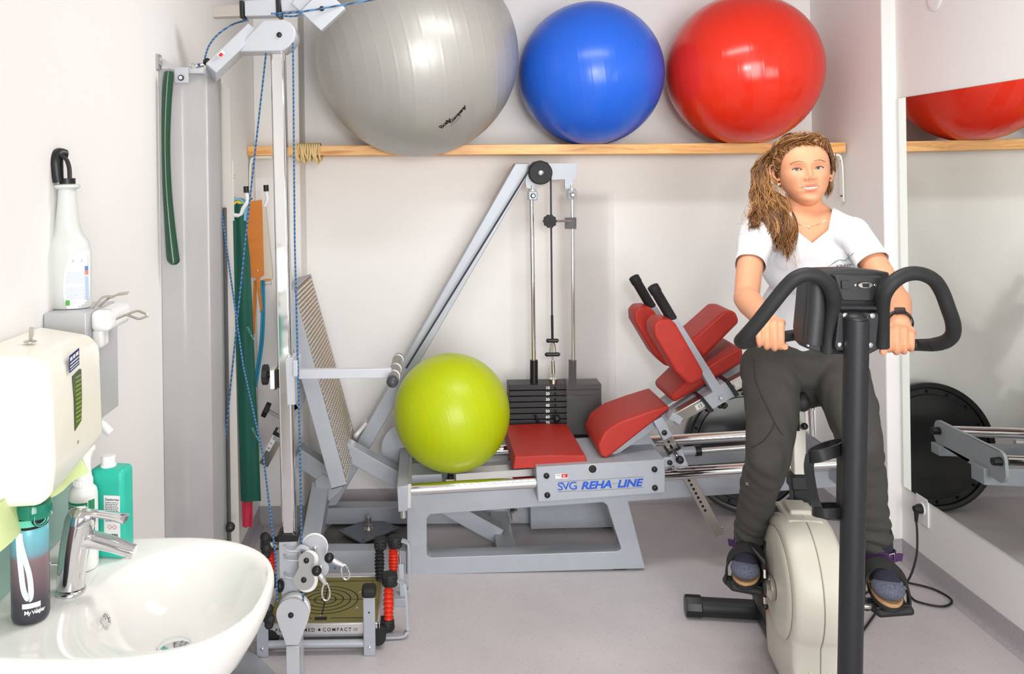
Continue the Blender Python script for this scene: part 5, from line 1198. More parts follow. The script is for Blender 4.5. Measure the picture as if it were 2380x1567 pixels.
# the green towels sticking out below
def sheet(pts_top, pts_bot, nm, lab):
    m = MB(); n = len(pts_top); th = V(.0012, 0, 0)
    a = pts_top + pts_bot; m.add(a + [p + th for p in a], [(i, i + 1, n + i + 1, n + i) for i in range(n - 1)] + [(2 * n + i + 1, 2 * n + i, 3 * n + i, 3 * n + i + 1) for i in range(n - 1)] + [(n + i, n + i + 1, 3 * n + i + 1, 3 * n + i) for i in range(n - 1)] + [(0, n, 3 * n, 2 * n), (n - 1, 3 * n - 1, 4 * n - 1, 2 * n - 1)])
    return tag(m.build(nm, M_PAPER, None, smooth=60), lab, 'paper towel')
sheet([V(-.70 + .006 * math.sin(k * .8), 1.30 + .035 * k, 1.075) for k in range(8)], [V(-.685 + .008 * math.sin(k * .8), 1.30 + .033 * k, 1.008 + .001 * k) for k in range(8)], 'paper_towel', 'pale green paper towel hanging lowest from the cream dispenser')
sheet([V(-.665 + .004 * math.sin(k), 1.44 + .022 * k, 1.08) for k in range(8)], [V(-.65 + .004 * math.sin(k), 1.44 + .024 * k, 1.05 - .002 * k) for k in range(8)], 'paper_towel', 'pale green paper towel corner at the far end of the cream dispenser')

# ------------------------------------------------------------------ lever soap dispenser
SD = thing('soap_dispenser', (XL, 1.78, 1.08), 'metal wall soap dispenser with wire elbow lever', 'soap dispenser')
MB().bounds(XL + .001, -.683, 1.695, 1.855, 1.10, 1.328).build('metal_case', mat('satin_silver', (200, 201, 204), .38, metal=.3), SD, bevel=.002)
m = MB(); m.bounds(-.683, -.681, 1.765, 1.862, 1.095, 1.32); m.build('front_plate', mat('satin_silver', (200, 201, 204), .38, metal=.3), SD)
m = MB(); m.bounds(-.684, -.642, 1.715, 1.84, 1.285, 1.328); m.build('pump_cover', M_WHITE_PVC, SD, bevel=.012, segs=4)
m = MB(); m.bounds(-.684, -.660, 1.722, 1.76, 1.25, 1.29); m.build('pump_lower', M_WHITE_PVC, SD, bevel=.008, segs=3)
dS = 1.75
m = MB(); m.tube(spline([P(203, 730, dS), P(222, 708, dS), P(240, 691, dS), P(264, 689, dS)], 5), .0026, 8); m.tube(spline([P(226, 716, dS + .03), P(252, 694, dS + .03), P(264, 690, dS)], 5), .0026, 8)
m.strap([P(262, 690, dS), P(274, 684, dS), P(298, 681, dS)], [.006, .014, .013], .003, (0, 1, .2)); m.build('upper_lever', M_STEEL, SD)
m = MB(); m.tube(spline([P(258, 746, dS), P(280, 737, dS), P(300, 729, dS), P(318, 723, dS), P(330, 726, dS), P(343, 733, dS), P(334, 738, dS), P(321, 741, dS), P(300, 734, dS), P(292, 732, dS)], 5), .0026, 8); m.build('elbow_lever', M_STEEL, SD)
m = MB(); m.tube([V(-.70, 1.74, 1.10), V(-.67, 1.745, 1.085), V(-.655, 1.745, 1.07)], [.012, .010, .009], 14); m.build('spout', M_NYLON, SD)
m = MB(); m.strap([P(228, 1000, 1.74), P(216, 1020, 1.74)], .02, .012, (0, 1, 0)); m.build('drip_lip', M_ALU, SD)

# ------------------------------------------------------------------ spray bottle on the soap dispenser
sb = V(P(160, 726, 1.765).x, 1.765, 1.3285); M_MILK = mat('milky_plastic', (234, 238, 234), 0.3, trans=.25)
SY = thing('spray_bottle', sb, 'milky white trigger spray bottle with black head on the soap dispenser', 'spray bottle')
px = 1.765 / 1950
pr = [(0, 0), (48, 0), (52, 3), (53, 60), (54, 110), (53, 135), (47, 155), (33, 172), (28, 190), (26, 205), (22, 240), (20, 272), (19, 278)]
m = MB(); vs = []; fs = []; n = 36
for r_, h_ in pr:
    for k in range(n):
        a = 2 * math.pi * k / n; e = .62 + .38 * min(1, max(0, (h_ - 120) / 80)); vs.append(sb + V(r_ * px * math.cos(a) * (1 if h_ < 160 else 1) - (.0 if h_ < 170 else .0), r_ * px * e * math.sin(a), h_ * px + .0005))
for j in range(len(pr) - 1):
    for k in range(n): k2 = (k + 1) % n; fs.append((j * n + k, j * n + k2, (j + 1) * n + k2, (j + 1) * n + k))
fs.append(tuple((len(pr) - 1) * n + k for k in range(n))); m.add(vs, fs); SBd = m.build('body', M_MILK, SY, smooth=50)
m = MB(); m.lathe([(0, 276 * px), (.022, 276 * px), (.0265, 280 * px), (.0255, 286 * px), (.018, 288 * px), (0, 289 * px)], sb, (0, 0, 1), 28); m.build('neck_ring', M_MILK, SY)
hd_ = sb + V(-.012, 0, 0)
m = MB(); m.tube(spline([hd_ + V(-.001, -.012, 292 * px), hd_ + V(-.004, -.012, 320 * px), hd_ + V(-.006, -.010, 345 * px), hd_ + V(-.004, 0, 357 * px), hd_ + V(.006, .012, 356 * px)], 6), [.0105 + .004 * math.sin(k / 24 * 3.1) for k in range(25)], 16); TGh = m.build('spray_head', M_BLACK, SY, smooth=50)
m = MB(); m.cyl(sb + V(.001, 0, 285 * px), sb + V(.001, 0, 301 * px), .016); m.build('head_collar', M_BLACK, SY)
m = MB(); m.strap(spline([hd_ + V(.004, -.012, 356 * px), hd_ + V(.016, -.012, 345 * px), hd_ + V(.022, -.012, 325 * px), hd_ + V(.023, -.012, 300 * px)], 5), .012, .005, (0, 1, 0)); m.build('trigger', M_BLACK, SY)
m = MB(); m.lathe([(.004, 0), (.0085, 0), (.0085, .003), (.004, .003), (.003, .001), (0, .001)], hd_ + V(-.003, -.018, 350 * px), (-.1, -1, .1), 20); m.build('nozzle', M_BLACK, TGh)
m = MB(); g = []; H = [(2, 10), (30, 2), (60, 2), (90, 6), (115, 14), (132, 26), (144, 40)]
def onb(u_, h_):
    r_ = np.interp(h_, [p[1] for p in pr], [p[0] for p in pr]); e = .62 + .38 * min(1, max(0, (h_ - 120) / 80)); x = min(.985 * r_, u_); y = -r_ * e * math.sqrt(max(0, 1 - (x / r_) ** 2))
    return sb + V(x * px, y * px - .0008, h_ * px)
for h_, u0 in H:
    for k in range(9): g.append(onb(u0 + (53 - u0) * k / 8, h_))
fs = [(j * 9 + k, j * 9 + k + 1, (j + 1) * 9 + k + 1, (j + 1) * 9 + k) for j in range(len(H) - 1) for k in range(8)]
m.add(g, fs); LBs = m.build('label', M_STICK, SBd, smooth=60)
m = MB(); rr = random.Random(2)
for r_ in range(20):
    h_ = 84 - 3.4 * r_ if r_ < 8 else 78 - 3.6 * r_
    if h_ < 22: break
    u_ = 8.0 + max(0, (h_ - 60) * .1)
    while u_ < 44: L_ = rr.uniform(2, 6); f_ = lambda a, h: onb(a, h) + V(0, -.0006, 0); m.add([f_(u_, h_), f_(u_ + L_, h_), f_(u_ + L_, h_ + 1.2), f_(u_, h_ + 1.2)], [(0, 1, 2, 3)], 0); u_ += L_ + 1
for c_, a, b, h0, h1 in ((1, 46, 51, 88, 98), (2, 46, 51, 78, 88), (0, 46, 51, 20, 74)): f_ = lambda a, h: onb(a, h) + V(0, -.0006, 0); m.add([f_(a, h0), f_(b, h0), f_(b, h1), f_(a, h1)], [(0, 1, 2, 3)], c_)
f_ = lambda a, h: onb(a, h) + V(0, -.0006, 0); m.add([f_(7, 10), f_(16, 10), f_(16, 22), f_(7, 22)], [(0, 1, 2, 3)], 3); m.add([f_(22, 108), f_(43, 108), f_(43, 115), f_(22, 115)], [(0, 1, 2, 3)], 0)
tag(m.build('label_print', [mat('pale_blue_print', (176, 196, 222), .6), mat('blue_print', (90, 130, 200), .6), mat('salmon_print', (240, 130, 100), .6), mat('green_print', (90, 170, 80), .6)], LBs, smooth=0), kind='stuff')
# ------------------------------------------------------------------ exercise bike
M_SHELL = mat('cream_shell', (206, 202, 189), 0.38, bump=.08, bscale=600, var=.02)
M_CHAR = mat('charcoal_metal', (40, 41, 44), 0.38, metal=.25, bump=.25, bscale=900)
M_CHARP = mat('charcoal_plastic', (44, 45, 47), 0.5, bump=.2, bscale=900)
M_FAIR = mat('dark_fairing', (62, 60, 58), 0.5, bump=.15, bscale=700)
EB = thing('exercise_bike', (1.146, 2.5, 0), 'cream and black upright exercise bike ridden by the woman', 'exercise bike')
fa, la = V(-.139, -.9903, 0), V(.9903, -.139, 0); O0 = V(1.119, 2.5, 0)
def B(a, l, z): return O0 + fa * a + la * l + V(0, 0, z)
# drive shell: rounded disc on a base
def outline(s, dz=0.0, R=.193):
    pts = []
    for k in range(48):
        an = math.radians(-38 + 256 * k / 47); pts.append((R * s * math.cos(an), .372 + R * s * math.sin(an) * 1.0))
    pts += [(-.165 * s, .372 - .19 * s), (-.185 * s, .372 - .28 * s), (-.19 * s, .372 - .34 * s), (.165 * s, .372 - .34 * s), (.150 * s, .372 - .28 * s), (.148 * s, .372 - .19 * s)]
    return pts
rings = [(.84, -.074), (.90, -.073), (.945, -.068), (.975, -.056), (.992, -.035), (1.0, -.003), (.988, -.0012), (.988, .0012), (1.0, .003), (.992, .035), (.975, .056), (.945, .068), (.90, .073), (.84, .074)]
m = MB(); vs = []; fs = []; n = len(outline(1))
taper = lambda z: 1.0 if z > .22 else .80 + .20 * max(0, (z - .03)) / .19
for s, l in rings: vs += [B(a, l * taper(z), z) for a, z in outline(s)]
for j in range(len(rings) - 1):
    for k in range(n): k2 = (k + 1) % n; fs.append((j * n + k, j * n + k2, (j + 1) * n + k2, (j + 1) * n + k))
fs += [tuple(range(n - 1, -1, -1)), tuple((len(rings) - 1) * n + k for k in range(n))]
m.add(vs, fs); SHL = m.build('drive_shell', M_SHELL, EB, smooth=40)
m = MB(); a_s = outline(.9965); nS = len(a_s); m.add([B(a, l, z) for l in (-.0005, .0005) for a, z in a_s], [(k, (k + 1) % nS, nS + (k + 1) % nS, nS + k) for k in range(nS)]); m.build('shell_seam', M_DARKGREY, SHL)
for sg in (-1, 1):
    m = MB(); c = B(0, sg * .0735, .368); m.lathe([(0, .0), (.150, .0), (.155, .003), (.150, .006), (.12, .008), (.05, .006), (0, .006)], c, la * sg, 56); m.build('side_cover', M_SHELL, SHL, smooth=30)
m = MB(); m.box(B(-.04, 0, .553), (.10, .15, .022), Matrix((la, -fa, V(0, 0, 1))).transposed()); m.box(B(-.055, 0, .565), (.062, .09, .022), Matrix((la, -fa, V(0, 0, 1))).transposed()); m.build('shell_neck', M_SHELL, SHL, bevel=.006)
m = MB(); q = [B(*p) for p in ((-.165, -.0745, .33), (-.135, -.0815, .30), (-.09, -.0815, .205), (-.118, -.0745, .215))]; m.prism(q, la * -.0008); m.build('orange_sticker', mat('orange_sticker', (236, 132, 26), .5), SHL, smooth=0)
m = MB(); o_ = B(-.143, -.0832, .292); e1 = (q[2] - q[0]).normalized(); e2 = la.cross(e1) * 1; put_bars(m, o_ + e1 * .012 - e2 * .006, e1, e2, .07, .008, 7); m.build('sticker_print', mat('orange_print', (190, 86, 20), .5), SHL, smooth=0)
for sg in (-1, 1):
    m = MB(); m.lathe([(0, 0), (.008, 0), (.006, .002), (.004, .0), (0, -.001)], B(.147, sg * .025, .185), fa + V(0, 0, .2), 14); m.build('shell_screw_recess', M_SHELL, SHL)
# black front foot with cap
m = MB(); m.sphere(B(.14, 0, .075), .075, 24, 14, (1, 1, .9)); m.build('front_foot_cover', M_CHARP, EB)
m = MB(); m.beam(B(.45, 0, .05), B(-.50, 0, .05), .06, .05, la); m.build('base_beam', M_CHAR, EB, bevel=.004)
# dark rear fairing
m = MB(); vs = []; fs = []
def out2(s):
    return [(-.05, .545), (-.085, .46), (-.115, .36), (-.135, .24), (-.14, .22), (-.235 * s, .22), (-.245 * s, .26), (-.24 * s, .32), (-.215 * s, .42), (-.18 * s, .49), (-.13 * s, .54), (-.09, .558)]
rr = [(.93, -1.0), (.985, -.85), (1.02, 0), (.985, .85), (.93, 1.0)]; n = len(out2(1)); fw_ = lambda z: .050 + .050 * min(1, max(0, (.555 - z) / .17))
for s, l in rr: vs += [B(a, l * fw_(z), z) for a, z in out2(s)]
for j in range(len(rr) - 1):
    for k in range(n): k2 = (k + 1) % n; fs.append((j * n + k, j * n + k2, (j + 1) * n + k2, (j + 1) * n + k))
fs += [tuple(range(n - 1, -1, -1)), tuple((len(rr) - 1) * n + k for k in range(n))]
m.add(vs, fs); m.build('rear_fairing', M_FAIR, EB, smooth=45)
# stabilisers
for al, hl in ((-.477, .26), (.52, .26)):
    m = MB(); m.cyl(B(al, -hl, .037), B(al, hl, .037), .0325, n=28); S = m.build('stabiliser', M_CHAR, EB, smooth=40)
    for sg in (-1, 1): m = MB(); m.lathe([(0, 0), (.036, 0), (.038, .004), (.038, .05), (.036, .056), (0, .056)], B(al, sg * (hl - .05), .038), la * sg, 10); m.build('end_cap', M_BLACK, S, smooth=25)
# seat tube, slide and saddle
dq = 2.66
m = MB(); m.beam(P(1861, 1206, dq), P(1857, 1098, dq), .052, .052, fa); m.build('seat_tube', M_CHAR, EB, bevel=.004)
m = MB(); m.beam(P(1857, 1133, dq), P(1856, 1101, dq), .064, .062, fa); m.build('tube_collar', M_CHARP, EB, bevel=.006)
m = MB(); m.beam(P(1856, 1104, 2.66), P(1853, 942, 2.70), .04, .038, fa); SLd = m.build('seat_slide', mat('satin_slide', (206, 201, 192), .5, metal=.25), EB, bevel=.003)
m = MB(); m.beam(P(1853, 1002, 2.637), P(1852.5, 946, 2.655), .01, .012, fa); m.build('slide_slot', M_HOLE, SLd)
m = MB(); m.beam(P(1853, 945, 2.70), P(1853, 928, 2.70), .034, .03, fa); m.sphere(P(1852, 932, 2.69), .018); m.build('seat_clamp', M_BLACK, SLd)
m = MB(); m.cyl(P(1852, 934, 2.70), P(1851, 906, 2.71), .013); m.build('seat_pin', M_CHROME, SLd)
m = MB(); m.cyl(P(1866, 993, 2.65), P(1870, 991, 2.61), .009, .008); m.sphere(P(1870, 991, 2.605), .0105); m.build('slide_knob', M_BLACK, SLd)
m = MB(); m.cyl(P(1888, 1012, 2.72), P(1884, 950, 2.72), .0085); m.cyl(P(1884, 952, 2.72), P(1883, 924, 2.72), .0125); m.cyl(P(1884, 925, 2.72), P(1882, 905, 2.73), .008); GSx = m.build('gas_spring', M_CHROME, EB)
m = MB(); m.beam(P(1862, 941, 2.70), P(1882, 938, 2.72), .006, .012); m.build('spring_link', M_BLACK, GSx)
ss = []; 
for k, (al, hwid, z, th) in enumerate(((.12, .018, .862, .02), (.08, .026, .868, .026), (.02, .035, .872, .03), (-.06, .075, .878, .035), (-.13, .105, .885, .04), (-.18, .10, .89, .035), (-.2, .07, .888, .02))):
    rg = []
    for j in range(16): an = 2 * math.pi * j / 16; rg.append(B(-.23 + al, .045 + hwid * math.cos(an), z + th * math.sin(an) * (1 if math.sin(an) > 0 else 1.2)))
    ss.append(rg)
m = MB(); fs = []
for j in range(len(ss) - 1):
    for k in range(16): k2 = (k + 1) % 16; fs.append((j * 16 + k, j * 16 + k2, (j + 1) * 16 + k2, (j + 1) * 16 + k))
fs += [tuple(range(15, -1, -1)), tuple(range((len(ss) - 1) * 16, len(ss) * 16))]
m.add([p for r in ss for p in r], fs); m.build('saddle', M_RUBBER, EB, smooth=60, subd=1)
# handlebar post
pt_, pb_ = P(1991, 742, 1.945), P(1973, 1700, 1.99)
m = MB(); m.cyl(pt_, pb_, .0272, n=36); m.sphere(pt_ + V(0, .006, 0), .0274, 28, 14, (1, 1, .55)); m.build('handlebar_post', M_CHAR, EB, smooth=40)
m = MB(); m.beam(pb_, B(.52, 0, .05), .05, .05, la); m.build('post_foot', M_CHAR, EB, bevel=.004)
# console seen from behind
yc = 2.0; cons = [(1884, 640), (1917, 628), (1990, 626), (2071, 634), (2068, 691), (2062, 745), (2054, 797), (2040, 812), (2018, 823), (1916, 823), (1880, 812), (1868, 800), (1866, 769), (1873, 712), (1880, 651)]
m = MB(); a_ = [XZ(u, v, yc, yc + (v - 720) * -.00006) for u, v in cons]; m.prism(a_, (0, .06, 0)); CN = m.build('console', M_CHARP, EB, bevel=.008, segs=3)
m = MB(); m.prism([XZ(u, v, yc - .02, yc - .022) for u, v in ((1940, 640), (2050, 643), (2036, 700), (1955, 699))], (0, .03, 0)); m.build('port_panel', M_CHARP, CN, bevel=.004)
m = MB(); m.prism([XZ(u, v, 1.972, 1.972) for u, v in ((1957, 653), (1975, 653), (1975, 672), (1957, 672))], (0, .008, 0)); m.build('blank_port', M_CHARP, CN, bevel=.001)
qp = P(2011, 663, 1.97); m = MB(); m.prism([qp + V(.0165 * math.cos(a) + math.copysign(.0, math.cos(a)), -.002, .0065 * math.sin(a)) for a in [k * math.pi / 12 for k in range(24)]], (0, .006, 0)); PT = m.build('serial_port', M_STEEL, CN)
m = MB(); m.prism([qp + V(x, -.0045, z) for x, z in ((-.008, .0045), (.008, .0045), (.0068, -.0045), (-.0068, -.0045))], (0, .004, 0)); m.build('port_pins', M_BLACK, PT)
for du in (-23, 22): dome(MB(), P(2011 + du, 663, 1.975), (0, -1, 0), .0035).build('port_screw', M_CHROME, CN)
m = MB(); m.prism([XZ(u, v, 1.955, 1.955) for u, v in ((1950, 727), (2040, 727), (2043, 735), (2036, 815), (1945, 815), (1941, 805))], (0, .012, 0)); BR = m.build('mount_plate', M_CHAR, CN, bevel=.002)
for u, v in ((1963.5, 733), (2027, 734), (1952, 801), (2022, 802)): dome(MB(), P(u, v, 1.953), (0, -1, 0), .0068, .004).build('plate_screw', M_CHROME, BR)
m = MB(); m.cyl(P(1950, 716, 1.965), P(2040, 716, 1.965), .006); m.build('cross_rod', M_CHAR, CN)
for u, v in ((1879, 803), (2048, 807)): dome(MB(), P(u, v, 1.99), (0, -1, 0), .004).build('console_screw', M_CHROME, CN)
m = MB(); m.tube([P(1899, 655, 1.99), P(1897, 720, 1.985), P(1889, 800, 1.985)], .02, 18); m.build('console_rib', M_CHARP, CN)
# handlebar loops and grips
LH = [(1924, 818, 1.99), (1927, 770, 1.985), (1936, 715, 1.965), (1936, 688, 1.95), (1925, 660, 1.94), (1903, 643, 1.935), (1876, 638, 1.935), (1850, 646, 1.94), (1826, 668, 1.95), (1795, 706, 1.965), (1762, 748, 1.985), (1733, 781, 2.01), (1722, 793, 2.05), (1728, 797, 2.085)]
RH = [(2050, 806, 2.0), (2050, 770, 1.99), (2050, 715, 1.965), (2056, 683, 1.945), (2076, 656, 1.935), (2104, 639, 1.935), (2136, 636, 1.935), (2168, 649, 1.94), (2188, 676, 1.95), (2203, 715, 1.96), (2215, 752, 1.98), (2214, 778, 2.0), (2198, 794, 2.02), (2172, 801, 2.045)]
for nm, pts in (('left', LH), ('right', RH)):
    m = MB(); m.tube(spline([P(*p) for p in pts], 7), .0165, 18); m.build('handlebar_loop', M_RUBBER, EB, smooth=60)
m = MB(); m.tube([P(1720, 793, 2.05), P(1735, 797, 2.09), P(1760, 792, 2.11), P(1866, 776, 2.115), P(1935, 770, 2.09)], [.0155, .0145, .0138, .0138, .0138], 18); m.build('hand_grip', M_RUBBER, EB)
m = MB(); m.tube([P(2185, 799, 2.035), P(2165, 802, 2.06), P(2130, 802, 2.09), P(2050, 800, 2.10), P(2000, 795, 2.09)], [.0165, .016, .0145, .0138, .0138], 18); m.build('hand_grip', M_RUBBER, EB)
# bottle cage
dc = 2.0; BC = MB(); BC.beam(P(1957, 1045, 1.985), P(1955, 1202, 1.985), .03, .012); BC = BC.build('cage_mount', M_BLACK, EB, bevel=.002)
def el(cu, cv, ru, rv, n, a0=0, a1=360, tilt=0): return [P(cu + ru * math.cos(math.radians(a)), cv + rv * math.sin(math.radians(a)) + tilt * math.cos(math.radians(a)), dc - .0 + .04 * -math.sin(math.radians(a))) for a in [a0 + (a1 - a0) * k / n for k in range(n + (0 if a1 - a0 == 360 else 1))]]
m = MB(); m.tube(el(1921, 1048, 42, 8, 32, tilt=-12), [(.028, .004)] * 32, flat='box', closed=True, side=(0, 0, 1)); m.build('cage_ring', M_BLACK, BC, smooth=60)
m = MB(); m.tube(el(1927, 1186, 38, 8, 32), [(.022, .004)] * 32, flat='box', closed=True, side=(0, 0, 1)); m.build('cage_cup', M_BLACK, BC, smooth=60)
m = MB(); m.lathe([(0, 0), (.036, 0), (.036, .004), (0, .004)], P(1927, 1196, dc), (0, 0, 1), 30); m.build('cage_floor', M_BLACK, BC)
m = MB(); m.strap(spline([P(1884, 1058, 1.985), P(1880, 1085, 1.985), P(1884, 1120, 1.985), P(1892, 1160, 1.985), P(1905, 1190, 1.975)], 5), .022, .004, (1, -.6, 0)); m.build('cage_strut', M_BLACK, BC)
for u in (1962, 1961): dome(MB(), P(u, 1066 if u == 1962 else 1128, 1.975), (-.3, -1, 0), .003).build('cage_screw', M_CHROME, BC)
# cranks and pedals
PR_, PL_ = P(1726, 1362, 2.60), P(2066, 1412, 2.36)
for sg, pc in ((-1, PR_), (1, PL_)):
    hub = B(-.02, sg * .082, .335); m = MB(); m.lathe([(0, 0), (.034, 0), (.036, .004), (.036, .012), (.026, .016), (.02, .022), (0, .024)], hub, la * sg, 28); HB_ = m.build('crank_hub', M_STEEL, EB)
    end = pc - la * sg * .055; m = MB(); m.beam(hub + la * sg * .02, end, .016, .028, la); m.build('crank_arm', M_CHAR, EB, bevel=.004)
    m = MB(); m.cyl(end - la * sg * .012, pc + la * sg * .03, .008); m.build('pedal_axle', M_STEEL, EB)
    R = Matrix((la, -fa, V(0, 0, 1))).transposed() @ Matrix.Rotation(math.radians(sg * -8), 3, 'Y') @ Matrix.Rotation(math.radians(-14), 3, 'X')
    m = MB(); m.box(pc, (.098, .115, .024), R); PD = m.build('pedal', M_RUBBER, EB, bevel=.01, segs=3)
    for k in range(5): m = MB(); m.box(pc + R @ V(-sg * -.0, -.045 + .0225 * k, .0125), (.09, .008, .004), R); m.build('pedal_ridge', M_RUBBER, PD)
hub = B(-.02, -.105, .335)
m = MB(); m.tube(spline([hub + V(0, 0, .03), hub + V(0, -.0, .05), hub + V(-.002, 0, .066)], 4), .0045, 10); m.build('lever_pin', M_CHROME, EB)
m = MB(); m.tube(spline([hub + V(-.002, 0, .058), hub + V(-.002, 0, .08), hub + V(-.012, .005, .092), hub + V(-.03, .02, .115)], 5), [.0085, .0085, .0085, .009, .009, .009, .008, .008, .0075, .007, .0065, .006, .006, .006, .005, .004][:16], 12); m.build('lever_handle', M_BLACK, EB, smooth=60)
m = MB(); m.cyl(hub + V(0, 0, -.028), hub + V(0, 0, -.05), .0045); m.build('lower_pin', M_CHROME, EB); MB().sphere(hub + V(0, 0, -.057), .0098).build('lower_ball', M_BLACK, EB)
# ------------------------------------------------------------------ woman riding the bike
def capsule(mb, pts, rs, n=20, sc=None):
    "tapered limb with round ends through the given points"
    pts = [Vector(p) for p in pts]
    if len(pts) > 2:
        t0 = np.linspace(0, 1, len(pts)); sp_ = spline(pts, 6); t1 = np.linspace(0, 1, len(sp_)); rs = list(np.interp(t1, t0, rs)); pts = sp_
    a = (pts[0] - pts[1]).normalized(); b = (pts[-1] - pts[-2]).normalized(); P_ = []; R_ = []
    for k in range(6): an = math.pi / 2 * k / 6; P_.append(pts[0] + a * rs[0] * math.cos(an)); R_.append(max(rs[0] * math.sin(an), 1e-4))
    P_ += pts; R_ += list(rs)
    for k in range(5, -1, -1): an = math.pi / 2 * k / 6; P_.append(pts[-1] + b * rs[-1] * math.cos(an)); R_.append(max(rs[-1] * math.sin(an), 1e-4))
    return mb.tube(P_, R_, n, flat=sc)
def ell(mb, c, r, R=None): return mb.sphere(c, 1.0, 28, 18, r, R)
def remesh(mb, vox, smooth_it=6, fac=.5):
    me = bpy.data.meshes.new('tmp'); me.from_pydata([tuple(p) for p in mb.v], [], mb.f); ob = bpy.data.objects.new('tmp', me); COL.objects.link(ob)
    r = ob.modifiers.new('r', 'REMESH'); r.mode = 'VOXEL'; r.voxel_size = vox; r.use_smooth_shade = True
    if smooth_it: s = ob.modifiers.new('s', 'SMOOTH'); s.factor = fac; s.iterations = smooth_it
    dg = bpy.context.evaluated_depsgraph_get(); out = bpy.data.meshes.new_from_object(ob.evaluated_get(dg))
    bpy.data.objects.remove(ob); bpy.data.meshes.remove(me); return out
def mesh_obj(name, me, m_, parent, solid=0.0):
    vs = np.empty(len(me.vertices) * 3); me.vertices.foreach_get('co', vs); vs = vs.reshape(-1, 3)
    c = Vector(((vs[:, 0].min() + vs[:, 0].max()) / 2, (vs[:, 1].min() + vs[:, 1].max()) / 2, vs[:, 2].min()))
    me.vertices.foreach_set('co', (vs - np.array(c)).ravel()); me.materials.clear()
    for k in (m_ if isinstance(m_, (list, tuple)) else [m_]): me.materials.append(k)
    me.polygons.foreach_set('use_smooth', [True] * len(me.polygons)); me.update()
    o = link(name, me, c, parent); me.name = name
    if solid: s = o.modifiers.new('solid', 'SOLIDIFY'); s.thickness = solid; s.offset = 0
    return o
PE = thing('person', P(1870, 880, 2.75), 'woman in white t-shirt and dark trousers riding the exercise bike', 'person')

# ---- joints
HC_ = P(1867, 397, 2.72)                                  # middle of the head
shR, shL = P(1757, 540, 2.645), P(1984, 541, 2.60)
elR, elL = P(1735, 694, 2.43), P(2078, 690, 2.40)
wrR, wrL = P(1783, 752, 2.185), P(2092, 752, 2.165)
hipR, hipL = P(1802, 872, 2.73), P(1950, 872, 2.71)
knR, knL = P(1784, 1075, 2.44), P(2004, 1035, 2.38)
anR, anL = P(1741, 1258, 2.69), P(2040, 1278, 2.46)
neckB = P(1884, 505, 2.70); chest = P(1880, 600, 2.71); belly = P(1874, 740, 2.74); pelv = P(1874, 855, 2.76)
axL = la                                                   # her left is image right

# ---- skin: torso, neck, arms, hands
t = MB()
ell(t, chest + V(0, .0, .02), (.142, .094, .15)); ell(t, belly, (.128, .09, .15)); ell(t, pelv, (.155, .105, .11))
capsule(t, [shR + V(.03, .02, .0), neckB + V(-.02, .02, -.015), neckB + V(.02, .02, -.015), shL + V(-.03, .02, .0)], [.040, .054, .054, .040])
capsule(t, [neckB + V(0, 0.012, -.03), HC_ + V(.005, .022, -.07)], [.058, .052], 28)
for s_ in (-1, 1): capsule(t, [neckB + la * s_ * .03 + V(0, .015, .01), neckB + la * s_ * .09 + V(0, .02, -.04)], [.038, .036])   # trapezius slopes
torso = remesh(t, .0045, 10)

def arm(sh, el_, wr, side):
    m = MB()
    capsule(m, [sh, sh.lerp(el_, .5) + V(side * .004, 0, 0), el_], [.040, .0375, .0345], 24)
    capsule(m, [el_, el_.lerp(wr, .3) + V(side * .004, 0, .004), wr], [.0360, .0365, .0245], 24)
    return m
GR = .0138                                                 # grip radius
def hand(m, us, vk, vb, d, wr, thumb, out):
    """fingers closed over the bar: us = centre of each finger across the photo, index to little"""
    k_top = []
    for i, u in enumerate(us):
        L = (1.0, 1.04, 1.0, .9)[i]; vk_ = vk[i]; vb_ = vb[i]; r = (.0090, .0092, .0088, .0080)[i]
        mcp = P(u + (1.5 - i) * .6 * out * -1, vk_ - 3, d + .026); pip = P(u, vk_ + 3, d - .010); mid = P(u, (vk_ + vb_) / 2 + 4, d - .0225)
        dip = P(u, vb_ - 5, d - .016); tip = P(u, vb_ + 1, d + .006)
        capsule(m, [mcp, pip, mid, dip, tip], [r * 1.12, r * 1.06, r, r * .95, r * .86], 14); k_top.append(mcp)
    pc = (k_top[1] + k_top[2]) / 2
    for kt in k_top: capsule(m, [wr.lerp(kt, .12), kt], [.0165, .0125], 16)
    capsule(m, [wr, pc.lerp(wr, .45)], [.0245, .026], 20)
    capsule(m, thumb, [.0135, .0115, .0100, .0086], 14)
aR = arm(shR, elR, wrR, -1)
hand(aR, [1764, 1782, 1800, 1815][::-1], [754, 752, 753, 757], [806, 809, 806, 801][::1], 2.108, wrR, [P(1800, 766, 2.15), P(1814, 786, 2.13), P(1818, 800, 2.11), P(1824, 806, 2.09)], 1)
armR = remesh(aR, .0020, 2, .4)
aL = arm(shL, elL, wrL, 1)
hand(aL, [2066, 2083, 2101, 2118], [770, 766, 767, 775], [812, 818, 817, 812], 2.095, wrL, [P(2068, 775, 2.14), P(2058, 796, 2.12), P(2056, 810, 2.10), P(2052, 818, 2.085)], -1)
armL = remesh(aL, .0020, 2, .4)

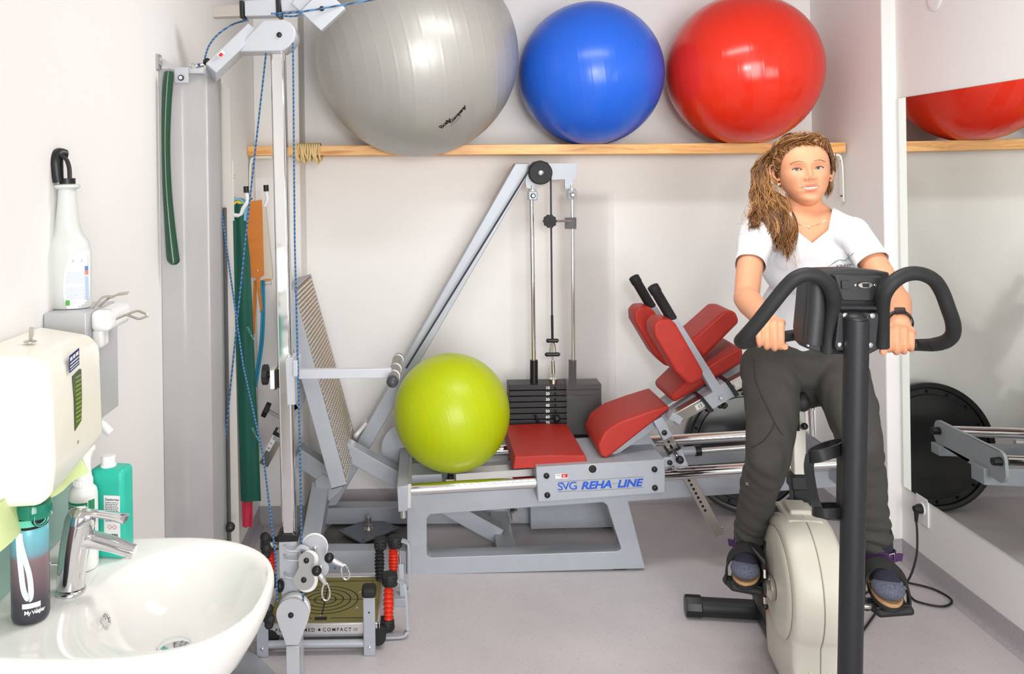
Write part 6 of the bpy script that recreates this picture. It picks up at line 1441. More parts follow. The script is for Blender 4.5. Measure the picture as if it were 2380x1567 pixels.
# ---- head
yaw, pitch, rollh = math.radians(-14.0), math.radians(4.0), math.radians(3.5)
RH_ = Matrix.Rotation(yaw, 3, 'Z') @ Matrix.Rotation(pitch, 3, 'X').inverted() @ Matrix.Rotation(rollh, 3, 'Y').inverted()
HS = 1.02
def hw(p): return HC_ + RH_ @ (Vector(p) * HS)
zk = np.array([-.116, -.112, -.104, -.094, -.080, -.064, -.046, -.022, 0, .02, .045, .068, .086, .097, .1035, .106])
yfk = np.array([-.030, -.056, -.075, -.0855, -.0865, -.0895, -.0900, -.0890, -.0885, -.0925, -.0905, -.0790, -.0600, -.040, -.018, 0])
ybk = np.array([.01, .02, .03, .038, .047, .057, .070, .083, .092, .095, .090, .076, .058, .040, .018, 0])
wk = np.array([.009, .018, .0285, .0385, .0495, .0590, .0660, .0725, .0750, .0760, .0735, .0650, .052, .037, .0175, .0002])
def smooth_interp(x, xp, fp):
    # cubic Hermite through the table
    m_ = np.gradient(fp, xp); i = np.clip(np.searchsorted(xp, x) - 1, 0, len(xp) - 2); h = xp[i + 1] - xp[i]; t_ = (x - xp[i]) / h
    return (2 * t_**3 - 3 * t_**2 + 1) * fp[i] + (t_**3 - 2 * t_**2 + t_) * h * m_[i] + (-2 * t_**3 + 3 * t_**2) * fp[i + 1] + (t_**3 - t_**2) * h * m_[i + 1]
NA, NZ = 300, 210
ua = np.linspace(-1, 1, NA, endpoint=False); az = np.pi * (0.45 * ua + .55 * ua ** 3)          # dense in front
zz = -.116 + .222 * (np.linspace(0, 1, NZ)); 
AZ, ZZ = np.meshgrid(az, zz)
def skull(AZ, ZZ):
    yf = smooth_interp(ZZ, zk, yfk); yb = smooth_interp(ZZ, zk, ybk); w_ = np.maximum(smooth_interp(ZZ, zk, wk), 0.0002); yc_ = np.minimum(yf * .12 + .01, (yf + yb) / 2 + .02)
    yc_ = np.where(ZZ > .08, (yf + yb) / 2, yc_)
    n_ = 2.25; ca, sa = np.cos(AZ), np.sin(AZ); e = 2 / n_
    X = w_ * np.sign(sa) * np.abs(sa) ** e; front = ca > 0
    Y = np.where(front, yc_ + (yf - yc_) * np.abs(ca) ** e, yc_ + (yb - yc_) * np.abs(ca) ** e)
    return X, Y
X, Y = skull(AZ, ZZ); Z = ZZ.copy(); fr = np.clip(np.cos(AZ) * 3, 0, 1)
def g(x0, z0, sx, sz): return np.exp(-((X - x0) / sx) ** 2 - ((Z - z0) / sz) ** 2)
Zm = Z - .0045; na = np.interp(Zm, [-.048, -.043, -.0375, -.0335, -.029, -.018, -.004, .008, .02], [0, .0025, .0105, .0165, .0198, .0150, .0088, .0045, 0]); na = (na + np.roll(na, 3, 0) + np.roll(na, -3, 0) + np.roll(na, 5, 0) + np.roll(na, -5, 0)) / 5; sig = np.interp(Zm, [-.04, -.03, -.01, .01], [.0112, .0106, .0080, .0082])
FD = 1.12 * na * np.exp(-(X / sig) ** 2)
for s_ in (-1, 1):
    FD += .0085 * g(s_ * .0128, -.0305, .0055, .0062) - .0105 * g(s_ * .031, .004, .0165, .0115) + .0025 * g(s_ * .030, .021, .018, .006) + .0050 * g(s_ * .041, -.026, .019, .019)
    FD += .0022 * g(s_ * .031, .0095, .014, .0028) - .0018 * g(s_ * .031, -.0105, .013, .002) - .0045 * g(s_ * .0068, -.0360, .003, .0022)
    FD += -.0022 * g(s_ * .0275, -.043, .004, .012) - .0025 * g(s_ * .0275, -.0595, .004, .004)
FD += .0046 * np.exp(-(X / .021) ** 2) * np.exp(-((Z + .0528 - .05 * np.abs(X) * .3) / .0034) ** 2) + .0052 * np.exp(-(X / .018) ** 2) * np.exp(-((Z + .0672) / .0040) ** 2)
FD += .0035 * g(0, -.095, .016, .008) - .0020 * g(0, -.0765, .018, .004) - .001 * g(0, -.046, .0025, .006)
mz = -.0600 + .0050 * (X / .0235) ** 2; mh = .0034 * np.clip(1 - (X / .0235) ** 2, 0, 1); mouth = (np.abs(Z - mz) < mh) & (np.abs(X) < .0235) & (fr > .5)
FD -= np.where(mouth, .0085, 0)
eye = np.zeros_like(X, bool)
for s_ in (-1, 1):
    dx = X - s_ * .0312; zc_ = .0005 + s_ * dx * .06; k_ = np.clip(1 - (np.abs(dx) / .0135) ** 2.2, 0, 1)
    eye |= (Z < zc_ + .0044 * k_) & (Z > zc_ - .0030 * k_) & (np.abs(dx) < .0135) & (fr > .5)
FD -= np.where(eye, .009, 0)
Y2 = Y - FD * fr
# ears
hv = [hw((X[j, i], Y2[j, i], Z[j, i])) for j in range(NZ) for i in range(NA)]
hf = []
for j in range(NZ - 1):
    for i in range(NA): i2 = (i + 1) % NA; hf.append((j * NA + i, j * NA + i2, (j + 1) * NA + i2, (j + 1) * NA + i))
hf += [tuple(range(NA - 1, -1, -1)), tuple((NZ - 1) * NA + i for i in range(NA))]
headM = MB(); headM.add(hv, hf)
earM = MB()
for s_ in (-1, 1):
    b0 = V(s_ * .0745, -.001, -.006); pts = [b0 + V(s_ * a * (1.6 if s_ < 0 else 1.0), b * 1.15, c * 1.12) for a, b, c in ((.000, -.010, .004), (.004, -.004, .022), (.010, .008, .028), (.013, .017, .020), (.013, .018, .004), (.010, .012, -.012), (.004, .002, -.026), (.000, -.008, -.028))]
    capsule(earM, [hw(p) for p in pts], [.003, .0038, .004, .0042, .004, .004, .0055, .004], 10)
    capsule(earM, [hw(b0 + V(s_ * .001, -.004, .012)), hw(b0 + V(s_ * .008, .009, .012)), hw(b0 + V(s_ * .008, .009, -.006)), hw(b0 + V(s_ * .002, -.002, -.016))], [.006, .010, .010, .008], 10)
ears = remesh(earM, .0016, 4)
# join the pieces of the body into one mesh with a colour layer
bm = bmesh.new(); cl = bm.verts.layers.float_color.new('tone')
base = np.array([1.0, 1.0, 1.0])
def add_mesh(me):
    o = len(bm.verts); vs = [bm.verts.new(v.co) for v in me.vertices]
    for v in vs: v[cl] = (1, 1, 1, 1)
    for p in me.polygons:
        try: bm.faces.new([vs[i] for i in p.vertices])
        except ValueError: pass
for me in (torso, armR, armL, ears): add_mesh(me)
vs = [bm.verts.new(p) for p in headM.v]
Xf, Zf, Mf, Ff, Ef = X.ravel(), Z.ravel(), mouth.ravel(), fr.ravel(), eye.ravel()
lipU = np.exp(-((Zf + .0525 - .0042 * (Xf / .0235) ** 2) / .0038) ** 2); lipL = np.exp(-((Zf + .0672 - .0065 * (Xf / .0235) ** 2) / .0042) ** 2)
lip = np.clip((lipU + lipL) * 1.15, 0, 1) * np.clip((.0225 - np.abs(Xf)) / .006, 0, 1) * (Ff > .5)
blush = (np.exp(-((np.abs(Xf) - .043) / .018) ** 2 - ((Zf + .03) / .018) ** 2) + .7 * np.exp(-(Xf / .012) ** 2 - ((Zf + .03) / .01) ** 2)) * Ff
for i, v in enumerate(vs):
    r_, g_, b_ = 1, 1, 1
    k_ = blush[i] * .30; r_, g_, b_ = 1 - .0 * k_, 1 - .22 * k_, 1 - .18 * k_
    k_ = lip[i] * .95; r_, g_, b_ = r_ * (1 - k_) + .86 * k_, g_ * (1 - k_) + .52 * k_, b_ * (1 - k_) + .56 * k_
    if Mf[i]: r_, g_, b_ = .30, .10, .10
    if Ef[i]: r_, g_, b_ = .45, .30, .28
    v[cl] = (r_, g_, b_, 1)
for f in headM.f:
    try: bm.faces.new([vs[i] for i in f])
    except ValueError: pass
bmesh.ops.recalc_face_normals(bm, faces=bm.faces)
bodyme = bpy.data.meshes.new('body'); bm.to_mesh(bodyme); bm.free()
def skin_material():
    m = mat('skin', (220, 157, 121), 0.48, spec=.35, sss=.12, bump=.06, bscale=900, var=.025, vscale=35); nt = m.node_tree; b = nt.nodes['Principled BSDF']
    at = nt.nodes.new('ShaderNodeAttribute'); at.attribute_name = 'tone'; hs = [n for n in nt.nodes if n.type == 'HUE_SAT'][0]
    mx = nt.nodes.new('ShaderNodeMix'); mx.data_type = 'RGBA'; mx.blend_type = 'MULTIPLY'; mx.inputs[0].default_value = 1.0
    nt.links.new(hs.outputs[0], mx.inputs[6]); nt.links.new(at.outputs[0], mx.inputs[7]); nt.links.new(mx.outputs[2], b.inputs['Base Color'])
    return m
M_SKIN = skin_material()
BO = mesh_obj('body', bodyme, M_SKIN, PE)
# eyes, teeth, brows, lashes
M_EYEW = mat('eye_white', (238, 234, 230), .12); M_IRIS = mat('iris_blue_grey', (94, 108, 126), .1); M_PUP = mat('pupil', (12, 12, 14), .08)
M_BROW = mat('brow_brown', (150, 104, 72), .7); M_LASH = mat('lash_dark', (58, 38, 30), .6); M_TEETH = mat('teeth', (240, 234, 222), .2)
def surf_y(x, z):
    i = np.argmin((X - x) ** 2 * 1.0 + (Z - z) ** 2 + (fr < .3) * 1.0); return Y2.ravel()[i]
for s_ in (-1, 1):
    yy = Y.ravel()[np.argmin((X - s_ * .0312) ** 2 + (Z) ** 2 + (fr < .3) * 1.0)]
    fy_ = surf_y(s_ * .0312, .0075); c = V(s_ * .0312, fy_ + .0138, .0008); R_e = .0128
    gz = ((cam.matrix_world.translation - hw(c)).normalized() + (hw((0, -1, 0)) - hw((0, 0, 0))) / HS * 1.0).normalized()            # she looks at the photographer
    m = MB(); m.lathe([(math.sin(a) * R_e, -math.cos(a) * R_e) for a in [math.pi * k / 20 for k in range(21)]], hw(c), gz, 28); e_ = m.build('eyeball', M_EYEW, BO, smooth=60)
    m = MB(); m.lathe([(0, R_e + .0004)] + [(.0058 * k / 4, math.sqrt(R_e ** 2 - (.0058 * k / 4) ** 2) + .0003) for k in range(1, 5)][::1], hw(c), gz, 24); m.build('iris', M_IRIS, e_, smooth=60)
    m = MB(); m.lathe([(0, R_e + .0007)] + [(.0024 * k / 2, math.sqrt(R_e ** 2 - (.0024 * k / 2) ** 2) + .0006) for k in range(1, 3)], hw(c), gz, 16); m.build('pupil', M_PUP, e_, smooth=60)
    pts = []
    for k in range(13):
        dx = -.0140 + .0285 * k / 12; kk = max(0, 1 - (abs(dx) / .0142) ** 2.2); x_ = s_ * .0312 + dx * s_; z_ = .0005 + dx * .06 + .0047 * kk; pts.append(hw((x_, surf_y(x_, z_ + .0012) - .0008, z_)))
    MB().tube(pts, [.0004 + .0010 * min(1, k / 8) for k in range(13)], 6).build('lashes', M_LASH, BO)
    pts = []
    for k in range(13):
        t_ = k / 12; x_ = s_ * (.0145 + .036 * t_); z_ = .0195 + .0065 * math.sin(math.pi * (t_ * .72 + .12)) - .004 * t_ * t_; pts.append(hw((x_, surf_y(x_, z_) - .0002, z_)))
    MB().tube(pts, [.0009 + .0011 * math.sin(math.pi * min(1, .15 + .85 * (1 - k / 12))) for k in range(13)], 6, flat=(.6, 1.0)).build('eyebrow', M_BROW, BO)
m = MB()
ym = surf_y(0, -.056)
for k in range(8):
    x_ = -.0175 + .005 * k; w_ = .0052; zt_ = -.0600 + .0050 * (x_ / .0235) ** 2 + .0032 * max(.25, 1 - (x_ / .0235) ** 2); hh_ = .0060 * max(.35, 1 - (x_ / .026) ** 2); yq = surf_y(x_, -.0495) + .0042
    tm = MB(); tm.box((0, 0, 0), (w_, .004, hh_)); m.add([hw(V(x_, yq, zt_ - hh_ / 2) + p) for p in tm.v], tm.f)
tag(m.build('teeth', M_TEETH, BO, bevel=.0008), kind='stuff')

# ---- white t-shirt
s_ = MB()
ell(s_, chest + V(0, .0, .015), (.163, .112, .155)); ell(s_, belly + V(0, 0, -.005), (.146, .108, .175)); ell(s_, pelv + V(0, 0, .04), (.160, .115, .09))
for sd in (-1, 1): ell(s_, chest + la * sd * .068 + fa * .052 + V(0, 0, .005), (.066, .062, .062))
capsule(s_, [shR + V(.02, .012, .0), neckB + V(-.02, .018, -.022), neckB + V(.02, .018, -.022), shL + V(-.02, .012, .0)], [.050, .066, .066, .050])
for sd in (-1, 1): capsule(s_, [neckB + la * sd * .035 + V(0, .015, .0), neckB + la * sd * .11 + V(0, .018, -.04)], [.044, .050])
cuffR, cuffL = shR.lerp(elR, .52), shL.lerp(elL, .50)
capsule(s_, [shR, cuffR, shR.lerp(elR, .72)], [.050, .0465, .0455], 28); capsule(s_, [shL, cuffL, shL.lerp(elL, .72)], [.049, .0465, .0455], 28)
sm = remesh(s_, .0055, 9)
rng_ = np.random.RandomState(4)
def wrinkle(me, amp, sc, dirs, seed=0, keep=None):
    n = len(me.vertices); co = np.empty(n * 3); me.vertices.foreach_get('co', co); co = co.reshape(-1, 3); no = np.empty(n * 3); me.vertices.foreach_get('normal', no); no = no.reshape(-1, 3)
    r_ = np.random.RandomState(seed); f = np.zeros(n)
    for k in range(dirs):
        d = r_.normal(size=3) * np.array([1.0, .6, 1.4]); d /= np.linalg.norm(d); q = co @ d * sc * r_.uniform(.6, 1.6) + r_.uniform(0, 6); e = r_.normal(size=3); q2 = co @ e * sc * .35 + r_.uniform(0, 6)
        f += np.sin(q + 1.5 * np.sin(q2)) * np.clip(np.sin(q2 * .8 + k), 0, 1)
    f *= amp / math.sqrt(dirs)
    if keep is not None: f *= keep(co)
    me.vertices.foreach_set('co', (co + no * f[:, None]).ravel()); me.update()
wrinkle(sm, .0055, 52, 8, 3)
bm = bmesh.new(); bm.from_mesh(sm); bm.faces.ensure_lookup_table()
def cut(plane_co, plane_no, sel=None):
    fs_ = [f for f in bm.faces if sel is None or sel(f.calc_center_median())]; es = {e for f in fs_ for e in f.edges}; vv = {v for f in fs_ for v in f.verts}
    bmesh.ops.bisect_plane(bm, geom=list(fs_) + list(es) + list(vv), plane_co=plane_co, plane_no=plane_no)
for c_, sh_, el_ in ((cuffR, shR, elR), (cuffL, shL, elL)):
    d_ = (el_ - sh_).normalized(); near = lambda p: (p - c_).length < .12
    cut(c_, d_, near); bmesh.ops.delete(bm, geom=[f for f in bm.faces if (f.calc_center_median() - c_).length < .14 and (f.calc_center_median() - c_).dot(d_) > 1e-4], context='FACES')
hemz = P(1850, 822, 2.66).z; cut(V(0, 0, hemz), V(0, -.12, 1)); bmesh.ops.delete(bm, geom=[f for f in bm.faces if (f.calc_center_median() - V(0, pelv.y, hemz)).dot(V(0, -.12, 1)) < 0], context='FACES')
# V neckline with curved sides
front = lambda p: p.y < neckB.y + .06 and p.z > P(1887, 580, 2.57).z
ncz = neckB.z + .033; vdir = V(-.45, -.9, 0); planes = []
for a_, b_ in (((1887, 567), (1925, 536)), ((1925, 536), (1934, 488)), ((1887, 567), (1845, 536)), ((1845, 536), (1834, 488))):
    pa, pb = P(*a_, 2.58), P(*b_, 2.58); n_ = (pb - pa).cross(vdir).normalized()
    if n_.dot(P(1887, 505, 2.58) - pa) < 0: n_ = -n_
    planes.append((pa, n_)); cut(pa, n_, front)
cut(V(0, neckB.y, ncz), V(0, .3, 1), lambda p: p.z > ncz - .08)
def in_neck(p):
    if p.y < neckB.y + .03 and all((p - a_).dot(n_) > 0 for a_, n_ in planes): return True
    return (p - V(0, neckB.y, ncz)).dot(V(0, .3, 1)) > 0
bmesh.ops.delete(bm, geom=[f for f in bm.faces if in_neck(f.calc_center_median())], context='FACES')
bmesh.ops.delete(bm, geom=[v for v in bm.verts if not v.link_faces], context='VERTS')
bm.to_mesh(sm); bm.free()
M_TEE = mat('white_cotton', (224, 224, 228), .8, bump=.25, bscale=900, var=.01)
TS = mesh_obj('t_shirt', sm, M_TEE, PE, solid=.0025)
# printed emblem on the chest, conforming to the cloth
dg = bpy.context.evaluated_depsgraph_get(); bv = __import__('mathutils').bvhtree.BVHTree.FromObject(TS, dg); off = ORG[TS.name]; o_c = cam.matrix_world.translation
def on_shirt(u, v):
    d_ = (P(u, v, 2.6) - P(u, v, 2.0)).normalized(); p0 = P(u, v, 2.0) - off; h_ = bv.ray_cast(p0, d_)
    return (h_[0] + off - d_ * .0022) if h_[0] is not None else P(u, v, 2.56)
M_PGREEN = mat('green_print_line', (62, 110, 82), .7)
m = MB()
for pts, w_ in (([(1925, 620), (1938, 612), (1950, 605), (1962, 606), (1972, 598), (1984, 588)], .0006), ([(1930, 617), (1945, 606), (1958, 604), (1966, 607), (1974, 600)], .0005), ([(1972, 590), (1973, 597), (1977, 598)], .0005)):
    m.tube([on_shirt(*p) for p in [tuple(q)[:2] for q in spline([Vector((a, b, 0)) for a, b in pts], 4)]], w_, 5)
m.tube([on_shirt(1968 + 14 * k / 5, 618 - 3 * k / 5) for k in range(6)], .0006, 5)
m.build('emblem', M_PGREEN, TS)
m = MB(); vsx, fsx = text_geo('KINEO', 11.5, spacing=.95); m.add([on_shirt(1944 + x, 624 - y - x * .09) for x, y, _ in vsx], fsx); m.build('lettering', M_INK, TS, smooth=0)

# ---- trousers
tr2 = MB()
ell(tr2, pelv + V(0, .0, .0), (.178, .128, .125)); ell(tr2, pelv + V(0, .0, .07), (.160, .118, .075))
for hp, kn, an, sd in ((hipR, knR, anR, -1), (hipL, knL, anL, 1)):
    capsule(tr2, [hp + V(0, .03, .01), hp.lerp(kn, .45) + V(0, 0, .008), kn], [.098, .078, .055], 28)
    capsule(tr2, [kn, kn.lerp(an, .3) + V(0, .012, 0), kn.lerp(an, .7) + V(0, .01, 0), an + V(0, 0, .0)], [.055, .0525, .047, .041], 28)
tm_ = remesh(tr2, .006, 8)
wrinkle(tm_, .0055, 62, 9, 11); 
# bunched cloth at knees and hems
def bunch(me, c, ax, amp, freq, rad):
    n = len(me.vertices); co = np.empty(n * 3); me.vertices.foreach_get('co', co); co = co.reshape(-1, 3); no = np.empty(n * 3); me.vertices.foreach_get('normal', no); no = no.reshape(-1, 3)
    d = co - np.array(c); q = d @ np.array(ax); w_ = np.exp(-(np.linalg.norm(d, axis=1) / rad) ** 2); f = amp * np.sin(q * freq + 1.8 * np.sin(d[:, 0] * 40)) * w_
    me.vertices.foreach_set('co', (co + no * f[:, None]).ravel()); me.update()
for an, kn in ((anR, knR), (anL, knL)):
    a_ = (kn - an).normalized(); bunch(tm_, an + a_ * .045, a_, .008, 150, .07); bunch(tm_, kn - V(0, -.05, .03), a_, .006, 110, .08)
bunch(tm_, hipR + V(0, -.06, -.06), V(.3, 0, 1).normalized(), .006, 100, .10); bunch(tm_, hipL + V(0, -.06, -.06), V(-.5, 0, 1).normalized(), .006, 100, .10)
bm = bmesh.new(); bm.from_mesh(tm_)
for an, kn in ((anR, knR), (anL, knL)):
    d_ = (an - kn).normalized(); c_ = an - d_ * .016; cut(c_, d_, lambda p: (p - c_).length < .13); bmesh.ops.delete(bm, geom=[f for f in bm.faces if (f.calc_center_median() - c_).length < .15 and (f.calc_center_median() - c_).dot(d_) > 1e-4], context='FACES')
bmesh.ops.delete(bm, geom=[v for v in bm.verts if not v.link_faces], context='VERTS'); bm.to_mesh(tm_); bm.free()
M_TRO = mat('dark_olive_cotton', (64, 62, 58), .85, bump=.4, bscale=700, var=.07, vscale=25)
TRo = mesh_obj('trousers', tm_, M_TRO, PE, solid=.003)
bvt = __import__('mathutils').bvhtree.BVHTree.FromObject(TRo, bpy.context.evaluated_depsgraph_get()); offt = ORG[TRo.name]
def on_tro(u, v):
    d_ = (P(u, v, 2.6) - P(u, v, 2.0)).normalized(); p0 = P(u, v, 2.0) - offt; h_ = bvt.ray_cast(p0, d_)
    return (h_[0] + offt - d_ * .002) if h_[0] is not None else None
M_STIT = mat('pale_stitch', (200, 200, 196), .8); M_SEAMD = mat('dark_seam', (44, 42, 40), .9)
for u, v in ((1736, 1125), (1718, 1142), (2056, 1062), (2068, 1102)):
    pts = [on_tro(u + a, v + b) for a, b in ((-3, -3), (3, 3), (3, -3), (-3, 3))]
    if all(p is not None for p in pts): m = MB(); m.tube(pts[:2], .0008, 5); m.tube(pts[2:], .0008, 5); tag(m.build('cross_stitch', M_STIT, TRo), kind='stuff')
for line_ in ([(1752, 835), (1755, 880), (1770, 920), (1790, 960), (1805, 990), (1820, 1012)], [(1745, 1040), (1770, 1028), (1790, 1005), (1800, 985)]):
    pts = [on_tro(p.x, p.y) for p in spline([Vector((a, b, 0)) for a, b in line_], 5)]; pts = [p for p in pts if p is not None]
    if len(pts) > 3: MB().tube(pts, .0011, 5).build('seam', M_SEAMD, TRo)

# ---- feet: socks, sandals, pedal straps
M_SOCK = mat('navy_sock', (34, 36, 52), .9, bump=.4, bscale=600); M_WOOL = mat('blue_grey_felt', (92, 96, 112), .95, bump=.5, bscale=300, var=.45, vscale=260)
M_CORK = mat('cork_sole', (176, 138, 98), .8, bump=.4, bscale=300, var=.12, vscale=80); M_PURP = mat('purple_strap', (66, 36, 82), .7, bump=.2, bscale=300); M_SOLE = mat('black_sole', (26, 26, 27), .7)
for sd, an, pc, toe_px in ((-1, anR, PR_, (1728, 1336, 2.545)), (1, anL, PL_, (2072, 1384, 2.30))):
    toe = P(*toe_px); fwd_ = (toe - an); fwd_.z = 0; fwd_.normalize(); lat = V(-fwd_.y, fwd_.x, 0); lat = lat if lat.dot(la) > 0 else -lat
    ball_ = V(pc.x, pc.y, pc.z + .055); tiltz = (toe.z - .012 - ball_.z)
    heel = V(an.x, an.y, an.z - .055) - fwd_ * .035
    m = MB(); capsule(m, [an + V(0, 0, .05), an + V(0, 0, -.015), heel + V(0, 0, .015)], [.040, .040, .034], 20); capsule(m, [heel + V(0, 0, .012), heel.lerp(toe, .5) + V(0, 0, .022), toe - fwd_ * .05 + V(0, 0, .006)], [.033, .038, .036], 22, )
    so_ = remesh(m, .004, 6); SO_ = mesh_obj('sock', so_, M_SOCK, PE)
    m = MB(); ell(m, toe - fwd_ * .042 + V(0, 0, .002), (.042, .054, .027), Matrix((lat, fwd_, V(0, 0, 1))).transposed()); m.build('sock_toe', M_WOOL, SO_, smooth=60)
    upv = V(0, 0, 1)
    def sole(zo, th, gx, gl, m_, nm, par):
        pts = []
        for k in range(28):
            a = 2 * math.pi * k / 28; L = (toe - heel).length / 2 + .016 + gl; c_ = heel.lerp(toe, .5) + V(0, 0, 0); wv = (.036 + .010 * math.sin(a)) + gx
            x_, y_ = wv * math.cos(a), L * math.sin(a) + .0
            q = c_ + lat * x_ + fwd_ * y_; f_ = ((q - heel).dot(fwd_)) / max(1e-6, (toe - heel).dot(fwd_)); q.z = heel.z + (toe.z - .016 - heel.z) * min(max(f_, -.1), 1.1) + zo; pts.append(q)
        m = MB(); m.prism(pts, (0, 0, th)); return m.build(nm, m_, par, bevel=.003)
    CK = sole(-.014, .010, .003, -.004, M_CORK, 'cork_footbed', SO_); sole(-.024, .010, .006, .0, M_SOLE, 'outsole', SO_)
    # ankle strap with buckle
    c_ = an + V(0, 0, -.006) + fwd_ * .004; m = MB(); m.tube([c_ + (lat * math.cos(a) + fwd_ * math.sin(a)) * .0445 + V(0, 0, .006 * math.sin(a)) for a in [2 * math.pi * k / 28 for k in range(28)]], [(.024, .004)] * 28, flat='box', closed=True, side=(0, 0, 1)); AS = m.build('ankle_strap', M_PURP, SO_, smooth=60)
    q = c_ + (lat * sd * .6 + fwd_ * .8).normalized() * .047; e1 = (lat * .8 - fwd_ * sd * .6).normalized(); m = MB(); m.tube([q - e1 * .009 + upv * .015, q + e1 * .009 + upv * .015, q + e1 * .009 - upv * .015, q - e1 * .009 - upv * .015], .0016, 6, True); m.build('buckle', M_STEEL, AS)
    m = MB(); m.strap([q + e1 * sd * .006, q + e1 * sd * .026 + V(0, 0, .002), q + e1 * sd * .04 + V(0, 0, -.002)], .022, .003, (0, 0, 1)); m.build('strap_tail', M_PURP, AS)
    # heel and instep panels
    for f_, wd in ((.42, .03),):
        c2 = heel.lerp(toe, f_); m = MB(); pts = [c2 + lat * .043 * math.cos(a) + V(0, 0, .062 * math.sin(a) + .0) for a in [math.pi * k / 14 for k in range(15)]]; m.strap(pts, .034, .004, fwd_); m.build('instep_strap', M_PURP, SO_, smooth=60)
    # rubber strap of the pedal over the foot
    c3 = heel.lerp(toe, .66); c3.z = toe.z - .02; m = MB(); pts = [c3 + lat * (.058 * math.cos(a)) + V(0, 0, -.015 + (.090 - sd * .016 * math.cos(a)) * max(0, math.sin(a)) ** .75) for a in [math.pi * k / 18 for k in range(19)]]
    pts = [pts[0] - V(0, 0, .03)] + pts + [pts[-1] - V(0, 0, .03)]; m.strap(pts, .036, .005, fwd_ - V(0, 0, .6)); tag(m.build('pedal_strap', M_RUBBER, EB, smooth=60))

# ---- watch, necklace, earrings
wa = (wrL - elL).normalized(); wc = elL.lerp(wrL, .95) + V(.001, 0, .001); x_, y_, a_ = frame_from(wa); m = MB()
m.tube([wc + (x_ * math.cos(t) * 1.06 + y_ * math.sin(t)) * .0275 for t in [2 * math.pi * k / 32 for k in range(32)]], [(.020, .003)] * 32, flat='box', closed=True, side=tuple(wa)); WT = m.build('watch_band', M_BLACK, PE, smooth=60)
up = (V(0, 0, 1) - wa * wa.z).normalized(); m = MB(); m.box(wc + up * .030, (.028, .036, .008), Matrix((la, wa, up)).transposed()); m.build('watch_case', M_BLACK, WT, bevel=.003)
bvb = __import__('mathutils').bvhtree.BVHTree.FromObject(BO, bpy.context.evaluated_depsgraph_get()); offb = ORG[BO.name]
def on_body(u, v, o_=.0015):
    d_ = (P(u, v, 2.6) - P(u, v, 2.0)).normalized(); h_ = bvb.ray_cast(P(u, v, 2.0) - offb, d_); return (h_[0] + offb - d_ * o_) if h_[0] is not None else P(u, v, 2.6)
M_GOLD = mat('rose_gold', (222, 178, 140), .2, metal=1.0); M_PEARL = mat('pearl', (240, 232, 222), .15)
m = MB(); pts = [on_body(u, 526 - .00 * (u - 1880) ** 2 - ((u - 1880) / 48) ** 2 * 22) for u in range(1846, 1926, 3)]; m.tube(pts, .0006, 5); NKl = m.build('necklace', M_GOLD, PE)
MB().sphere(on_body(1880, 527, .003), .0034).build('pendant', M_PEARL, NKl)
MB().sphere(hw((-.0800, -.0135, -.0395)) , .0038).build('earring', M_PEARL, PE)

# ---- hair
M_HAIR = [mat('hair_dark', (92, 60, 36), .45, spec=.4), mat('hair_brown', (138, 94, 56), .42, spec=.45), mat('hair_gold', (188, 138, 86), .4, spec=.5)]
hl_az = np.radians([0, 25, 45, 58, 68, 78, 92, 180]); hl_z = np.array([.074, .071, .058, .040, .016, -.004, -.050, -.085])
def hairline(a): return np.interp(np.abs(a), hl_az, hl_z)
rs = random.Random(12); nr2 = np.random.RandomState(5)
cap = MB(); Xs, Ys = skull(AZ, ZZ); vid = {}; vs = []; fs = []
for j in range(0, NZ, 2):
    for i in range(0, NA, 2):
        z_, a_ = ZZ[j, i], AZ[j, i]; k_ = (z_ - hairline(a_))
        if k_ > .002:
            d_ = V(Xs[j, i], Ys[j, i] - .01, z_ + .01).normalized(); o_ = .0015 + .0085 * min(1, max(0, k_ + .002) / .02); vid[(j, i)] = len(vs); vs.append(hw(V(Xs[j, i], Ys[j, i], z_) + d_ * o_))
for j in range(0, NZ - 2, 2):
    for i in range(0, NA, 2):
        q = [(j, i), (j, (i + 2) % NA), (j + 2, (i + 2) % NA), (j + 2, i)]
        if all(k in vid for k in q): fs.append([vid[k] for k in q])
top = [vid[(NZ - 2, i)] for i in range(0, NA, 2)] if (NZ - 2, 0) in vid else None
if top: fs.append(top)
cap.add(vs, fs); HAo = cap.build('hair', M_HAIR[0], PE, smooth=80)
def sk(a, z, o_):
    x_, y_ = skull(np.array([a]), np.array([z])); p = V(float(x_[0]), float(y_[0]), z); d_ = V(p.x, p.y - .01, z + .01).normalized(); return hw(p + d_ * o_)
LK2 = MB(); ST2 = MB()
def lock(pts, r, waves, amp, mi, seed, mb=None, n=5):
    rr = random.Random(seed); sp_ = spline(pts, 15); N_ = len(sp_); ph = rr.uniform(0, 6.3); out = []; rad = []; tw = rr.choice((-1, 1))
    for k, p in enumerate(sp_):
        t_ = k / (N_ - 1); tg = (sp_[min(k + 1, N_ - 1)] - sp_[max(k - 1, 0)]).normalized(); x1, y1, _ = frame_from(tg, (0.3, 1, .1)); A_ = amp * (.25 + .75 * t_); w_ = 2 * math.pi * waves * t_ + ph
        out.append(p + x1 * A_ * math.cos(w_) + y1 * A_ * .8 * math.sin(w_) * tw); rad.append(max(.0004, r * (1 - .72 * t_ ** 2.2)))
    (mb or LK2).tube(out, rad, n, mi=mi, flat=(1, .7))
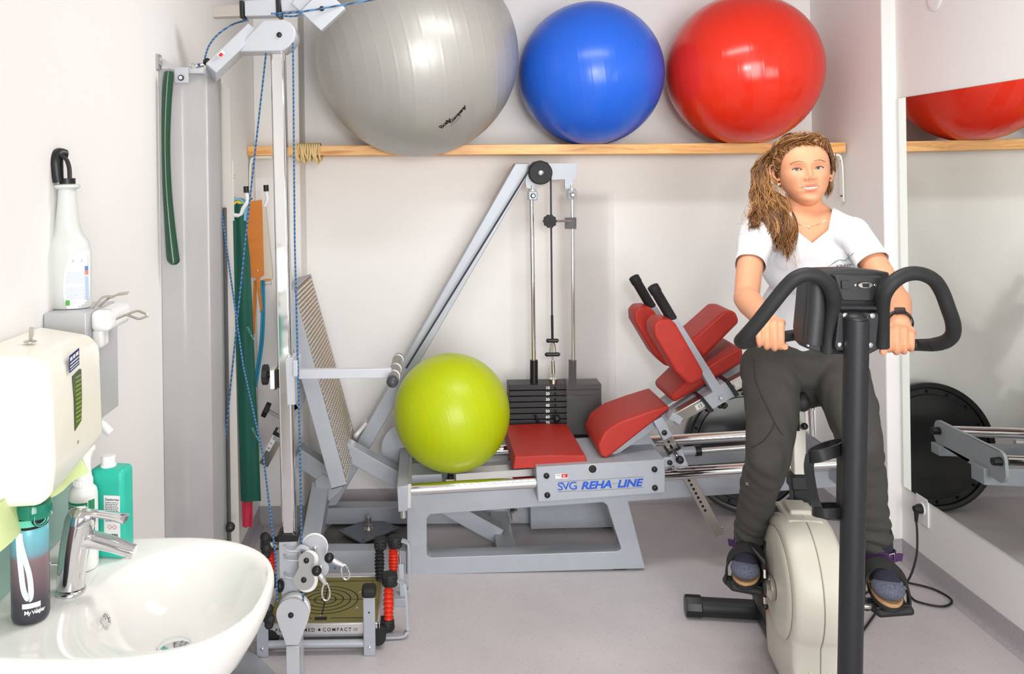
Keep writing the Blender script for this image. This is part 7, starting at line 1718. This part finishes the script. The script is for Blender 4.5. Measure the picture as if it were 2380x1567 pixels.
def clump(pts, waves, amp, cnt, spread, cols, seed, r0=.0017, curl=0.0):
    "a wavy lock: many strands that share one wave and draw together towards the tip"
    rr = random.Random(seed); sp_ = spline(pts, 15); N_ = len(sp_); ph = rr.uniform(0, 6.3); tw = rr.choice((-1, 1)); fr_s = []
    for k, p in enumerate(sp_):
        tg = (sp_[min(k + 1, N_ - 1)] - sp_[max(k - 1, 0)]).normalized(); fr_s.append(frame_from(tg, (0.3, 1, .1)))
    for q in range(cnt):
        ox, oy = rr.gauss(0, .5), rr.gauss(0, .5); dph = rr.gauss(0, .28); ln = rr.uniform(.86, 1.0); mi = rr.choice(cols); out = []; rad = []; r_ = r0 * rr.uniform(.6, 1.25); aa = amp * rr.uniform(.8, 1.25)
        for k in range(int(N_ * ln)):
            t_ = k / (N_ - 1); x1, y1, _ = fr_s[k]; A_ = aa * (.2 + .8 * t_); w_ = 2 * math.pi * waves * (t_ + curl * t_ * t_) + ph + dph; sp2 = spread * (1 - .45 * t_) * (1 + .25 * math.sin(w_ * .7))
            out.append(sp_[k] + x1 * (A_ * math.cos(w_) + sp2 * ox) + y1 * (A_ * .8 * math.sin(w_) * tw + sp2 * oy)); rad.append(max(.0004, r_ * (1 - .6 * t_ ** 3)))
        LK2.tube(out, rad, 4, mi=mi, flat=(1, .75))
sid = 0
# swept waves over the crown, from the parting to both sides
for k in range(60):
    a0 = -1.05 + 2.0 * (k + rs.random()) / 60; z0 = float(hairline(a0)) + rs.uniform(-.002, .010); side = -1 if a0 < .45 else 1
    a1 = a0 + side * rs.uniform(.25, .5); a2 = side * rs.uniform(1.2, 1.6); z1 = min(.099, z0 + rs.uniform(.010, .02)); z2 = rs.uniform(.045, .075)
    if side < 0: pts = [sk(a0, z0, .003), sk(a1, z1, .009), sk((a1 + a2) / 2, (z1 + z2) / 2 + .012, .012), sk(min(a2, -1.45), z2, .014), sk(-rs.uniform(1.95, 2.5), rs.uniform(.0, .04), .017)]
    else: pts = [sk(a0, z0, .003), sk(a1, z1, .008), sk((a1 + a2) / 2, (z1 + z2) / 2 + .006, .010), sk(max(a2, 1.5), z2 - .03, .010), sk(1.75, rs.uniform(-.04, .0), .011)]
    sid += 1; clump(pts, rs.uniform(1.4, 2.8), rs.uniform(.0012, .0030), 9, .0075, (0, 1, 1, 2), sid, .0016)
for k in range(40):
    a0 = rs.uniform(-1.6, 1.2); z0 = rs.uniform(.085, .103); sd_ = -1 if rs.random() < .75 else 1
    pts = [sk(a0, z0, .008), sk(a0 + sd_ * .5, z0 - .008, .013), sk(sd_ * 1.6, .06, .015), sk(sd_ * rs.uniform(1.8, 2.4), rs.uniform(.0, .03), .015)]
    sid += 1; clump(pts, rs.uniform(1.2, 2.5), rs.uniform(.0015, .003), 8, .009, (0, 1, 1, 2), sid, .0016)
for k in range(16):
    a0 = -.92 - .5 * (k + rs.random()) / 16; z0 = float(hairline(a0)) + rs.uniform(-.002, .006)
    pts = [sk(a0, z0, .003), sk(a0 - .25, z0 + .010, .009), sk(-1.7, rs.uniform(.042, .058), .013), sk(-2.4, rs.uniform(.01, .05), .016)]
    sid += 1; clump(pts, rs.uniform(1.0, 2.0), rs.uniform(.0012, .0025), 9, .006, (0, 1, 1, 2), sid, .0016)
# long mass over her right shoulder (image left)
for k in range(74):
    t_ = (k + rs.random()) / 74; t_ = (t_ * 7.31) % 1.0; dep = rs.uniform(-1, 1)
    a0 = -rs.uniform(2.1, 2.7); z0 = rs.uniform(.02, .08)
    u2 = 1751 + 89 * t_ + rs.uniform(-5, 5); u3 = 1742 + 106 * t_ + rs.uniform(-8, 8)
    v3 = 528 + 78 * t_ ** .8 + rs.uniform(-20, 16); d1 = 2.785 + .022 * dep; d2 = 2.675 + .028 * dep - .02 * t_; d3 = 2.585 + .020 * dep - .015 * t_
    pts = [sk(a0, z0, .012), P(1763 + 20 * t_ + rs.uniform(-4, 3), 385 + rs.uniform(-8, 8), d1), P(1753 + 36 * t_ + rs.uniform(-5, 5), 440 + rs.uniform(-8, 8), d1 * .7 + d2 * .3), P(u2, 492, d2), P(u3, v3, d3)]
    sid += 1; clump(pts, rs.uniform(2.2, 3.8), rs.uniform(.004, .009), 13, .011, rs.choice(((0, 0, 1, 1), (1, 1, 1, 2), (1, 2, 2, 1))), sid, .0017, .35)
# shorter fall behind her left ear (image right)
for k in range(16):
    a0 = rs.uniform(1.35, 2.3); z0 = rs.uniform(.03, .085); u1 = 1927 + rs.uniform(-6, 8); u2 = 1929 + rs.uniform(-9, 7); v2 = 445 + rs.uniform(-12, 22)
    pts = [sk(a0, z0, .008), sk(max(a0, 1.6), .0, .010), P(u1, 405, 2.775 + rs.uniform(-.02, .03)), P(u2 - 4, v2, 2.77 + rs.uniform(-.02, .03))]
    sid += 1; clump(pts, rs.uniform(1.5, 2.6), rs.uniform(.002, .005), 11, .008, (0, 1, 1, 2), sid, .0016)
LKo = LK2.build('hair_locks', M_HAIR, PE, smooth=80); tag(LKo, kind='stuff')
# loose single strands
for k in range(70):
    t_ = rs.random(); u3 = 1726 + 130 * t_ + rs.uniform(-10, 10); v3 = 520 + 85 * t_ + rs.uniform(-30, 30)
    pts = [sk(-rs.uniform(1.5, 2.4), rs.uniform(.02, .09), .014), P(1762 + 34 * t_, 400, 2.77), P(1742 + 92 * t_, 475, 2.66), P(u3, v3, 2.575)]
    sid += 1; lock(pts, .0007, rs.uniform(3, 6), rs.uniform(.006, .014), rs.choice((1, 2, 2)), sid, ST2, 4)
for k in range(40):
    a0 = rs.uniform(-1.6, 1.6); z0 = float(hairline(a0)) + .01; pts = [sk(a0, min(.1, z0), .006), sk(a0 * 1.15, min(.104, z0 + .02), .016), sk(a0 * 1.35 + .1, min(.103, z0 + .03), .019)]
    sid += 1; lock(pts, .0008, rs.uniform(1, 3), rs.uniform(.002, .006), rs.choice((1, 2)), sid, ST2, 4)
tag(ST2.build('hair_strands', M_HAIR, PE, smooth=80), kind='stuff')

# keep the hierarchy at thing > part > sub-part
def depth_of(o):
    n = 1
    while o.parent is not None: o = o.parent; n += 1
    return n
for o in [o for o in bpy.data.objects if depth_of(o) > 3]:
    while depth_of(o) > 3:
        gp = o.parent.parent; o.location = ORG[o.name] - ORG[gp.name]; o.parent = gp
